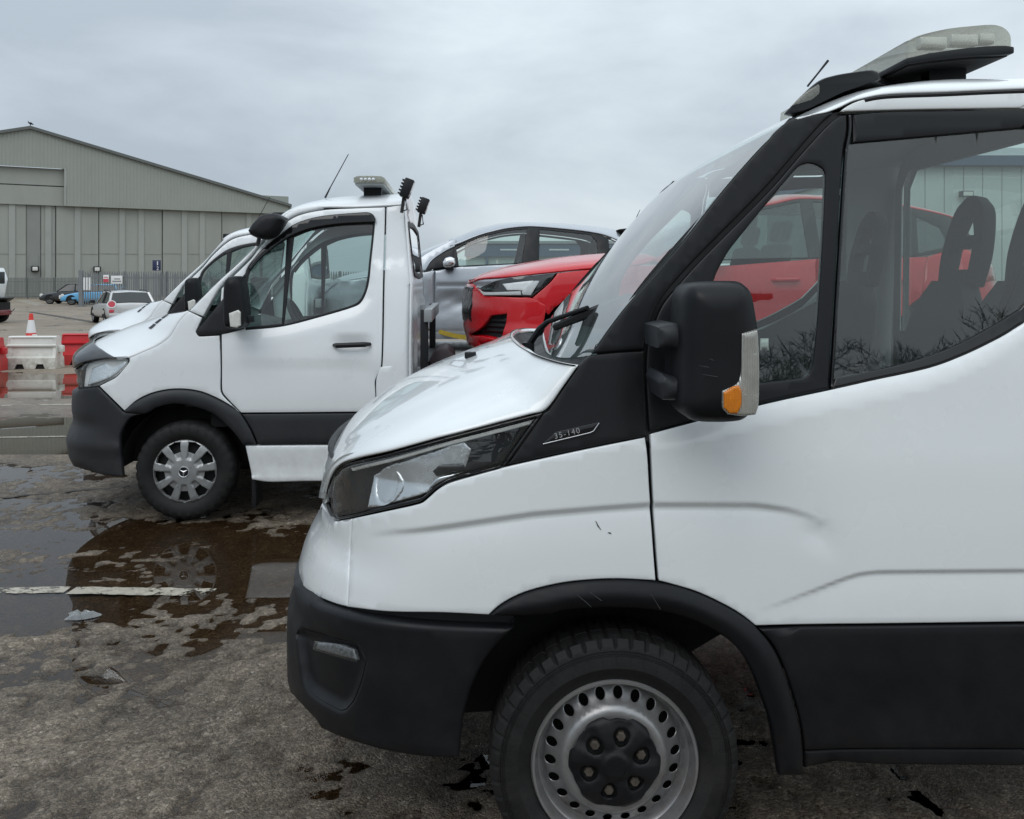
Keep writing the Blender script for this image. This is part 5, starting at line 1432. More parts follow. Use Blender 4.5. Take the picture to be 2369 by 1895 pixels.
# wheel with its nine-spoke cover
WS = 0.335
def cap_rot(a): return a + PI / 2
m = MB()
def tread2(j, k, r): return r - (0.008 if (j in (4, 5) and k % 4 == 0) else 0)
m.lathe([(0.212, 0.030), (0.225, 0.018), (0.26, 0.004), (0.30, 0.008), (0.322, 0.022), (0.335, 0.05), (0.337, 0.09), (0.337, 0.14), (0.333, 0.19), (0.30, 0.21), (0.22, 0.20)], (0, 0, WS), 120, rfun=tread2)
tyre2 = m.build('wheel', M['rubber'], V, sharp=30)
th = np.linspace(0, 2 * PI, 91)[:-1]
hol = []
for k in range(9):
    a = PI / 2 + 2 * PI * (k + 0.5) / 9
    w0, w1 = 0.165, 0.208
    p = []
    for r, wd in ((0.135, 0.155), (0.158, 0.175), (0.188, 0.205), (0.205, 0.215)):
        p.append((r, -wd))
    q = p + [(0.208, 0.0)] + [(r, -wd) for r, wd in p[::-1]]
    hol.append(np.array([(r * math.cos(a + t), WS + r * math.sin(a + t)) for r, t in q]))
def cap9(a, b):
    a = np.atleast_1d(np.asarray(a, float)); b = np.atleast_1d(np.asarray(b, float))
    r = np.sqrt(a**2 + (b - WS) ** 2); ph = np.arctan2(b - WS, a) - PI / 2
    d = np.interp(r, [0, 0.04, 0.10, 0.18, 0.205, 0.217], [0.0, 0.001, 0.006, 0.012, 0.018, 0.03])
    gap_ = np.clip((0.15 - np.cos(9 * ph)) / 0.35, 0, 1) * np.interp(r, [0.085, 0.098, 0.20, 0.21], [0, 1, 1, 0.3])
    return np.stack([a, d + 0.012 * gap_, b], 1)
hc = panel('hub_cap', np.stack([0.217 * np.cos(th), WS + 0.217 * np.sin(th)], 1), cap9, M['silver_plastic'], tyre2, holes=hol, spacing=0.007, bevel=0.002, thick=0.02, gap=0)
m = MB(); m.lathe([(0.001, 0.06), (0.13, 0.055), (0.2, 0.075), (0.215, 0.04)], (0, 0, WS), 48); m.build('rim', M['dark'], tyre2)
m = MB(); m.lathe([(0.030, -0.001), (0.0335, -0.005), (0.036, -0.005), (0.039, 0.001)], (0, 0, WS), 40); m.build('emblem_ring', M['badge_silver'], hc)
m = MB(); m.lathe([(0.0005, -0.0015), (0.032, -0.0015)], (0, 0, WS), 32); m.build('emblem_disc', M['gloss_black'], hc)
m = MB()
for k in range(3):
    a = -PI / 2 + 2 * PI * k / 3
    tip = Vector((0.030 * math.cos(a), -0.002, WS + 0.030 * math.sin(a)))
    for sgn in (-1, 1):
        b_ = a + sgn * PI / 3
        base_ = Vector((0.0075 * math.cos(b_), -0.002, WS + 0.0075 * math.sin(b_)))
        m.add([tip, base_, Vector((0, -0.006, WS))], [(0, 1, 2)])
m.build('emblem_star', M['badge_silver'], hc)
for (x_, y_, sc_) in ((0, 2 * SWD, -1), (3.66, 0.0, 1), (3.66, 2 * SWD, -1)):
    wc = copy_tree(tyre2, V); wc.location = (x_, y_, 0); wc.scale = (1, sc_, 1)
m = MB(); m.lathe([(0.43, 0.03), (0.435, 0.30)], (0, 0, WS + 0.02), 36, a0=0.0, a1=PI); m.lathe([(0.0, 0.30), (0.436, 0.30)], (0, 0, WS + 0.02), 36, a0=0.0, a1=PI); m.build('arch_liner', M['dark'], V)
m = MB(); m.box(-0.62, -0.45, 0.15, 1.8, 0.45, 0.85); m.box(-0.5, 1.4, 0.32, 1.6, 0.40, 0.95); m.box(0.5, 1.44, 0.06, 1.88, 0.36, 0.62); m.box(1.3, 5.6, 0.5, 0.6, 0.52, 0.72); m.box(1.3, 5.6, 1.36, 1.46, 0.52, 0.72); m.tube([(0, 0.1, WS), (0, 1.84, WS)], 0.05, 8); m.tube([(3.66, 0.1, WS), (3.66, 1.84, WS)], 0.05, 8)
m.build('chassis', M['dark'], V)
m = MB(); m.box(0.44, 0.47, 0.05, 0.26, 0.08, 0.34, bev=0.004); m.build('mud_flap', M['black'], V)
# cabin
m = MB(); m.box(0.15, 1.42, 0.12, 1.82, 0.62, 0.74); m.build('cabin_floor', M['dark'], V)
m = MB(); m.prism([(-0.05, 1.22), (0.02, 1.30), (0.16, 1.34), (0.34, 1.30), (0.42, 1.22), (0.40, 0.95), (0.25, 0.75), (-0.05, 0.75)], 0.16, 1.78); m.build('dashboard', M['trim'], V, bevel=0.02)
ring = []; cst = Vector((0.52, 1.42, 1.30)); bx = Vector((0.45, 0, -0.89)).normalized()
for k in range(21): ring.append(cst + Vector((0, 1, 0)) * 0.19 * math.cos(2 * PI * k / 20) + bx * 0.19 * math.sin(2 * PI * k / 20))
m = MB(); m.tube(ring, 0.016, 8, caps=False); m.tube([cst, cst + Vector((-0.2, 0, -0.1))], 0.035, 8); m.tube([cst - bx * 0.18, cst, cst + bx * 0.18], 0.02, 6); m.build('steering_wheel', M['satin'], V)
for y in (0.42, 0.85, 1.46):
    m = MB(); m.box(0.62, 1.12, y - 0.22, y + 0.22, 0.86, 1.0, bev=0.04); R = Matrix.Translation((1.17, y, 1.27)) @ Matrix.Rotation(0.2, 4, 'Y'); m.box(-0.06, 0.06, -0.22, 0.22, -0.34, 0.25, R, bev=0.04); m.box(-0.05, 0.05, -0.12, 0.12, 0.27, 0.45, R, bev=0.035); m.box(0.7, 1.1, y - 0.18, y + 0.18, 0.70, 0.88)
    m.build('seat', M['seat'], V)
def slin(u, v):
    x, y, z = sroof(0.1 + 0.88 * u, v); return (x + 0.02, SWD + (y - SWD) * 0.94, z - 0.06)
grid_panel('headlining', slin, np.linspace(0, 1, 8), np.linspace(0.1, 1.9, 15), M['trim_light'], V, thick=0)
panel('door_lining', strace([(520, 768), (566, 768), (653, 759), (740, 738), (814, 716), (840, 700), (860, 640), (880, 640), (872, 900), (540, 900)]), SS, M['trim'], d1, spacing=0.12, bevel=0, thick=0, lift=-0.05, mirror=SWD)[1].parent = d2
# deck, headboard, winch
DECK = 0.86
m = MB(); m.box(1.62, 5.75, 0.0, 2 * SWD, DECK - 0.09, DECK, bev=0.006)
for k in range(40): m.box(1.65 + k * 0.1, 1.66 + k * 0.1, 0.08, 2 * SWD - 0.08, DECK, DECK + 0.006)
m.build('deck', M['alu'], V)
hb_ = link('headboard', None, None, V)
xq, zq = FS.at(982, 716, 0.12)
for y in (0.08, 1.80):
    m = MB(); m.box(xq - 0.027, xq + 0.027, y, y + 0.06, DECK, zq, bev=0.006); m.build('post', M['satin'], hb_)
m = MB(); m.box(xq + 0.0, xq + 0.055, 0.02, 1.92, zq - 0.085, zq + 0.004, bev=0.006); m.build('cross_bar', M['galv'], hb_)
m = MB(); m.box(xq - 0.02, xq + 0.02, 0.10, 1.84, DECK + 0.12, DECK + 0.18); m.build('lower_rail', M['satin'], hb_)
wp_ = [FS.at(a, b, 0.30) for a, b in [(994, 900), (994, 832), (1008, 810), (1034, 804), (1050, 819), (1056, 845), (1058, 900)]]
m = MB(); m.prism([(x, z) for x, z in wp_], 0.30, 0.85); wnc = m.build('winch_cover', M['maroon'], V, bevel=0.02)
# the truck behind it: the same kind, another fit-out
F2 = Frame(369, 9.75, 3.0)
van2 = copy_tree(van)
van2.location = F2.o
van2['label'] = 'white recovery truck half hidden behind its twin, carrying a dented silver car'
def drop(o):
    for ch in list(o.children): drop(ch)
    bpy.data.objects.remove(o)
for ch in list(van2.children):
    st = ch.name.split('.')[0]
    if st in ('bonnet_guard', 'kerb_mirror', 'light_bar', 'work_lamp', 'winch_cover'): drop(ch)
    elif st == 'door':
        for g in list(ch.children):
            if g.name.split('.')[0] == 'wind_deflector': drop(g)
van, V = van, van2
bb = van_bar(M['gloss_black'], True)
m = MB(); r_ = sroof(0.02, 0.5); m.box(r_[0] - 0.02, r_[0] + 0.10, 0.40, 0.60, r_[2] - 0.01, r_[2] + 0.05, bev=0.01); m.build('roof_marker', M['satin'], van2)
V = van
# ------------------------------------------------------------------ red car on the first bed
FR = Frame(1363, 6.56, 3.0)
RW = 0.88
R_INS = [(0.8, 0.05), (1.15, 0.02), (1.4, 0.012), (1.6, 0.02), (1.78, 0.05), (1.85, 0.075), (2.25, 0.25), (2.4, 0.32)]
SR = Side(FR, RW, -0.42, R_INS, [(0, 0.5)], p=2.3, X1=2.75, Lr=[(0.8, 0.42), (1.4, 0.47), (1.75, 0.42), (1.9, 0.25), (2.3, 0.05)], pr=2.6)
_r = SR.solve_front([(1083, 652), (1074, 668), (1071, 690), (1070, 725), (1074, 750), (1081, 770), (1086, 800), (1100, 812)])
SR.Lf = [(0.8, _r[0][1] - 0.05)] + _r + [(1.9, _r[-1][1] - 0.03)]
SRN, SRR = SR.X0 - SR.sg[-1], SR.X1 + SR.sr[-1]
red = thing('hatchback_car', 'bright red hatchback strapped on the bed behind the cab with the black bonnet guard', 'car', FR.o, FR.yaw)
red.location.z = 0
def rt(pts, closed=True, **k): return SR.trace(pts, step=5.0, closed=closed, **k)
K = dict(spacing=0.05)
fv = rt([(1134, 731), (1172, 726.5), (1170, 745), (1161, 786), (1125, 778), (1090, 774.5), (1112, 760)])
lf = rt([(1113, 796), (1160, 785), (1158, 800), (1120, 803)])
panel('front_bumper', cat([[SRN, 1.12]], [[SRN, 1.62]], rt([(1092, 654), (1103, 664), (1118, 685), (1200, 688), (1229, 689), (1264, 704), (1260, 738), (1248, 770), (1243, 803), (1180, 810), (1110, 812)], closed=False)), SR, M['red'], red, holes=[fv, lf], bevel=0.006, thick=0.03, spacing=0.03, mirror=RW,
      relief=lambda Q: 0.015 * np.clip((1.32 - Q[:, 1]) / 0.05, 0, 1) * np.clip((1.29 - Q[:, 1] + 0.1) / 0.1, 0, 1))
panel('bumper_vent', offset_poly(fv if area2(fv) > 0 else fv[::-1], -0.004), SR, M['black'], red, bevel=0.004, thick=0, lift=-0.03, spacing=0.02, mirror=RW, relief=lambda Q: 0.006 * np.sign(np.sin(Q[:, 1] * 160)))
panel('lower_vent', offset_poly(lf if area2(lf) > 0 else lf[::-1], -0.004), SR, M['black'], red, bevel=0.002, thick=0, lift=-0.02, spacing=0.03, mirror=RW)
gx = SR.hit(1092, 700)[0]
panel('grille', np.array([(SRN, 1.30), (gx - 0.02, 1.32), (gx + 0.02, 1.45), (gx - 0.0, 1.58), (SRN, 1.60)]), SR, M['gloss_black'], red, bevel=0.004, thick=0.01, lift=0.003, spacing=0.02, mirror=RW, relief=lambda Q: 0.003 * np.sign(np.sin(Q[:, 1] * 90) * np.sin(Q[:, 0] * 80)))
lo = rt([(1101, 664.5), (1118, 657), (1162, 644), (1288, 630.5), (1270, 654), (1231, 687), (1201, 685.5), (1119, 684)])
hb2 = panel('headlight', lo, SR, M['gloss_black'], red, bevel=0.002, thick=0, lift=-0.02, spacing=0.04)
panel('reflector', rt([(1160, 656), (1235, 648), (1228, 676), (1200, 672), (1172, 672)]), SR, M['lamp_silver'], hb2, bevel=0.004, thick=0.01, lift=-0.006, spacing=0.03)
panel('light_strip', rt([(1106, 668), (1121, 676), (1204, 674), (1206, 682.5), (1119, 683)]), SR, M['sign_white'], hb2, bevel=0.002, thick=0.006, lift=0.002, spacing=0.03, gap=0)
panel('light_strip', rt([(1207, 675), (1234, 651), (1248, 650), (1228, 683), (1209, 682)]), SR, M['sign_white'], hb2, bevel=0.002, thick=0.006, lift=0.002, spacing=0.03, gap=0)
panel('lens', lo, SR, M['lens'], hb2, bevel=0.003, thick=0.004, lift=0.007, spacing=0.04)
xd, xd2, xq = 0.62, 1.66, 2.42
th = np.linspace(0.0, PI, 25)
archp = lambda cx, r=0.345, zc=1.19: np.array([(cx + r * math.cos(a), zc + r * math.sin(a)) for a in th])
wgx0 = SR.hit(1264, 704)[0]
def arc(cx, a0, a1, r=0.345, zc=1.19, n=14): return [(cx + r * math.cos(a), zc + r * math.sin(a)) for a in np.linspace(a0, a1, n)]
zs = 1.10
panel('front_wing', cat(rt([(1231, 690), (1271, 655), (1290, 632), (1340, 626), (1406, 620), (1480, 614.5), (1560, 611)], closed=False), [[xd, 1.70]], [[xd, zs]], arc(0, -0.25, 2.55)), SR, M['red'], red, bevel=0.005, thick=0.03, mirror=RW, **K)
belt = lambda x: 1.765 + 0.02 * (x - 0.6)
panel('door', np.array([(xd, zs), (xd2, zs), (xd2, belt(xd2)), (xd, belt(xd) - 0.06)]), SR, M['red'], red, bevel=0.005, thick=0.03, mirror=RW, spacing=0.06, relief=lambda Q: -0.012 * np.exp(-((Q[:, 1] - 1.40) / 0.07) ** 2))
panel('door', cat([[xd2, zs]], arc(2.56, PI - 0.25, 1.9, 0.345), [[xq, 1.55]], [[xq + 0.06, belt(xq)]], [[xd2, belt(xd2)]]), SR, M['red'], red, bevel=0.005, thick=0.03, mirror=RW, spacing=0.06)
panel('rear_quarter', cat([[xq, 1.55]], arc(2.56, 1.85, -0.25, 0.345), [[2.9, 1.10]], [[SRR, 1.10]], [[SRR, 1.75]], [[2.80, 1.86]], [[2.60, 1.84]], [[xq + 0.06, belt(xq)]]), SR, M['red'], red, bevel=0.005, thick=0.03, mirror=RW, spacing=0.05)
panel('sill', np.array([(0.34, 1.03), (2.22, 1.03), (2.22, zs), (0.34, zs)]), SR, M['black'], red, bevel=0.005, thick=0.03, mirror=RW, spacing=0.1)
# door handles
for xh in (1.42, 2.22):
    y0 = float(SR(xh, 1.63)[0][1])
    for yy, sg in ((y0, 1), (2 * RW - y0, -1)):
        m = MB(); m.tube([(xh - 0.10, yy + 0.01 * sg, 1.63), (xh - 0.08, yy - 0.03 * sg, 1.632), (xh + 0.08, yy - 0.03 * sg, 1.636), (xh + 0.10, yy + 0.01 * sg, 1.636)], 0.014, 8); m.build('door_handle', M['red'], red)
# roofline: windows and roof
roofE = [FR.at3(a, b, y) for a, b, y in []]
zr = lambda x: np.interp(x, [0.55, 0.85, 1.2, 1.6, 2.1, 2.5, 2.8, 3.0], [1.80, 1.98, 2.16, 2.245, 2.235, 2.17, 2.09, 1.95])
def glass_poly(x0, x1, fr0, fr1):
    top = [(x, float(zr(x)) - 0.035) for x in np.linspace(x0 + fr0, x1 + fr1, 10)]
    return np.array([(x0, belt(x0) + 0.012), (x1, belt(x1) + 0.012)] + top[::-1])
panel('window_glass', glass_poly(0.70, 1.60, 0.14, 0.0), SR, M['glass_dark'], red, bevel=0, thick=0, mirror=RW, spacing=0.1, lift=-0.006)
panel('window_glass', glass_poly(1.70, 2.34, 0.0, 0.04), SR, M['glass_dark'], red, bevel=0, thick=0, mirror=RW, spacing=0.1, lift=-0.006)
panel('window_glass', np.array([(2.42, 1.83), (2.66, 1.88), (2.62, 2.02), (2.46, 2.10)]), SR, M['glass_dark'], red, bevel=0, thick=0, mirror=RW, spacing=0.1, lift=-0.006)
fo = np.array([(0.58, belt(0.6) - 0.05)] + [(x, belt(x) + 0.004) for x in (0.7, 1.2, 1.8, 2.4)] + [(2.74, 1.86)] + [(x, float(zr(x)) - 0.012) for x in np.linspace(2.72, 0.78, 20)])
panel('window_trim', fo, SR, M['gloss_black'], red, holes=[glass_poly(0.70, 1.60, 0.14, 0.0), glass_poly(1.70, 2.34, 0.0, 0.04), np.array([(2.42, 1.83), (2.66, 1.88), (2.62, 2.02), (2.46, 2.10)])], bevel=0.003, thick=0.02, mirror=RW, spacing=0.08)
def car_roof(S, W, zfun, xs, crown, mat, par, name='roof', v0=0.0, zc0=None):
    E_ = [Vector(tuple(S(x, float(zfun(x)) - 0.012)[0])) for x in xs]
    C_ = [Vector((p.x - (0.10 if i == 0 else 0.02), W, p.z + crown)) for i, p in enumerate(E_)]
    return grid_panel(name, loft_top(poly_curve(E_), poly_curve(C_), W, 2.0), np.linspace(0, 1, 36), np.linspace(0, 2, 33), mat, par, thick=0.02)
car_roof(SR, RW, zr, [0.86, 1.0, 1.2, 1.4, 1.6, 1.85, 2.1, 2.35, 2.6, 2.78, 2.86], 0.07, M['red'], red)
def flat_loft(E_, C_, W, name, mat, par, v=(0.0, 2.0)):
    e, c = interp_curve(E_), interp_curve(C_)
    def f(u, q):
        far = q > 1; k = 2 - q if far else q
        a, b = e(u), c(u); kk = 1 - (1 - k) ** 2; y = a[1] + (b[1] - a[1]) * k
        return (a[0] + (b[0] - a[0]) * kk, 2 * W - y if far else y, a[2] + (b[2] - a[2]) * kk)
    return grid_panel(name, f, np.linspace(0, 1, 12), np.linspace(v[0], v[1], 21), mat, par, thick=0)
e0 = Vector(tuple(SR(0.50, 1.79)[0])); e1 = Vector(tuple(SR(0.88, 2.0)[0]))
flat_loft([e0, (e0 + e1) / 2 + Vector((0, 0, 0.015)), e1], [Vector((0.30, RW, 1.80)), Vector((0.52, RW, 1.96)), Vector((0.80, RW, 2.10))], RW, 'windscreen', M['glass_dark'], red)
pa = rt([(1560, 612), (1500, 614)], closed=False)
panel('windscreen_pillar', cat([[0.46, 1.77]], [[0.60, 1.745]], [[0.80, 1.92]], [[1.0, 2.07]], [[0.93, 2.05]], [[0.70, 1.93]]), SR, M['red'], red, bevel=0.004, thick=0.03, mirror=RW, spacing=0.06)
Eb3 = [p3(SR, *q) for q in [(1088, 653), (1098, 651), (1112, 645), (1162, 642), (1215, 636.5), (1288, 629), (1340, 624), (1406, 618.5), (1480, 613)]]
Eb3.append(Vector(tuple(SR(0.5, 1.785)[0])))
Cb3 = [FR.at3(a, b, 0.8) for a, b in [(1080, 655), (1085, 650), (1111, 635), (1158, 619), (1200, 610), (1240, 603), (1284, 596), (1340, 590), (1400, 585.5), (1440, 583)]]
for c_ in Cb3: c_.y = RW
grid_panel('bonnet', loft_top(poly_curve(Eb3), poly_curve(Cb3), RW, 2.0), np.linspace(0, 1, 40), np.linspace(0, 2, 41), M['red'], red, thick=0.02)
# tailgate glass, lamps, mirror, cabin
e0 = Vector(tuple(SR(2.84, 2.07)[0])); e1 = Vector(tuple(SR(2.98, 1.80)[0]))
flat_loft([e0, (e0 + e1) / 2, e1], [Vector((2.95, RW, 2.15)), Vector((3.08, RW, 1.97)), Vector((3.17, RW, 1.78))], RW, 'tailgate_glass', M['glass_dark'], red)
panel('tail_light', np.array([(2.86, 1.60), (SRR - 0.5, 1.58), (SRR - 0.45, 1.74), (2.82, 1.82)]), SR, surface('tail_lamp', (0.35, 0.01, 0.01), 0.15, coat=1), red, bevel=0.006, thick=0.02, lift=0.006, mirror=RW, spacing=0.05)
for y_, sg in ((-0.02, 1), (2 * RW + 0.02, -1)):
    m = MB(); m.box(0.78, 0.96, y_ - 0.08, y_ + 0.08, 1.78, 1.92, bev=0.03); m.build('mirror', M['red'], red)
def car_inside(par, W, z0, xs, xe, zb):
    m = MB(); m.box(xs - 1.15, xe + 0.6, 0.20, 2 * W - 0.20, z0 + 0.22, z0 + 0.42); m.box(xs - 1.3, xs - 0.2, 0.25, 2 * W - 0.25, z0 + 0.3, zb - 0.16); m.build('underbody', M['dark'], par)
    m = MB(); m.prism([(xs - 0.35, zb - 0.25), (xs - 0.30, zb - 0.06), (xs + 0.05, zb - 0.03), (xs + 0.10, zb - 0.3)], 0.12, 2 * W - 0.12); m.build('dashboard', M['trim'], par)
    for xx in (xs + 0.72, xs + 1.55):
        for y in (W - 0.38, W + 0.38):
            m = MB(); R = Matrix.Translation((xx, y, zb - 0.08)) @ Matrix.Rotation(0.25, 4, 'Y'); m.box(-0.06, 0.06, -0.23, 0.23, -0.4, 0.22, R, bev=0.04); m.box(-0.045, 0.045, -0.13, 0.13, 0.24, 0.40, R, bev=0.03); m.build('seat', M['seat'], par)
car_inside(red, RW, 0.86, 0.75, 2.3, 1.77)
def car_wheel(par, x, z, W, r=0.32, mat=None):
    m = MB(); m.lathe([(r * 0.66, 0.02), (r * 0.74, 0.004), (r * 0.92, 0.008), (r * 0.985, 0.03), (r, 0.07), (r, 0.14), (r * 0.97, 0.19), (r * 0.7, 0.2)], (0, 0, 0), 48)
    w = m.build('wheel', M['rubber'], par, loc=(x, 0.03, z))
    m = MB(); m.lathe([(r * 0.67, 0.03), (r * 0.66, 0.012), (r * 0.62, 0.014), (r * 0.60, 0.05)], (0, 0, 0), 40)
    for k in range(10):
        a = 2 * PI * k / 10; ca, sa = math.cos(a), math.sin(a)
        m.tube([(0.05 * ca, 0.02, 0.05 * sa), (r * 0.63 * ca, 0.02, r * 0.63 * sa)], [0.022, 0.016], 6)
    m.lathe([(0.001, 0.008), (0.05, 0.012), (0.06, 0.04)], (0, 0, 0), 20)
    m.build('rim', mat or M['silver_plastic'], w)
    m = MB(); m.lathe([(0.001, 0.08), (r * 0.62, 0.08)], (0, 0, 0), 24); m.build('brake_disc', M['dark'], w)
    w2 = copy_tree(w, par); w2.location = (x, 2 * W - 0.03, z); w2.scale = (1, -1, 1)
    return w
for x_ in (0.0, 2.56): car_wheel(red, x_, 1.185, RW, 0.325)
m = MB()
for cx_ in (0, 2.56): m.lathe([(0.36, 0.05), (0.365, 0.3)], (cx_, 0, 1.19), 28, a0=-0.2, a1=PI + 0.2); m.lathe([(0.0, 0.3), (0.366, 0.3)], (cx_, 0, 1.19), 28, a0=-0.2, a1=PI + 0.2)
m.build('arch_liner', M['dark'], red)

# ------------------------------------------------------------------ silver car with the crumpled door on the second bed
FV = Frame(905, 10.03, 3.0)
VW = 0.90
V_INS = [(0.8, 0.06), (1.10, 0.03), (1.45, 0.02), (1.6, 0.012), (1.78, 0.045), (1.86, 0.075), (2.2, 0.22), (2.35, 0.30)]
dx0, dz0 = FV.at(1043, 700, 0.0)
def dent(a, z):
    q = ((a - dx0 - 0.05) / 0.30) ** 2 + ((z - dz0) / 0.13) ** 2
    w_ = 0.040 * np.exp(-q) * (1 + 0.14 * np.sin(a * 13 + z * 21) + 0.08 * np.sin(z * 41 - a * 23))
    ln = 0.016 * np.exp(-((z - (FV.at(1040, 661, 0)[1])) / 0.018) ** 2)
    return w_ + ln
SV = Side(FV, VW, -0.35, V_INS, [(0.8, 0.5), (2.4, 0.5)], p=2.3, X1=2.95, Lr=[(0.8, 0.40), (1.5, 0.45), (1.85, 0.40), (2.3, 0.05)], pr=2.6, add=dent)
SVN, SVR = SV.X0 - SV.sg[-1], SV.X1 + SV.sr[-1]
sil = thing('hatchback_car', 'pale silver blue hatchback with a crumpled door riding on the farther recovery bed', 'car', FV.o, FV.yaw)
def vt(pts, closed=True, **k): return SV.trace(pts, step=3.0, closed=closed, **k)
xa = SV.hit(1006, 640)[0]; xb = SV.hit(1226, 640)[0]; xc = SV.hit(1392, 640)[0]
beltz = [SV.hit(990, 626)[1], SV.hit(1060, 617)[1], SV.hit(1206, 610)[1], SV.hit(1384, 602)[1]]
bx_ = [SV.hit(990, 626)[0], SV.hit(1060, 617)[0], SV.hit(1206, 610)[0], SV.hit(1384, 602)[0]]
vb = lambda x: float(np.interp(x, bx_, beltz))
top_px = [(1050, 574), (1075, 562), (1103, 548.5), (1140, 538), (1175, 530.5), (1221, 526), (1248, 527), (1300, 532), (1360, 539), (1400, 548), (1449, 570)]
topl = vt(top_px, closed=False)
tz = lambda x: float(np.interp(x, topl[:, 0], topl[:, 1]))
zsv = 1.08
panel('front_wing', cat([[SVN, 1.05]], [[SVN, 1.60]], [[-0.3, 1.66]], [[xa - 0.3, vb(xa) - 0.06]], [[xa, vb(xa) - 0.01]], [[xa - 0.02, zsv]], arc(0, -0.2, PI + 0.2, 0.35, 1.2)), SV, M['silverblue'], sil, bevel=0.005, thick=0.03, mirror=VW, spacing=0.06)
panel('door', np.array([(xa - 0.02, zsv), (xb, zsv), (xb, vb(xb)), (xa + 0.3, vb(xa + 0.3)), (xa, vb(xa) - 0.01)]), SV, M['silverblue'], sil, bevel=0.005, thick=0.03, mirror=VW, spacing=0.022)
panel('door', cat([[xb, zsv]], arc(2.62, PI - 0.2, 1.95, 0.35, 1.2), [[xc, vb(xc)]], [[xb, vb(xb)]]), SV, M['silverblue'], sil, bevel=0.005, thick=0.03, mirror=VW, spacing=0.05)
panel('rear_quarter', cat(arc(2.62, 1.9, -0.2, 0.35, 1.2), [[3.0, 1.1]], [[SVR, 1.1]], [[SVR, 1.8]], [[3.05, 1.9]], [[SV.hit(1450, 572)[0], SV.hit(1450, 572)[1]]], [[xc + 0.05, vb(xc)]]), SV, M['silverblue'], sil, bevel=0.005, thick=0.03, mirror=VW, spacing=0.06)
panel('sill', np.array([(0.33, 0.99), (2.28, 0.99), (2.28, zsv - 0.004), (0.33, zsv - 0.004)]), SV, M['silverblue'], sil, bevel=0.006, thick=0.03, mirror=VW, spacing=0.08)
g1 = vt([(1056, 577), (1075, 566), (1103, 552), (1140, 541.5), (1175, 534), (1220, 529.5), (1206, 608), (1061, 614.5)], corner=30)
g2 = vt([(1249, 531), (1300, 536), (1366, 543.5), (1381, 560), (1384, 600), (1247, 606)], corner=30)
g3 = vt([(1406, 552), (1430, 561), (1446, 571), (1412, 583)], corner=30)
for g_ in (g1, g2, g3): panel('window_glass', g_, SV, M['glass'], sil, bevel=0, thick=0, lift=-0.006, mirror=VW, spacing=0.1)
tri = vt([(985, 628), (1000, 604), (1030, 583), (1052, 573), (1049, 612), (1056, 617), (1010, 621)], corner=30)
panel('mirror_triangle', tri, SV, M['satin'], sil, bevel=0.003, thick=0.01, lift=0.002, mirror=VW, spacing=0.06)
trim = cat([[SV.hit(1050, 618)[0], vb(SV.hit(1050, 618)[0]) + 0.002]], [[x, vb(x) + 0.002] for x in np.linspace(SV.hit(1060, 617)[0], bx_[-1], 8)], vt([(1412, 586), (1449, 572)], closed=False), topl[::-1] + np.array([0, 0.004]))
panel('window_trim', trim, SV, M['satin'], sil, holes=[g1, g2, g3], bevel=0.002, thick=0.02, lift=-0.001, mirror=VW, spacing=0.08)
rail = vt([(1042, 569), (1075, 557), (1103, 545), (1140, 534.5), (1175, 527), (1221, 522.5), (1248, 523.5), (1300, 528), (1360, 535), (1405, 545), (1449, 566)], closed=False)
Ev = [Vector(tuple(SV(a, z - 0.006)[0])) for a, z in rail[::9]]
top_c = [(1040, 556), (1089, 534.5), (1145, 519.5), (1186, 515.5), (1242, 515.5), (1312, 518), (1395, 526.5), (1462, 539)]
Cv = interp_curve([Vector((*[FV.at(a, b, 0.62)][0][:1], VW, FV.at(a, b, 0.62)[1])) for a, b in top_c])
nE = len(Ev)
def cv_at(u):
    x = float(poly_curve(Ev)(u)[0]); best = min(np.linspace(0, 1, 60), key=lambda t: abs(Cv(t)[0] - (x - 0.03)))
    p = Cv(best); return Vector((x - 0.03, VW, p[2] + 0.012))
Cv2 = [cv_at(i / (nE - 1)) for i in range(nE)]
grid_panel('roof', loft_top(poly_curve(Ev), poly_curve(Cv2), VW, 2.0), np.linspace(0, 1, 34), np.linspace(0, 2, 33), M['silverblue'], sil, thick=0.02)
# A pillar and windscreen
panel('windscreen_pillar', vt([(984, 588), (1042, 556.5), (1056, 553), (1052, 570), (1030, 581), (1000, 602), (984, 626), (965, 630), (960, 610)], corner=30), SV, M['silverblue'], sil, bevel=0.004, thick=0.03, mirror=VW, spacing=0.05)
e0 = Vector(tuple(SV(SV.hit(965, 605)[0], SV.hit(965, 605)[1])[0])); e1 = Vector(tuple(SV(*SV.hit(1044, 560))[0]))
flat_loft([e0, (e0 + e1) / 2, e1], [e0 + Vector((-0.2, VW - e0.y, 0.02)), (e0 + e1) / 2 + Vector((-0.17, VW - (e0.y + e1.y) / 2, 0.03)), Cv2[0]], VW, 'windscreen', M['glass'], sil)
Ebv = [Vector(tuple(SV(x, z)[0])) for x, z in [(-0.80, 1.50), (-0.6, 1.60), (-0.3, 1.66), (0.0, 1.70), (0.25, 1.74)]]
Cbv = [Vector((x, VW, z)) for x, z in [(-0.86, 1.50), (-0.66, 1.66), (-0.36, 1.74), (-0.1, 1.79), (0.10, 1.83)]]
grid_panel('bonnet', loft_top(poly_curve(Ebv), poly_curve(Cbv), VW, 2.0), np.linspace(0, 1, 20), np.linspace(0, 2, 21), M['silverblue'], sil, thick=0.02)
mo = trace_plane(FV, [(1024, 607), (1030, 597), (1042, 594), (1052, 598), (1054, 610), (1046, 618), (1032, 620), (1025, 615)], -0.10, step=2)
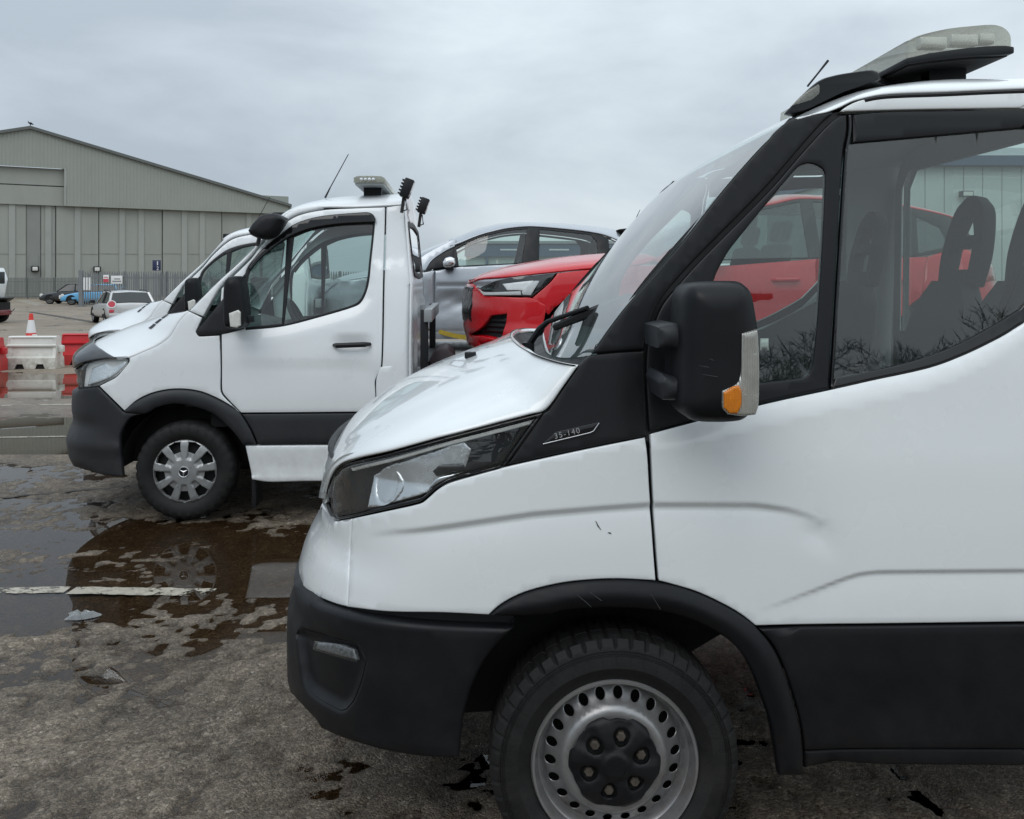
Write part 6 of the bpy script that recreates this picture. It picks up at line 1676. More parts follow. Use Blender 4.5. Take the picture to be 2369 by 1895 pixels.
mm = panel('mirror', mo, plane_surf(-0.10), M['chrome_soft'], sil, spacing=0.02, bevel=0.015, thick=0.10, gap=0, back=True, sharp=70, prof=lambda D: 0.03 * np.sqrt(np.clip(1 - (1 - np.clip(D / 0.05, 0, 1)) ** 2, 0, 1)))
m = MB(); x_, z_ = FV.at(1043, 618, -0.1); m.box(x_ - 0.06, x_ + 0.03, -0.1, 0.08, z_ - 0.03, z_ + 0.02, bev=0.01); m.build('mirror_foot', M['satin'], mm)
xs_, zs_2 = FV.at(1424, 533, 0.5); xe_, ze_ = FV.at(1486, 528, 0.5)
m = MB(); m.prism([(xs_, zs_2), (xe_, ze_ + 0.01), (xe_ + 0.03, ze_ - 0.02), (xe_ - 0.08, ze_ - 0.06), (xs_ + 0.1, zs_2 - 0.05)], 0.25, 2 * VW - 0.25); m.build('spoiler', M['satin'], sil, bevel=0.006)
m = MB(); m.tube([FV.at3(1461, 530, 0.8), FV.at3(1471, 506, 0.8), FV.at3(1481, 485, 0.8)], [0.008, 0.005, 0.003], 6); m.build('aerial', M['seal'], sil)
e0 = Vector(tuple(SV(2.98, 2.06)[0])); e1 = Vector(tuple(SV(3.12, 1.84)[0]))
flat_loft([e0, (e0 + e1) / 2, e1], [Vector((3.02, VW, 2.18)), Vector((3.2, VW, 2.0)), Vector((3.32, VW, 1.82))], VW, 'tailgate_glass', M['glass_dark'], sil)
car_inside(sil, VW, 0.86, 0.75, 2.3, 1.80)
for x_ in (0.0, 2.62): car_wheel(sil, x_, 1.19, VW, 0.33)
# strap across the far bed
st = thing('ratchet_strap', 'yellow tie-down strap stretched across the bed in front of the red car', 'strap', F2.o, F2.yaw)
m = MB()
a, b = F2.at3(985, 756, 0.25), F2.at3(1092, 783, 0.05)
n_ = Vector((0, 0, 0.025))
for k in range(6):
    t0, t1 = k / 6, (k + 1) / 6
    sag = lambda t: Vector((0, 0, -0.02 * math.sin(PI * t)))
    p, q = a.lerp(b, t0) + sag(t0), a.lerp(b, t1) + sag(t1)
    m.add([p - n_, q - n_, q + n_, p + n_, p - n_ + Vector((0, 0.006, 0)), q - n_ + Vector((0, 0.006, 0)), q + n_ + Vector((0, 0.006, 0)), p + n_ + Vector((0, 0.006, 0))], [(0, 1, 2, 3), (7, 6, 5, 4), (3, 2, 6, 7), (0, 4, 5, 1)])
m.build('webbing', M['strap'], st)
m = MB(); m.box(b.x - 0.06, b.x + 0.04, b.y - 0.03, b.y + 0.03, b.z - 0.035, b.z + 0.035, bev=0.006); m.build('ratchet', M['galv'], st)
# ------------------------------------------------------------------ hangar
FH = Frame(152, 95.0, 30.5)
M['clad'] = surface('grey_green_cladding', (0.285, 0.305, 0.275), 0.6, var=0.06, vscale=0.35, dirt=None)
M['clad_door'] = surface('weathered_door_sheet', (0.30, 0.312, 0.285), 0.65, var=0.08, vscale=0.5, stretch=(1, 1, 0.25))
M['clad_door2'] = surface('darker_door_sheet', (0.235, 0.246, 0.230), 0.65, var=0.08, vscale=0.5)
M['clad_rib'] = surface('pale_door_rib', (0.322, 0.336, 0.310), 0.6, var=0.06, vscale=0.6)
M['fence'] = surface('grey_fence_paint', (0.19, 0.205, 0.215), 0.55, var=0.1, vscale=2, metal=0.2)
M['fence2'] = surface('dull_green_mesh', (0.150, 0.165, 0.158), 0.6, var=0.08, vscale=2)
hang = thing('hangar', 'large grey green hangar with tall sliding doors and shallow gable roof', 'hangar', FH.o, FH.yaw)
hx = lambda px: FH.at(px, 600, 0.0)[0]
xr_, zr_ = FH.at(70, 292, 0); xe_, ze_ = FH.at(669, 472, 0)
sl_ = (zr_ - ze_) / (xe_ - xr_)
xe2 = xe_ + 0.2; xw2 = 2 * xr_ - xe2
roofz = lambda x: zr_ - sl_ * abs(x - xr_)
zlow = FH.at(152, 474, 0)[1]
xo0, xo1 = 2 * xr_ - 0.0 - 0.15 if False else -14.0, -0.02
ztop_open = FH.at(150, 391, 0)[1]
# corrugated gable sheet
m = MB(); pitch = 0.34
x = xw2
while x < xe2:
    zz0 = ztop_open if (xo0 < x + pitch / 2 < xo1) else zlow
    xs4 = [x, x + 0.10, x + 0.15, x + 0.29, x + pitch]; ys4 = [0.0, 0.0, -0.028, -0.028, 0.0]
    vs = []
    for a, b in zip(xs4, ys4): vs += [(a, b, zz0), (a, b, roofz(min(max(a, xw2), xe2)) - 0.1)]
    m.add(vs, [(2 * k, 2 * k + 2, 2 * k + 3, 2 * k + 1) for k in range(4)])
    x += pitch
o = m.build('gable_cladding', M['clad'], hang, sharp=20); o['kind'] = 'stuff'
m = MB()
for sgn in (-1, 1):
    xa_, xb_ = xr_, (xe2 if sgn > 0 else xw2)
    za, zb_ = zr_, roofz(xb_)
    m.add([(xa_, -0.35, za), (xb_, -0.35, zb_), (xb_, 24, zb_), (xa_, 24, za), (xa_, -0.35, za - 0.3), (xb_, -0.35, zb_ - 0.3), (xb_, 24, zb_ - 0.3), (xa_, 24, za - 0.3)],
          [(0, 1, 2, 3), (4, 7, 6, 5), (0, 4, 5, 1), (3, 2, 6, 7), (1, 5, 6, 2)])
m.build('roof', surface('roof_sheet', (0.11, 0.12, 0.115), 0.6, var=0.1, vscale=0.5), hang)
m = MB(); m.box(xw2, xe2, 0.9, 1.0, 0, zlow + 2); m.box(xe2 - 0.3, xe2, 0.0, 24, 0, roofz(xe2)); m.box(xw2, xw2 + 0.3, 0, 24, 0, roofz(xw2)); m.build('side_wall', M['clad'], hang)
# lintel under the sheet, recess above the doors
m = MB(); m.box(xo1, xe2, -0.02, 0.5, zlow - 0.12, zlow, bev=0.02); m.build('lintel', M['clad'], hang)
m = MB(); m.box(xo1 - 0.12, xo1 + 0.05, -0.06, 0.6, zlow - 0.1, ztop_open + 0.05); m.build('opening_jamb', M['clad_rib'], hang)
zst = FH.at(148, 430, 0)[1]
m = MB(); m.box(xo0, xo1, 0.45, 0.6, zst, ztop_open); m.build('head_panel', M['clad_door'], hang)
m = MB(); m.box(xo0, xo1, 0.30, 0.44, zlow - 0.1, zst - 0.12); m.build('head_panel', M['clad_door'], hang)
# sliding leaves, each with its ribs
edges = [-135, -60, -6, 62, 130, 230, 378, 516, 640, 760]
for i in range(len(edges) - 1):
    x0, x1 = hx(edges[i]), hx(edges[i + 1])
    dy = 0.55 + 0.12 * (i % 2)
    if edges[i] == 62:
        xm = hx(95)
        m = MB(); m.box(x0, xm - 0.03, dy - 0.05, dy + 0.12, 0.05, zlow); d_ = m.build('door_leaf', M['clad_door2'], hang)
        m = MB(); m.box(x0 + 0.15, xm - 0.2, dy - 0.09, dy - 0.05, 0.1, FH.at(80, 590, 0)[1]); m.build('wicket_door', M['clad_door2'], d_)
        x0 = xm
    m = MB(); m.box(x0 + 0.05, x1 - 0.05, dy, dy + 0.12, 0.05, zlow + 0.1); dl = m.build('door_leaf', M['clad_door'], hang)
    w_ = x1 - x0
    for f_ in ((0.36, 0.66) if w_ > 6 else (0.5,)):
        m = MB(); m.box(x0 + w_ * f_ - 0.28, x0 + w_ * f_ + 0.28, dy - 0.10, dy, 0.06, zlow); m.build('door_rib', M['clad_rib'], dl)
    m = MB(); zz = FH.at((edges[i] + edges[i + 1]) / 2, 588, 0)[1]; m.box(x0 + 0.06, x1 - 0.06, dy - 0.03, dy, zz, zz + 0.06); m.build('cross_joint', M['clad_door2'], dl)
for px, py in ((82, 622), (226, 623)):
    x0, z0 = FH.at(px, py, -0.2)
    m = MB(); m.box(x0 - 0.35, x0 + 0.35, 0.1, 0.5, z0 - 0.3, z0 + 0.3, bev=0.06); wl = m.build('bulkhead_lamp', M['satin'], hang)
    m = MB(); m.box(x0 - 0.25, x0 + 0.22, 0.06, 0.1, z0 - 0.18, z0 + 0.2, bev=0.02); m.build('lamp_glass', M['clear_plastic'], wl)
m = MB(); z0 = zr_
m.tube([(xr_, 0, z0), (xr_, 0, z0 + 0.25)], 0.04, 6); m.tube([(xr_ - 0.18, 0, z0 + 0.34), (xr_ + 0.05, 0, z0 + 0.28), (xr_ + 0.3, 0, z0 + 0.18)], [0.05, 0.13, 0.03], 8); m.tube([(xr_ - 0.2, 0, z0 + 0.42), (xr_ - 0.14, 0, z0 + 0.42)], 0.09, 8)
m.build('ridge_finial', M['satin'], hang)

# ------------------------------------------------------------------ fences and signs
def palisade(name, label, px0, Y, x_len, zt, pitch, mat, yaw=0.0, post_every=2.75, pw=0.068):
    f = Frame(px0, Y, yaw)
    r = thing(name, label, 'fence', f.o, f.yaw)
    m = MB(); x = 0.12
    while x < x_len:
        vs = [(x, -0.01, 0.06), (x + pw * 0.5, -0.035, 0.06), (x + pw, -0.01, 0.06), (x, -0.01, zt - 0.10), (x + pw * 0.5, -0.035, zt), (x + pw, -0.01, zt - 0.10)]
        m.add(vs, [(0, 1, 4, 3), (1, 2, 5, 4)])
        x += pitch
    p = m.build('pales', mat, r); p['kind'] = 'stuff'
    for z in (0.45, zt - 0.42):
        m = MB(); m.box(0, x_len, 0.0, 0.05, z, z + 0.05); m.build('rail', mat, r)
    x = 0.0
    while x <= x_len + 0.01:
        m = MB(); m.box(x - 0.06, x + 0.06, 0.05, 0.15, 0, zt - 0.02); m.build('post', mat, r); x += post_every
    return r, f
pf, FP = palisade('palisade_fence', 'grey steel palisade fence with signs, in front of the blue car', 187, 59.0, 22.0, 2.26, 0.155, M['fence'], -1.0)
m = MB(); m.box(-0.13, 0.13, -0.05, 0.15, 0, 2.3); m.box(-0.25, 0.25, -0.15, 0.25, 0, 0.04); m.build('gate_post', M['fence'], pf)
palisade('palisade_fence', 'farther run of grey palisade fence close against the hangar doors', 205, 71.0, 22.0, 2.2, 0.15, M['fence'], -1.0)
palisade('palisade_fence', 'low grey green fence line behind the black car, at the hangar foot', -60, 84.0, 9.6, 1.97, 0.125, M['fence2'], 0.0, 2.4, 0.085)
def sign(name, label, px0, py0, px1, py1, Y, mat, poles=False):
    f = Frame(px0, Y, 0); x1, z1 = f.at(px1, py0, 0); _, z0 = f.at(px1, py1, 0)
    r = thing(name, label, 'sign', f.o, f.yaw)
    m = MB(); m.box(0, x1, -0.02, 0.01, z0, z1, bev=0.004); m.build('plate', mat, r)
    if poles:
        m = MB(); m.tube([(x1 * 0.35, 0.05, 0), (x1 * 0.35, 0.05, z1)], 0.05, 8); m.build('pole', M['galv'], r)
    return r, x1, z0, z1
M['sign_red'] = surface('sign_red', (0.55, 0.06, 0.09), 0.4, var=0.04)
M['sign_blue'] = surface('sign_navy', (0.022, 0.030, 0.085), 0.4, var=0.05)
M['sign_ink'] = surface('sign_ink', (0.16, 0.17, 0.18), 0.5, var=0.05)
r, x1, z0, z1 = sign('fence_sign', 'small white and red warning sign on the palisade fence', 239, 636, 252, 653, 58.85, M['sign_white'])
m = MB(); m.box(0.01, x1 - 0.01, -0.028, -0.021, z0 + 0.01, z0 + (z1 - z0) * 0.45); m.build('red_field', M['sign_red'], r)
m = MB(); m.box(0.06, x1 - 0.06, -0.028, -0.021, z0 + (z1 - z0) * 0.62, z0 + (z1 - z0) * 0.72); m.build('text_line', M['sign_red'], r)
r, x1, z0, z1 = sign('fence_sign', 'white lettered sign on the palisade fence beside the red and white one', 257, 638, 283, 657, 58.85, M['sign_white'])
for k, (a, b) in enumerate(((0.30, 0.82), (0.12, 0.9))):
    m = MB(); zz = z0 + (z1 - z0) * (0.55 - 0.28 * k); m.box(x1 * a, x1 * b, -0.028, -0.021, zz, zz + 0.06); m.build('text_line', M['sign_ink'], r)
r = thing('striped_board', 'white board of three upright bars fixed to the fence end', 'board', Frame(193, 58.85, 0).o)
f = Frame(193, 58.85, 0)
for k in range(3):
    x0, z1 = f.at(193 + k * 6.2, 642, 0); x1, z0 = f.at(193 + k * 6.2 + 4.2, 671, 0)
    m = MB(); m.box(x0, x1, -0.03, -0.005, z0, z1); m.build('bar', M['sign_white'], r)
r, x1, z0, z1 = sign('direction_sign', 'tall navy blue sign with a white figure 2 above the fence', 353, 602, 372, 626, 62.0, M['sign_blue'], True)
lettering('figure', '2', r, M['sign_white'], (x1 * 0.48, -0.03, z0 + 0.04), (1, 0, 0), (0, 0, 1), 0.34, 0.004)
m = MB(); m.box(x1 * 0.56, x1 * 0.68, -0.03, -0.021, z0 + 0.36, z1 - 0.08); m.build('symbol', M['sign_white'], r)

# ------------------------------------------------------------------ small parked cars
def body_car(name, label, f, paint, Ln, W, H, stations, glass, wheels, r=0.31, cat_='car'):
    """stations: (x, z_bottom, z_belt, half_width, z_roof or None, roof half width)"""
    t = thing(name, label, cat_, f.o, f.yaw)
    m = MB(); rows = []
    for x, zb, zt, hw, zr_, rw_ in stations:
        rows.append([(x, -hw * 0.90, zb), (x, -hw * 0.985, zb + 0.12), (x, -hw, (zb + zt) / 2), (x, -hw * 0.97, zt - 0.05), (x, -hw * 0.86, zt), (x, 0, zt + 0.035), (x, hw * 0.86, zt), (x, hw * 0.97, zt - 0.05), (x, hw, (zb + zt) / 2), (x, hw * 0.985, zb + 0.12), (x, hw * 0.90, zb)])
    n = len(rows[0]); vs = [p for rw in rows for p in rw]; fs = []
    for i in range(len(rows) - 1):
        for k in range(n - 1): fs.append((i * n + k, (i + 1) * n + k, (i + 1) * n + k + 1, i * n + k + 1))
        fs.append((i * n, i * n + n - 1, (i + 1) * n + n - 1, (i + 1) * n))
    fs.append(tuple(range(n))); fs.append(tuple((len(rows) - 1) * n + k for k in range(n))[::-1])
    m.add(vs, fs, True); body = m.build('body', paint, t, sharp=50)
    sub = body.modifiers.new('round', 'SUBSURF'); sub.levels = 1; sub.render_levels = 1
    # cabin of glass with a painted roof and pillars
    cab = [s for s in stations if s[4]]
    g = [(s[0], s[2] + 0.0, s[3] * 0.87, s[4], s[5]) for s in cab]
    m = MB(); rows = [[(x, -hw, zt), (x, -rw_, zr_), (x, 0, zr_ + 0.03), (x, rw_, zr_), (x, hw, zt)] for x, zt, hw, zr_, rw_ in g]
    n = 5; vs = [p for q in rows for p in q]; fs = []
    for i in range(len(rows) - 1):
        for k in (0, 3): fs.append((i * n + k, (i + 1) * n + k, (i + 1) * n + k + 1, i * n + k + 1))
    m.add(vs, fs, True); m.build('side_glass', glass, t, sharp=60)
    m = MB(); vs = []; fs = []
    for q in rows:
        for j in (1, 2, 3): vs.append((q[j][0], q[j][1] * 1.02, q[j][2] + 0.012))
    for i in range(1, len(rows) - 2):
        for k in range(2): fs.append((i * 3 + k, (i + 1) * 3 + k, (i + 1) * 3 + k + 1, i * 3 + k + 1))
    m.add(vs, fs, True); ro = m.build('roof', paint, t, sharp=60)
    so = ro.modifiers.new('thickness', 'SOLIDIFY'); so.thickness = 0.05; so.offset = -1
    for nm, i0, i1 in (('windscreen', 0, 1), ('rear_window', len(rows) - 1, len(rows) - 2)):
        m = MB(); a, b = rows[i0], rows[i1]
        vs = [a[0], (a[0][0], 0, a[0][2] + 0.03), a[4], b[1], b[2], b[3]]
        m.add(vs, [(0, 1, 4, 3), (1, 2, 5, 4)], True); m.build(nm, glass, t)
        for sg in (0, 4):
            m = MB(); m.tube([a[sg], b[1 if sg == 0 else 3]], 0.045, 6); m.build('pillar', paint, t)
    mid = len(rows) // 2
    for sg in (0, 4):
        m = MB(); m.tube([rows[mid][sg], rows[mid][1 if sg == 0 else 3]], 0.04, 6); m.build('pillar', M['satin'], t)
    for x in wheels:
        car_wheel(t, x, r, W / 2, r)
        for o in list(t.children):
            if o.name.startswith('wheel') and abs(o.location.x - x) < 1e-4: o.location.y -= W / 2
        for sg in (-1, 1):
            m = MB(); m.lathe([(0.0, 0.0), (r * 1.16, 0.0), (r * 1.18, 0.02)], (x, sg * (W / 2 - 0.01) if sg < 0 else W / 2 - 0.01, r + 0.01), 24, a0=-0.1, a1=PI + 0.1); m.build('arch', M['dark'], t)
    return t
M['car_glass'] = surface('dark_car_glass', (0.020, 0.026, 0.028), 0.06, spec=0.6, var=0.1)
def hatch_stations(L_, H, W, nose=0.62, belt=0.88):
    h = W / 2
    return [(-0.82, 0.26, nose - 0.12, h * 0.80, None, 0), (-0.74, 0.20, nose, h * 0.93, None, 0), (-0.3, 0.18, nose + 0.12, h, None, 0), (0.45, 0.18, belt, h, belt + 0.01, h * 0.86), (1.12, 0.18, belt + 0.03, h, H - 0.04, h * 0.70), (1.7, 0.18, belt + 0.04, h, H, h * 0.72), (L_ - 1.10, 0.18, belt + 0.06, h, H - 0.05, h * 0.72), (L_ - 0.84, 0.20, belt + 0.05, h * 0.98, belt + 0.07, h * 0.86), (L_ - 0.79, 0.30, belt - 0.02, h * 0.93, None, 0)]
fk = Frame(126, 66.0, 4.0)
bc = body_car('hatchback_car', 'small black car parked nose out beside the blue one, before the hangar', fk, M['black_paint'], 4.0, 1.72, 1.42, hatch_stations(4.0, 1.42, 1.72), M['car_glass'], (0.0, 2.5))
fb = Frame(176, 63.0, 4.0)
bl = body_car('hatchback_car', 'sky blue hatchback with black and white nose behind the fence', fb, M['blue_paint'], 3.85, 1.70, 1.38, hatch_stations(3.85, 1.38, 1.70), M['car_glass'], (0.0, 2.45))
m = MB(); m.box(-0.82, -0.70, -0.8, 0.8, 0.42, 0.66, bev=0.04); m.build('nose_band', M['sign_white'], bl)
m = MB(); m.lathe([(0.001, -0.03), (0.10, -0.02), (0.12, 0.02)], (-0.62, -0.74, 0.64), 16); m.build('headlight', M['clear_plastic'], bl)
m = MB(); m.lathe([(0.001, -0.03), (0.10, -0.02), (0.12, 0.02)], (-0.60, -0.76, 0.62), 16); m.build('headlight', M['clear_plastic'], bc)
fw = Frame(232, 34.2, -57.0)
wc = body_car('hatchback_car', 'dirty silver hatchback with roof rails, a round red sticker beside its rear window', fw, M['silver'], 3.75, 1.68, 1.27, hatch_stations(3.75, 1.27, 1.68, 0.58, 0.80), M['car_glass'], (0.0, 2.4), 0.29)
wc.location = Vector(((246 - CX) / FPX * 34.0, 34.0, 0)); wc.scale = (1.06, 1.06, 0.97)
off = Matrix.Rotation(math.radians(-57), 3, 'Z') @ Vector((2.9, -0.84, 0))
wc.location -= off
for sg in (-1, 1):
    m = MB(); m.tube([(1.15, sg * 0.60, 1.27), (1.3, sg * 0.61, 1.32), (2.3, sg * 0.61, 1.31), (2.45, sg * 0.60, 1.25)], 0.02, 6); m.build('roof_rail', M['satin'], wc)
    m = MB(); m.box(2.80, 2.965, sg * 0.66 - 0.08, sg * 0.66 + 0.08, 0.48, 0.60, bev=0.02); m.build('tail_light', M['sign_red'], wc)
m = MB(); m.lathe([(0.001, 0.0), (0.115, 0.0)], (0, 0, 0), 24, axis='x'); s_ = m.build('round_sticker', M['sign_red'], wc, loc=(2.955, -0.66, 0.80), rot=(0, -0.12, -0.10))
m = MB(); m.lathe([(0.115, 0.0), (0.15, 0.0)], (0.002, 0, 0), 24, axis='x'); m.build('sticker_ring', M['sign_white'], s_)
m = MB(); m.box(0.5, 0.62, -0.98, -0.82, 0.80, 0.92, bev=0.02); m.build('mirror', M['satin'], wc)
m = MB(); m.box(2.88, 3.0, -0.75, 0.75, 0.28, 0.46, bev=0.04); m.build('rear_bumper', M['silver'], wc)
# flatbed at the edge of the yard
fl = Frame(-52, 35.0, 0)
lt = thing('flatbed_truck', 'white van with a dark dropside bed and red tail lamp at the yard edge', 'truck', fl.o)
m = MB(); m.prism([(-2.3, 0.9), (0.05, 0.9), (0.10, 1.2), (0.20, 1.7), (0.05, 2.15), (-1.3, 2.2), (-1.9, 1.5)], -0.1, 1.8); lb2 = m.build('cab', M['white'], lt, bevel=0.08)
m = MB(); x0, z0 = fl.at(5, 638, -0.2); m.box(x0 - 0.3, x0 + 0.05, -0.14, -0.09, z0 - 0.3, z0 + 0.15, bev=0.03); m.build('side_window', M['car_glass'], lt)
x1, z1 = fl.at(34, 688, 1.85); _, z0 = fl.at(34, 701, 0)
m = MB(); m.prism([(-3, z0), (x1 - 0.22, z0), (x1, z1 - 0.02), (x1, z1), (-3, z1)], -0.1, 1.85); m.build('bed', M['satin'], lt, bevel=0.01)
m = MB(); m.box(-3.0, x1 + 0.01, -0.13, -0.101, z1 - 0.04, z1 + 0.012); m.build('bed_rail', M['galv'], lt)
x2, z2 = fl.at(26, 716, 1.6); _, z3 = fl.at(25, 729, 1.2)
m = MB(); m.box(-3, 0.30, 0.0, 1.7, 0.42, z0); m.box(-0.6, x2 - 0.06, 0.2, 1.65, 0.5, z0); m.build('chassis', M['dark'], lt)
m = MB(); m.box(x2 - 0.06, x2, 0.3, 1.62, z3, z2, bev=0.01); m.build('tail_light', surface('dull_red_lamp', (0.16, 0.015, 0.02), 0.3), lt)
m = MB(); m.tube([fl.at3(24, 724, 1.6), fl.at3(34, 714, 1.6)], 0.015, 5); m.build('bracket', M['satin'], lt)
car_wheel(lt, 0.0, 0.32, 0.85, 0.32)

# ------------------------------------------------------------------ water-filled barriers and cone
M['bar_red'] = surface('red_barrier_plastic', (0.52, 0.018, 0.025), 0.42, var=0.12, vscale=3, dirt=((0.2, 0.14, 0.1), 0.5, 0.4))
M['bar_white'] = surface('white_barrier_plastic', (0.66, 0.66, 0.62), 0.45, var=0.08, vscale=3, dirt=((0.22, 0.20, 0.13), 0.95, 0.42))
def barrier(px0, py, wpx, label, mat, yaw):
    Y = CAMH * FPX / (py - HY); f = Frame(px0, Y, yaw)
    Wd = wpx / FPX * Y; H = 0.60
    r = thing('traffic_barrier', label, 'barrier', f.o, f.yaw, 'water filled barriers')
    # side outline with two forklift cut-outs, tapered section with stepped faces
    holes = [(0.20, 0.40), (0.60, 0.80)]
    xs = [0.0, 0.06]
    for a, b in holes: xs += [a * Wd, a * Wd + 0.03, b * Wd - 0.03, b * Wd]
    xs += [Wd - 0.06, Wd]
    prof = [(0.0, 0.20), (0.20, 0.20), (0.215, 0.165), (0.235, 0.155), (0.40, 0.120), (0.415, 0.150), (0.435, 0.150), (0.45, 0.110), (0.56, 0.095), (H - 0.02, 0.10), (H, 0.06)]
    m = MB(); vs = []; fs = []
    for sg in (-1, 1):
        base_ = len(vs)
        for x in np.linspace(0, Wd, 26):
            inx = min(x, Wd - x); tp = 0.0
            for z, y in prof:
                cut = any(a * Wd + 0.005 < x < b * Wd - 0.005 for a, b in holes)
                zz = max(z, 0.09) if cut and z < 0.09 else z
                rec = 0.022 * (1 if 0.08 < x < Wd - 0.08 and (0.23 < z < 0.41 or 0.445 < z < H - 0.03) else 0)
                vs.append((x + (0.05 * (z / H) if x < 1e-6 else (-0.05 * (z / H) if x > Wd - 1e-6 else 0)) * 0.6, sg * (y - rec), zz))
        n = len(prof)
        for i in range(25):
            for k in range(n - 1):
                fs.append((base_ + i * n + k, base_ + (i + 1) * n + k, base_ + (i + 1) * n + k + 1, base_ + i * n + k + 1))
    n = len(prof); half = 26 * n
    for i in range(25): fs.append((i * n + n - 1, (i + 1) * n + n - 1, half + (i + 1) * n + n - 1, half + i * n + n - 1)); fs.append((i * n, half + i * n, half + (i + 1) * n, (i + 1) * n))
    for k in range(n - 1):
        fs.append((k, k + 1, half + k + 1, half + k)); fs.append((25 * n + k, half + 25 * n + k, half + 25 * n + k + 1, 25 * n + k + 1))
    m.add(vs, fs, True); m.build('barrier_body', mat, r, sharp=28)
    m = MB(); m.box(Wd - 0.02, Wd + 0.07, -0.05, 0.05, 0.30, 0.42, bev=0.01); m.build('coupling', mat, r)
    for a, b in holes:
        m = MB(); m.box(a * Wd + 0.01, b * Wd - 0.01, -0.17, 0.17, 0.0, 0.085); m.build('fork_slot', M['dark'], r)
    m = MB(); m.lathe([(0.001, 0.03), (0.04, 0.03), (0.045, 0.0)], (Wd * 0.5, 0, H), 16, axis='z'); m.build('filler_cap', mat, r)
    return r
barrier(21, 852, 115, 'dirty white barrier between two red ones, behind a puddle', M['bar_white'], 3)
barrier(145, 843, 125, 'red barrier reaching behind the headlights of the white trucks', M['bar_red'], 3)
barrier(-112, 858, 116, 'red barrier cut off at the picture edge, coupled to the white one', M['bar_red'], 2)
fcn = Frame(72, 25.0, 0)
cone = thing('traffic_cone', 'red traffic cone with a white sleeve standing behind the white barrier', 'cone', fcn.o)
M['cone_red'] = surface('cone_red', (0.62, 0.035, 0.025), 0.5, var=0.1)
m = MB(); m.box(-0.21, 0.21, -0.21, 0.21, 0, 0.05, bev=0.015); m.lathe([(0.165, 0.05), (0.14, 0.14), (0.137, 0.145), (0.079, 0.50), (0.075, 0.50), (0.045, 0.73), (0.040, 0.75), (0.001, 0.75)], (0, 0, 0), 28, axis='z'); m.build('cone_body', M['cone_red'], cone)
m = MB(); m.lathe([(0.124, 0.23), (0.071, 0.575)], (0, 0, 0), 28, axis='z'); m.build('sleeve', M['sign_white'], cone)

# ------------------------------------------------------------------ painted lines and joints on the ground
def worn_line_mat():
    m, nt, o = new_mat('worn_line_paint'); p = nt.nodes.new('ShaderNodeBsdfPrincipled'); tr = nt.nodes.new('ShaderNodeBsdfTransparent'); mx = nt.nodes.new('ShaderNodeMixShader')
    g = nt.nodes.new('ShaderNodeNewGeometry')
    n = noise(nt, 22, 6, 0.75, g.outputs['Position'], 0.5); n2 = noise(nt, 3, 4, 0.6, g.outputs['Position'])
    s = mathn(nt, 'ADD', mathn(nt, 'MULTIPLY', n.outputs[0], 0.6), mathn(nt, 'MULTIPLY', n2.outputs[0], 0.5))
    r = ramp(nt, s, [(0.49, 0.0), (0.56, 1.0)])
    c = ramp(nt, n.outputs[0], [(0.3, (0.26, 0.235, 0.19)), (0.7, (0.50, 0.46, 0.38))]); nt.links.new(c.outputs[0], p.inputs['Base Color']); p.inputs['Roughness'].default_value = 0.45
    nt.links.new(r.outputs[0], mx.inputs[0]); nt.links.new(tr.outputs[0], mx.inputs[1]); nt.links.new(p.outputs[0], mx.inputs[2]); nt.links.new(mx.outputs[0], o.inputs[0])
    return m
M['line'] = worn_line_mat()
def gp(px, py): Y = CAMH * FPX / (py - HY); return Vector(((px - CX) / FPX * Y, Y, 0))
def ground_strip(name, p0, p1, wid, mat, z=0.004, jit=0.15):
    a, b = gp(*p0), gp(*p1); d = (b - a); L_ = d.length; d.normalize(); n_ = Vector((-d.y, d.x, 0))
    k = max(4, int(L_ / 0.04)) if L_ < 6 else max(6, int(L_ / 0.3))
    vs = []
    for i in range(k + 1):
        c = a + d * (L_ * i / k); w1, w2 = wid / 2 * (1 + random.uniform(-jit, jit)), wid / 2 * (1 + random.uniform(-jit, jit))
        zz = max(ground_z(c.x, c.y), WATER) + z - 0.001
        vs += [c + n_ * w1 + Vector((0, 0, zz)), c - n_ * w2 + Vector((0, 0, zz))]
    m = MB(); m.add(vs, [(2 * i, 2 * i + 1, 2 * i + 3, 2 * i + 2) for i in range(k)])
    o = m.build(name, mat); tag(o, kind='structure'); return o
ground_strip('painted_line', (-60, 1362), (156, 1360), 0.10, M['line'])
ground_strip('painted_line', (166, 1361), (492, 1366), 0.115, M['line'])
ground_strip('painted_line', (-40, 939), (170, 936), 0.10, M['line'])
ground_strip('painted_line', (-40, 1013), (160, 1010), 0.07, M['line'])
ground_strip('painted_line', (-40, 861), (160, 854), 0.12, M['line'])
for a, b in ((28, 56), (79, 105), (131, 160)): ground_strip('painted_line', (a, 718.5), (b, 717), 1.2, M['line'])
ground_strip('painted_line', (45, 694), (98, 706), 0.9, M['line'])
M['joint'] = surface('tar_joint', (0.035, 0.027, 0.019), 0.6, var=0.4, vscale=12)
M['joint2'] = surface('sandy_edge', (0.17, 0.13, 0.085), 0.8, var=0.3, vscale=14)
ground_strip('pavement_joint', (-40, 1153), (300, 1124), 0.05, M['joint'], jit=0.5)
ground_strip('pavement_joint', (70, 722), (560, 800), 0.35, M['joint'], jit=0.3)
litter = MB()
c = gp(186, 1421)
pts = [(c.x + 0.075 * math.cos(a) * (1 + 0.35 * math.sin(3 * a + 1)), c.y + 0.07 * math.sin(a) * (1 + 0.2 * math.cos(2 * a))) for a in np.linspace(0, 2 * PI, 25)[:-1]]
lz_ = max(ground_z(c.x, c.y), WATER)
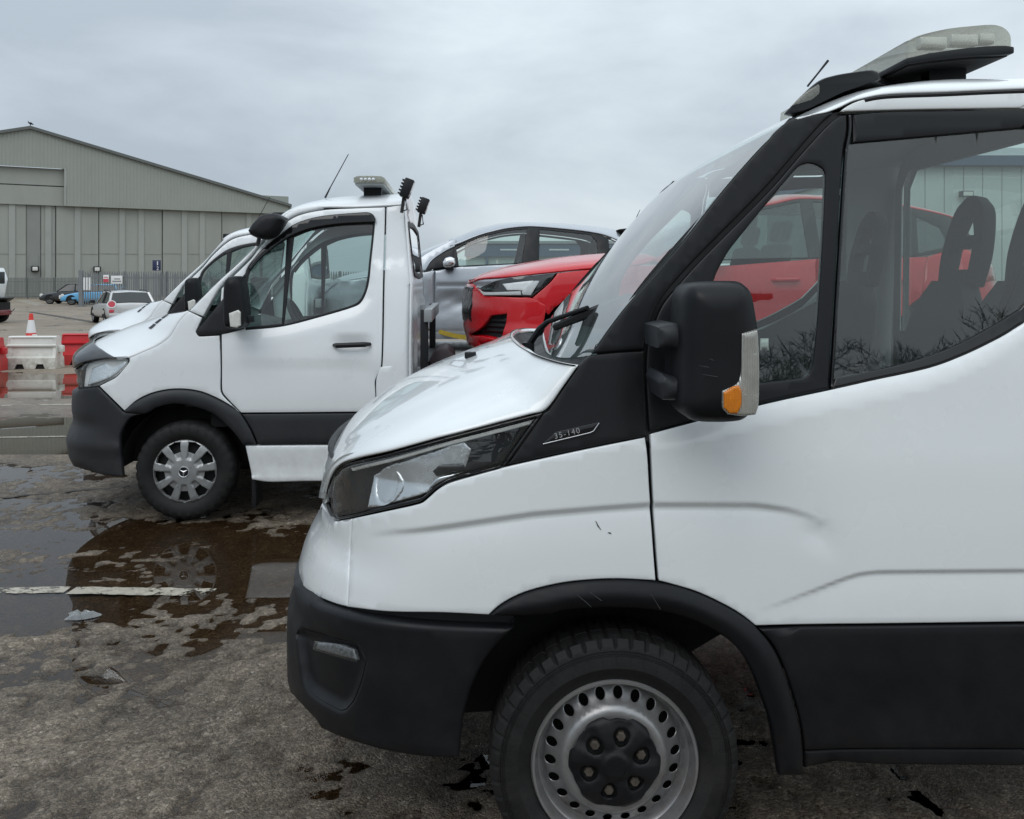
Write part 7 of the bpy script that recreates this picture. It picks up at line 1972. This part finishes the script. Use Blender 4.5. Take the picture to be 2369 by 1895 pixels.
vs = [(x, y, lz_ + 0.004) for x, y in pts] + [(c.x + (x - c.x) * 0.55, c.y + (y - c.y) * 0.55, lz_ + 0.018 + 0.008 * math.sin(i * 1.7)) for i, (x, y) in enumerate(pts)] + [(c.x, c.y, lz_ + 0.012)]
n = len(pts); litter.add(vs, [(i, (i + 1) % n, n + (i + 1) % n, n + i) for i in range(n)] + [(n + i, n + (i + 1) % n, 2 * n) for i in range(n)], True)
lo_ = litter.build('plastic_scrap', glass_mat('wet_plastic_film', (0.75, 0.77, 0.8), 1.6, 0.08, 0.25)); tag(lo_, 'crumpled clear plastic scrap lying wet beside the painted line', 'litter')

# ------------------------------------------------------------------ depot and warehouse beyond the trucks
M['depot'] = surface('pale_green_wall', (0.46, 0.52, 0.49), 0.6, var=0.05, vscale=0.5)
M['depot_blue'] = surface('depot_blue', (0.07, 0.11, 0.17), 0.5, var=0.06, vscale=0.5)
fd = Frame(1078, 42.0, 0)
dep = thing('depot_building', 'low pale depot with a dark blue fascia, seen through the silver car windows', 'building', fd.o)
m = MB(); m.box(0, 7.0, 0, 10, 0, 3.30); m.build('wall', M['depot'], dep)
m = MB(); m.box(-0.1, 7.1, -0.25, 10.1, 3.301, 3.42); m.build('roof', M['galv'], dep)
m = MB(); m.box(-0.05, 7.05, -0.18, -0.005, 2.72, 3.29); fa = m.build('fascia', M['depot_blue'], dep)
for x in (2.0, 4.2, 6.0):
    m = MB(); m.box(x - 0.45, x + 0.45, -0.2, -0.185, 3.0, 3.06); m.build('lettering_board', M['sign_white'], fa)
for x in (0.9, 3.1, 5.3):
    m = MB(); m.box(x, x + 0.1, -0.15, 0.0, 0, 2.71); m.build('post', M['depot_blue'], dep)
for x in (1.1, 2.1, 5.6):
    m = MB(); m.box(x, x + 0.85, -0.06, 0.01, 0, 2.05); d_ = m.build('door', M['depot_blue'], dep)
    m = MB(); m.box(x + 0.15, x + 0.7, -0.08, -0.061, 1.1, 1.8); m.build('door_glass', M['car_glass'], d_)
for x in (3.6, 4.5):
    m = MB(); m.box(x, x + 0.8, -0.06, 0.01, 1.0, 2.1); wf = m.build('window', M['sign_white'], dep)
    m = MB(); m.box(x + 0.06, x + 0.74, -0.08, -0.061, 1.06, 2.04); m.build('pane', M['car_glass'], wf)
fwh = Frame(2050, 30.0, 0)
M['ware'] = surface('pale_sheet_cladding', (0.52, 0.56, 0.55), 0.5, var=0.05, vscale=0.4)
whs = thing('warehouse', 'pale clad warehouse seen through the near truck cab windows', 'building', fwh.o)
ztw = 1.625 + (650 - 385) / 2150 * 30
for k in range(30):
    m = MB(); x = k * 0.62; m.box(x + 0.012, x + 0.608, -0.04, 0.0, 0, ztw, bev=0.012); m.build('cladding_panel', M['ware'], whs)
m = MB(); m.box(0, 18.6, 0.0, 14, 0, ztw); m.build('wall', M['ware'], whs)
m = MB(); m.prism([(-0.2, ztw), (18.8, ztw), (18.8, ztw + 0.32), (-0.2, ztw + 0.32)], -0.3, 14.2); m.build('roof_fascia', M['depot_blue'], whs)
m = MB(); m.add([(-0.2, -0.3, ztw + 0.33), (18.8, -0.3, ztw + 0.33), (18.8, 7, ztw + 1.6), (-0.2, 7, ztw + 1.6)], [(0, 1, 2, 3)]); m.build('roof', M['galv'], whs)
x0, z0 = fwh.at(2212, 444, 0); x1, z1 = fwh.at(2232, 458, 0)
m = MB(); m.box(x0, x1 + 0.1, -0.4, -0.15, z1, z0, bev=0.02); fl_ = m.build('flood_lamp', M['satin'], whs)
m = MB(); m.box(x0 + 0.04, x1 + 0.06, -0.42, -0.401, z1 + 0.04, z0 - 0.03); m.build('lamp_glass', M['clear_plastic'], fl_)

# ------------------------------------------------------------------ behind the viewer: what the glass mirrors
M['bark'] = surface('winter_bark', (0.022, 0.018, 0.014), 0.9, var=0.3, vscale=4)
M['twig'] = surface('winter_twigs', (0.020, 0.016, 0.013), 0.9, var=0.3, vscale=8)
def bare_tree(seed, H):
    rnd = random.Random(seed)
    mt, mb_ = MB(), MB()
    def grow(p, d, ln, r, lvl, mesh):
        q = p; pts = [p]; rs = [r]; dd = d.copy()
        for k in range(3):
            dd = (dd + Vector((rnd.uniform(-1, 1), rnd.uniform(-1, 1), rnd.uniform(-0.2, 0.7))) * 0.16).normalized()
            q = q + dd * ln / 3; pts.append(q); rs.append(r * (1 - 0.2 * (k + 1)))
        mesh.tube(pts, rs, 5 if lvl < 2 else 3, caps=False)
        if lvl >= 5: return
        for k in range(4 if lvl < 4 else 3):
            t = rnd.uniform(0.45, 1.0); i = min(2, int(t * 3)); s = pts[i].lerp(pts[i + 1], t * 3 - i)
            nd = (dd * 0.8 + Vector((rnd.uniform(-1, 1), rnd.uniform(-1, 1), rnd.uniform(-0.45, 0.55))) * 1.05).normalized()
            grow(s, nd, ln * rnd.uniform(0.58, 0.78), max(rs[-1] * 0.70, 0.016), lvl + 1, mb_)
    grow(Vector((0, 0, 0)), Vector((0, 0, 1)), H * 0.34, H * 0.022, 0, mt)
    t = thing('bare_tree', 'leafless tree mirrored in the near truck side window', 'tree', (0, 0, 0), 0, 'bare trees beyond the yard')
    mt.build('trunk', M['bark'], t); c = mb_.build('branches', M['twig'], t); c['kind'] = 'stuff'
    return t
protos = [bare_tree(s, h) for s, h in ((3, 8.2), (11, 9.2), (29, 7.4))]
rnd = random.Random(5)
for i in range(32):
    t = protos[i] if i < 3 else copy_tree(protos[i % 3])
    t.location = (1.0 + i * 1.15 + rnd.uniform(-0.6, 0.6), -35 + rnd.uniform(-3, 3), 0); t.rotation_euler = (0, 0, rnd.uniform(0, 6.2)); s = rnd.uniform(0.8, 1.12); t.scale = (s, s, s)
hedge = MB()
for i in range(3000):
    x = rnd.uniform(-30, 60); y = -38 + rnd.uniform(-1.2, 1.2); z = rnd.uniform(0, 4.6) * rnd.uniform(0.5, 1); a = Vector((rnd.uniform(-1, 1), rnd.uniform(-1, 1), rnd.uniform(0, 1))) * 0.6
    hedge.add([(x, y, z), (x + a.x, y + a.y, z + a.z), (x + 0.4, y, z + 0.5)], [(0, 1, 2)])
hb4 = hedge.build('hedge', M['twig']); tag(hb4, kind='stuff')
lp = thing('street_lamp', 'tall lamp post with twin heads mirrored in the near truck quarter window', 'lamp post', (8.3, -22, 0))
m = MB(); m.tube([(0, 0, 0), (0, 0, 5.8)], [0.11, 0.06], 8); m.build('pole', M['galv'], lp)
for sg in (-1, 1):
    m = MB(); m.tube([(0, 0, 5.75), (sg * 0.5, 0, 5.9)], 0.05, 6); m.box(sg * 0.45 - 0.35, sg * 0.45 + 0.35, -0.15, 0.15, 5.86, 6.02, bev=0.03); m.build('lamp_head', M['satin'], lp)
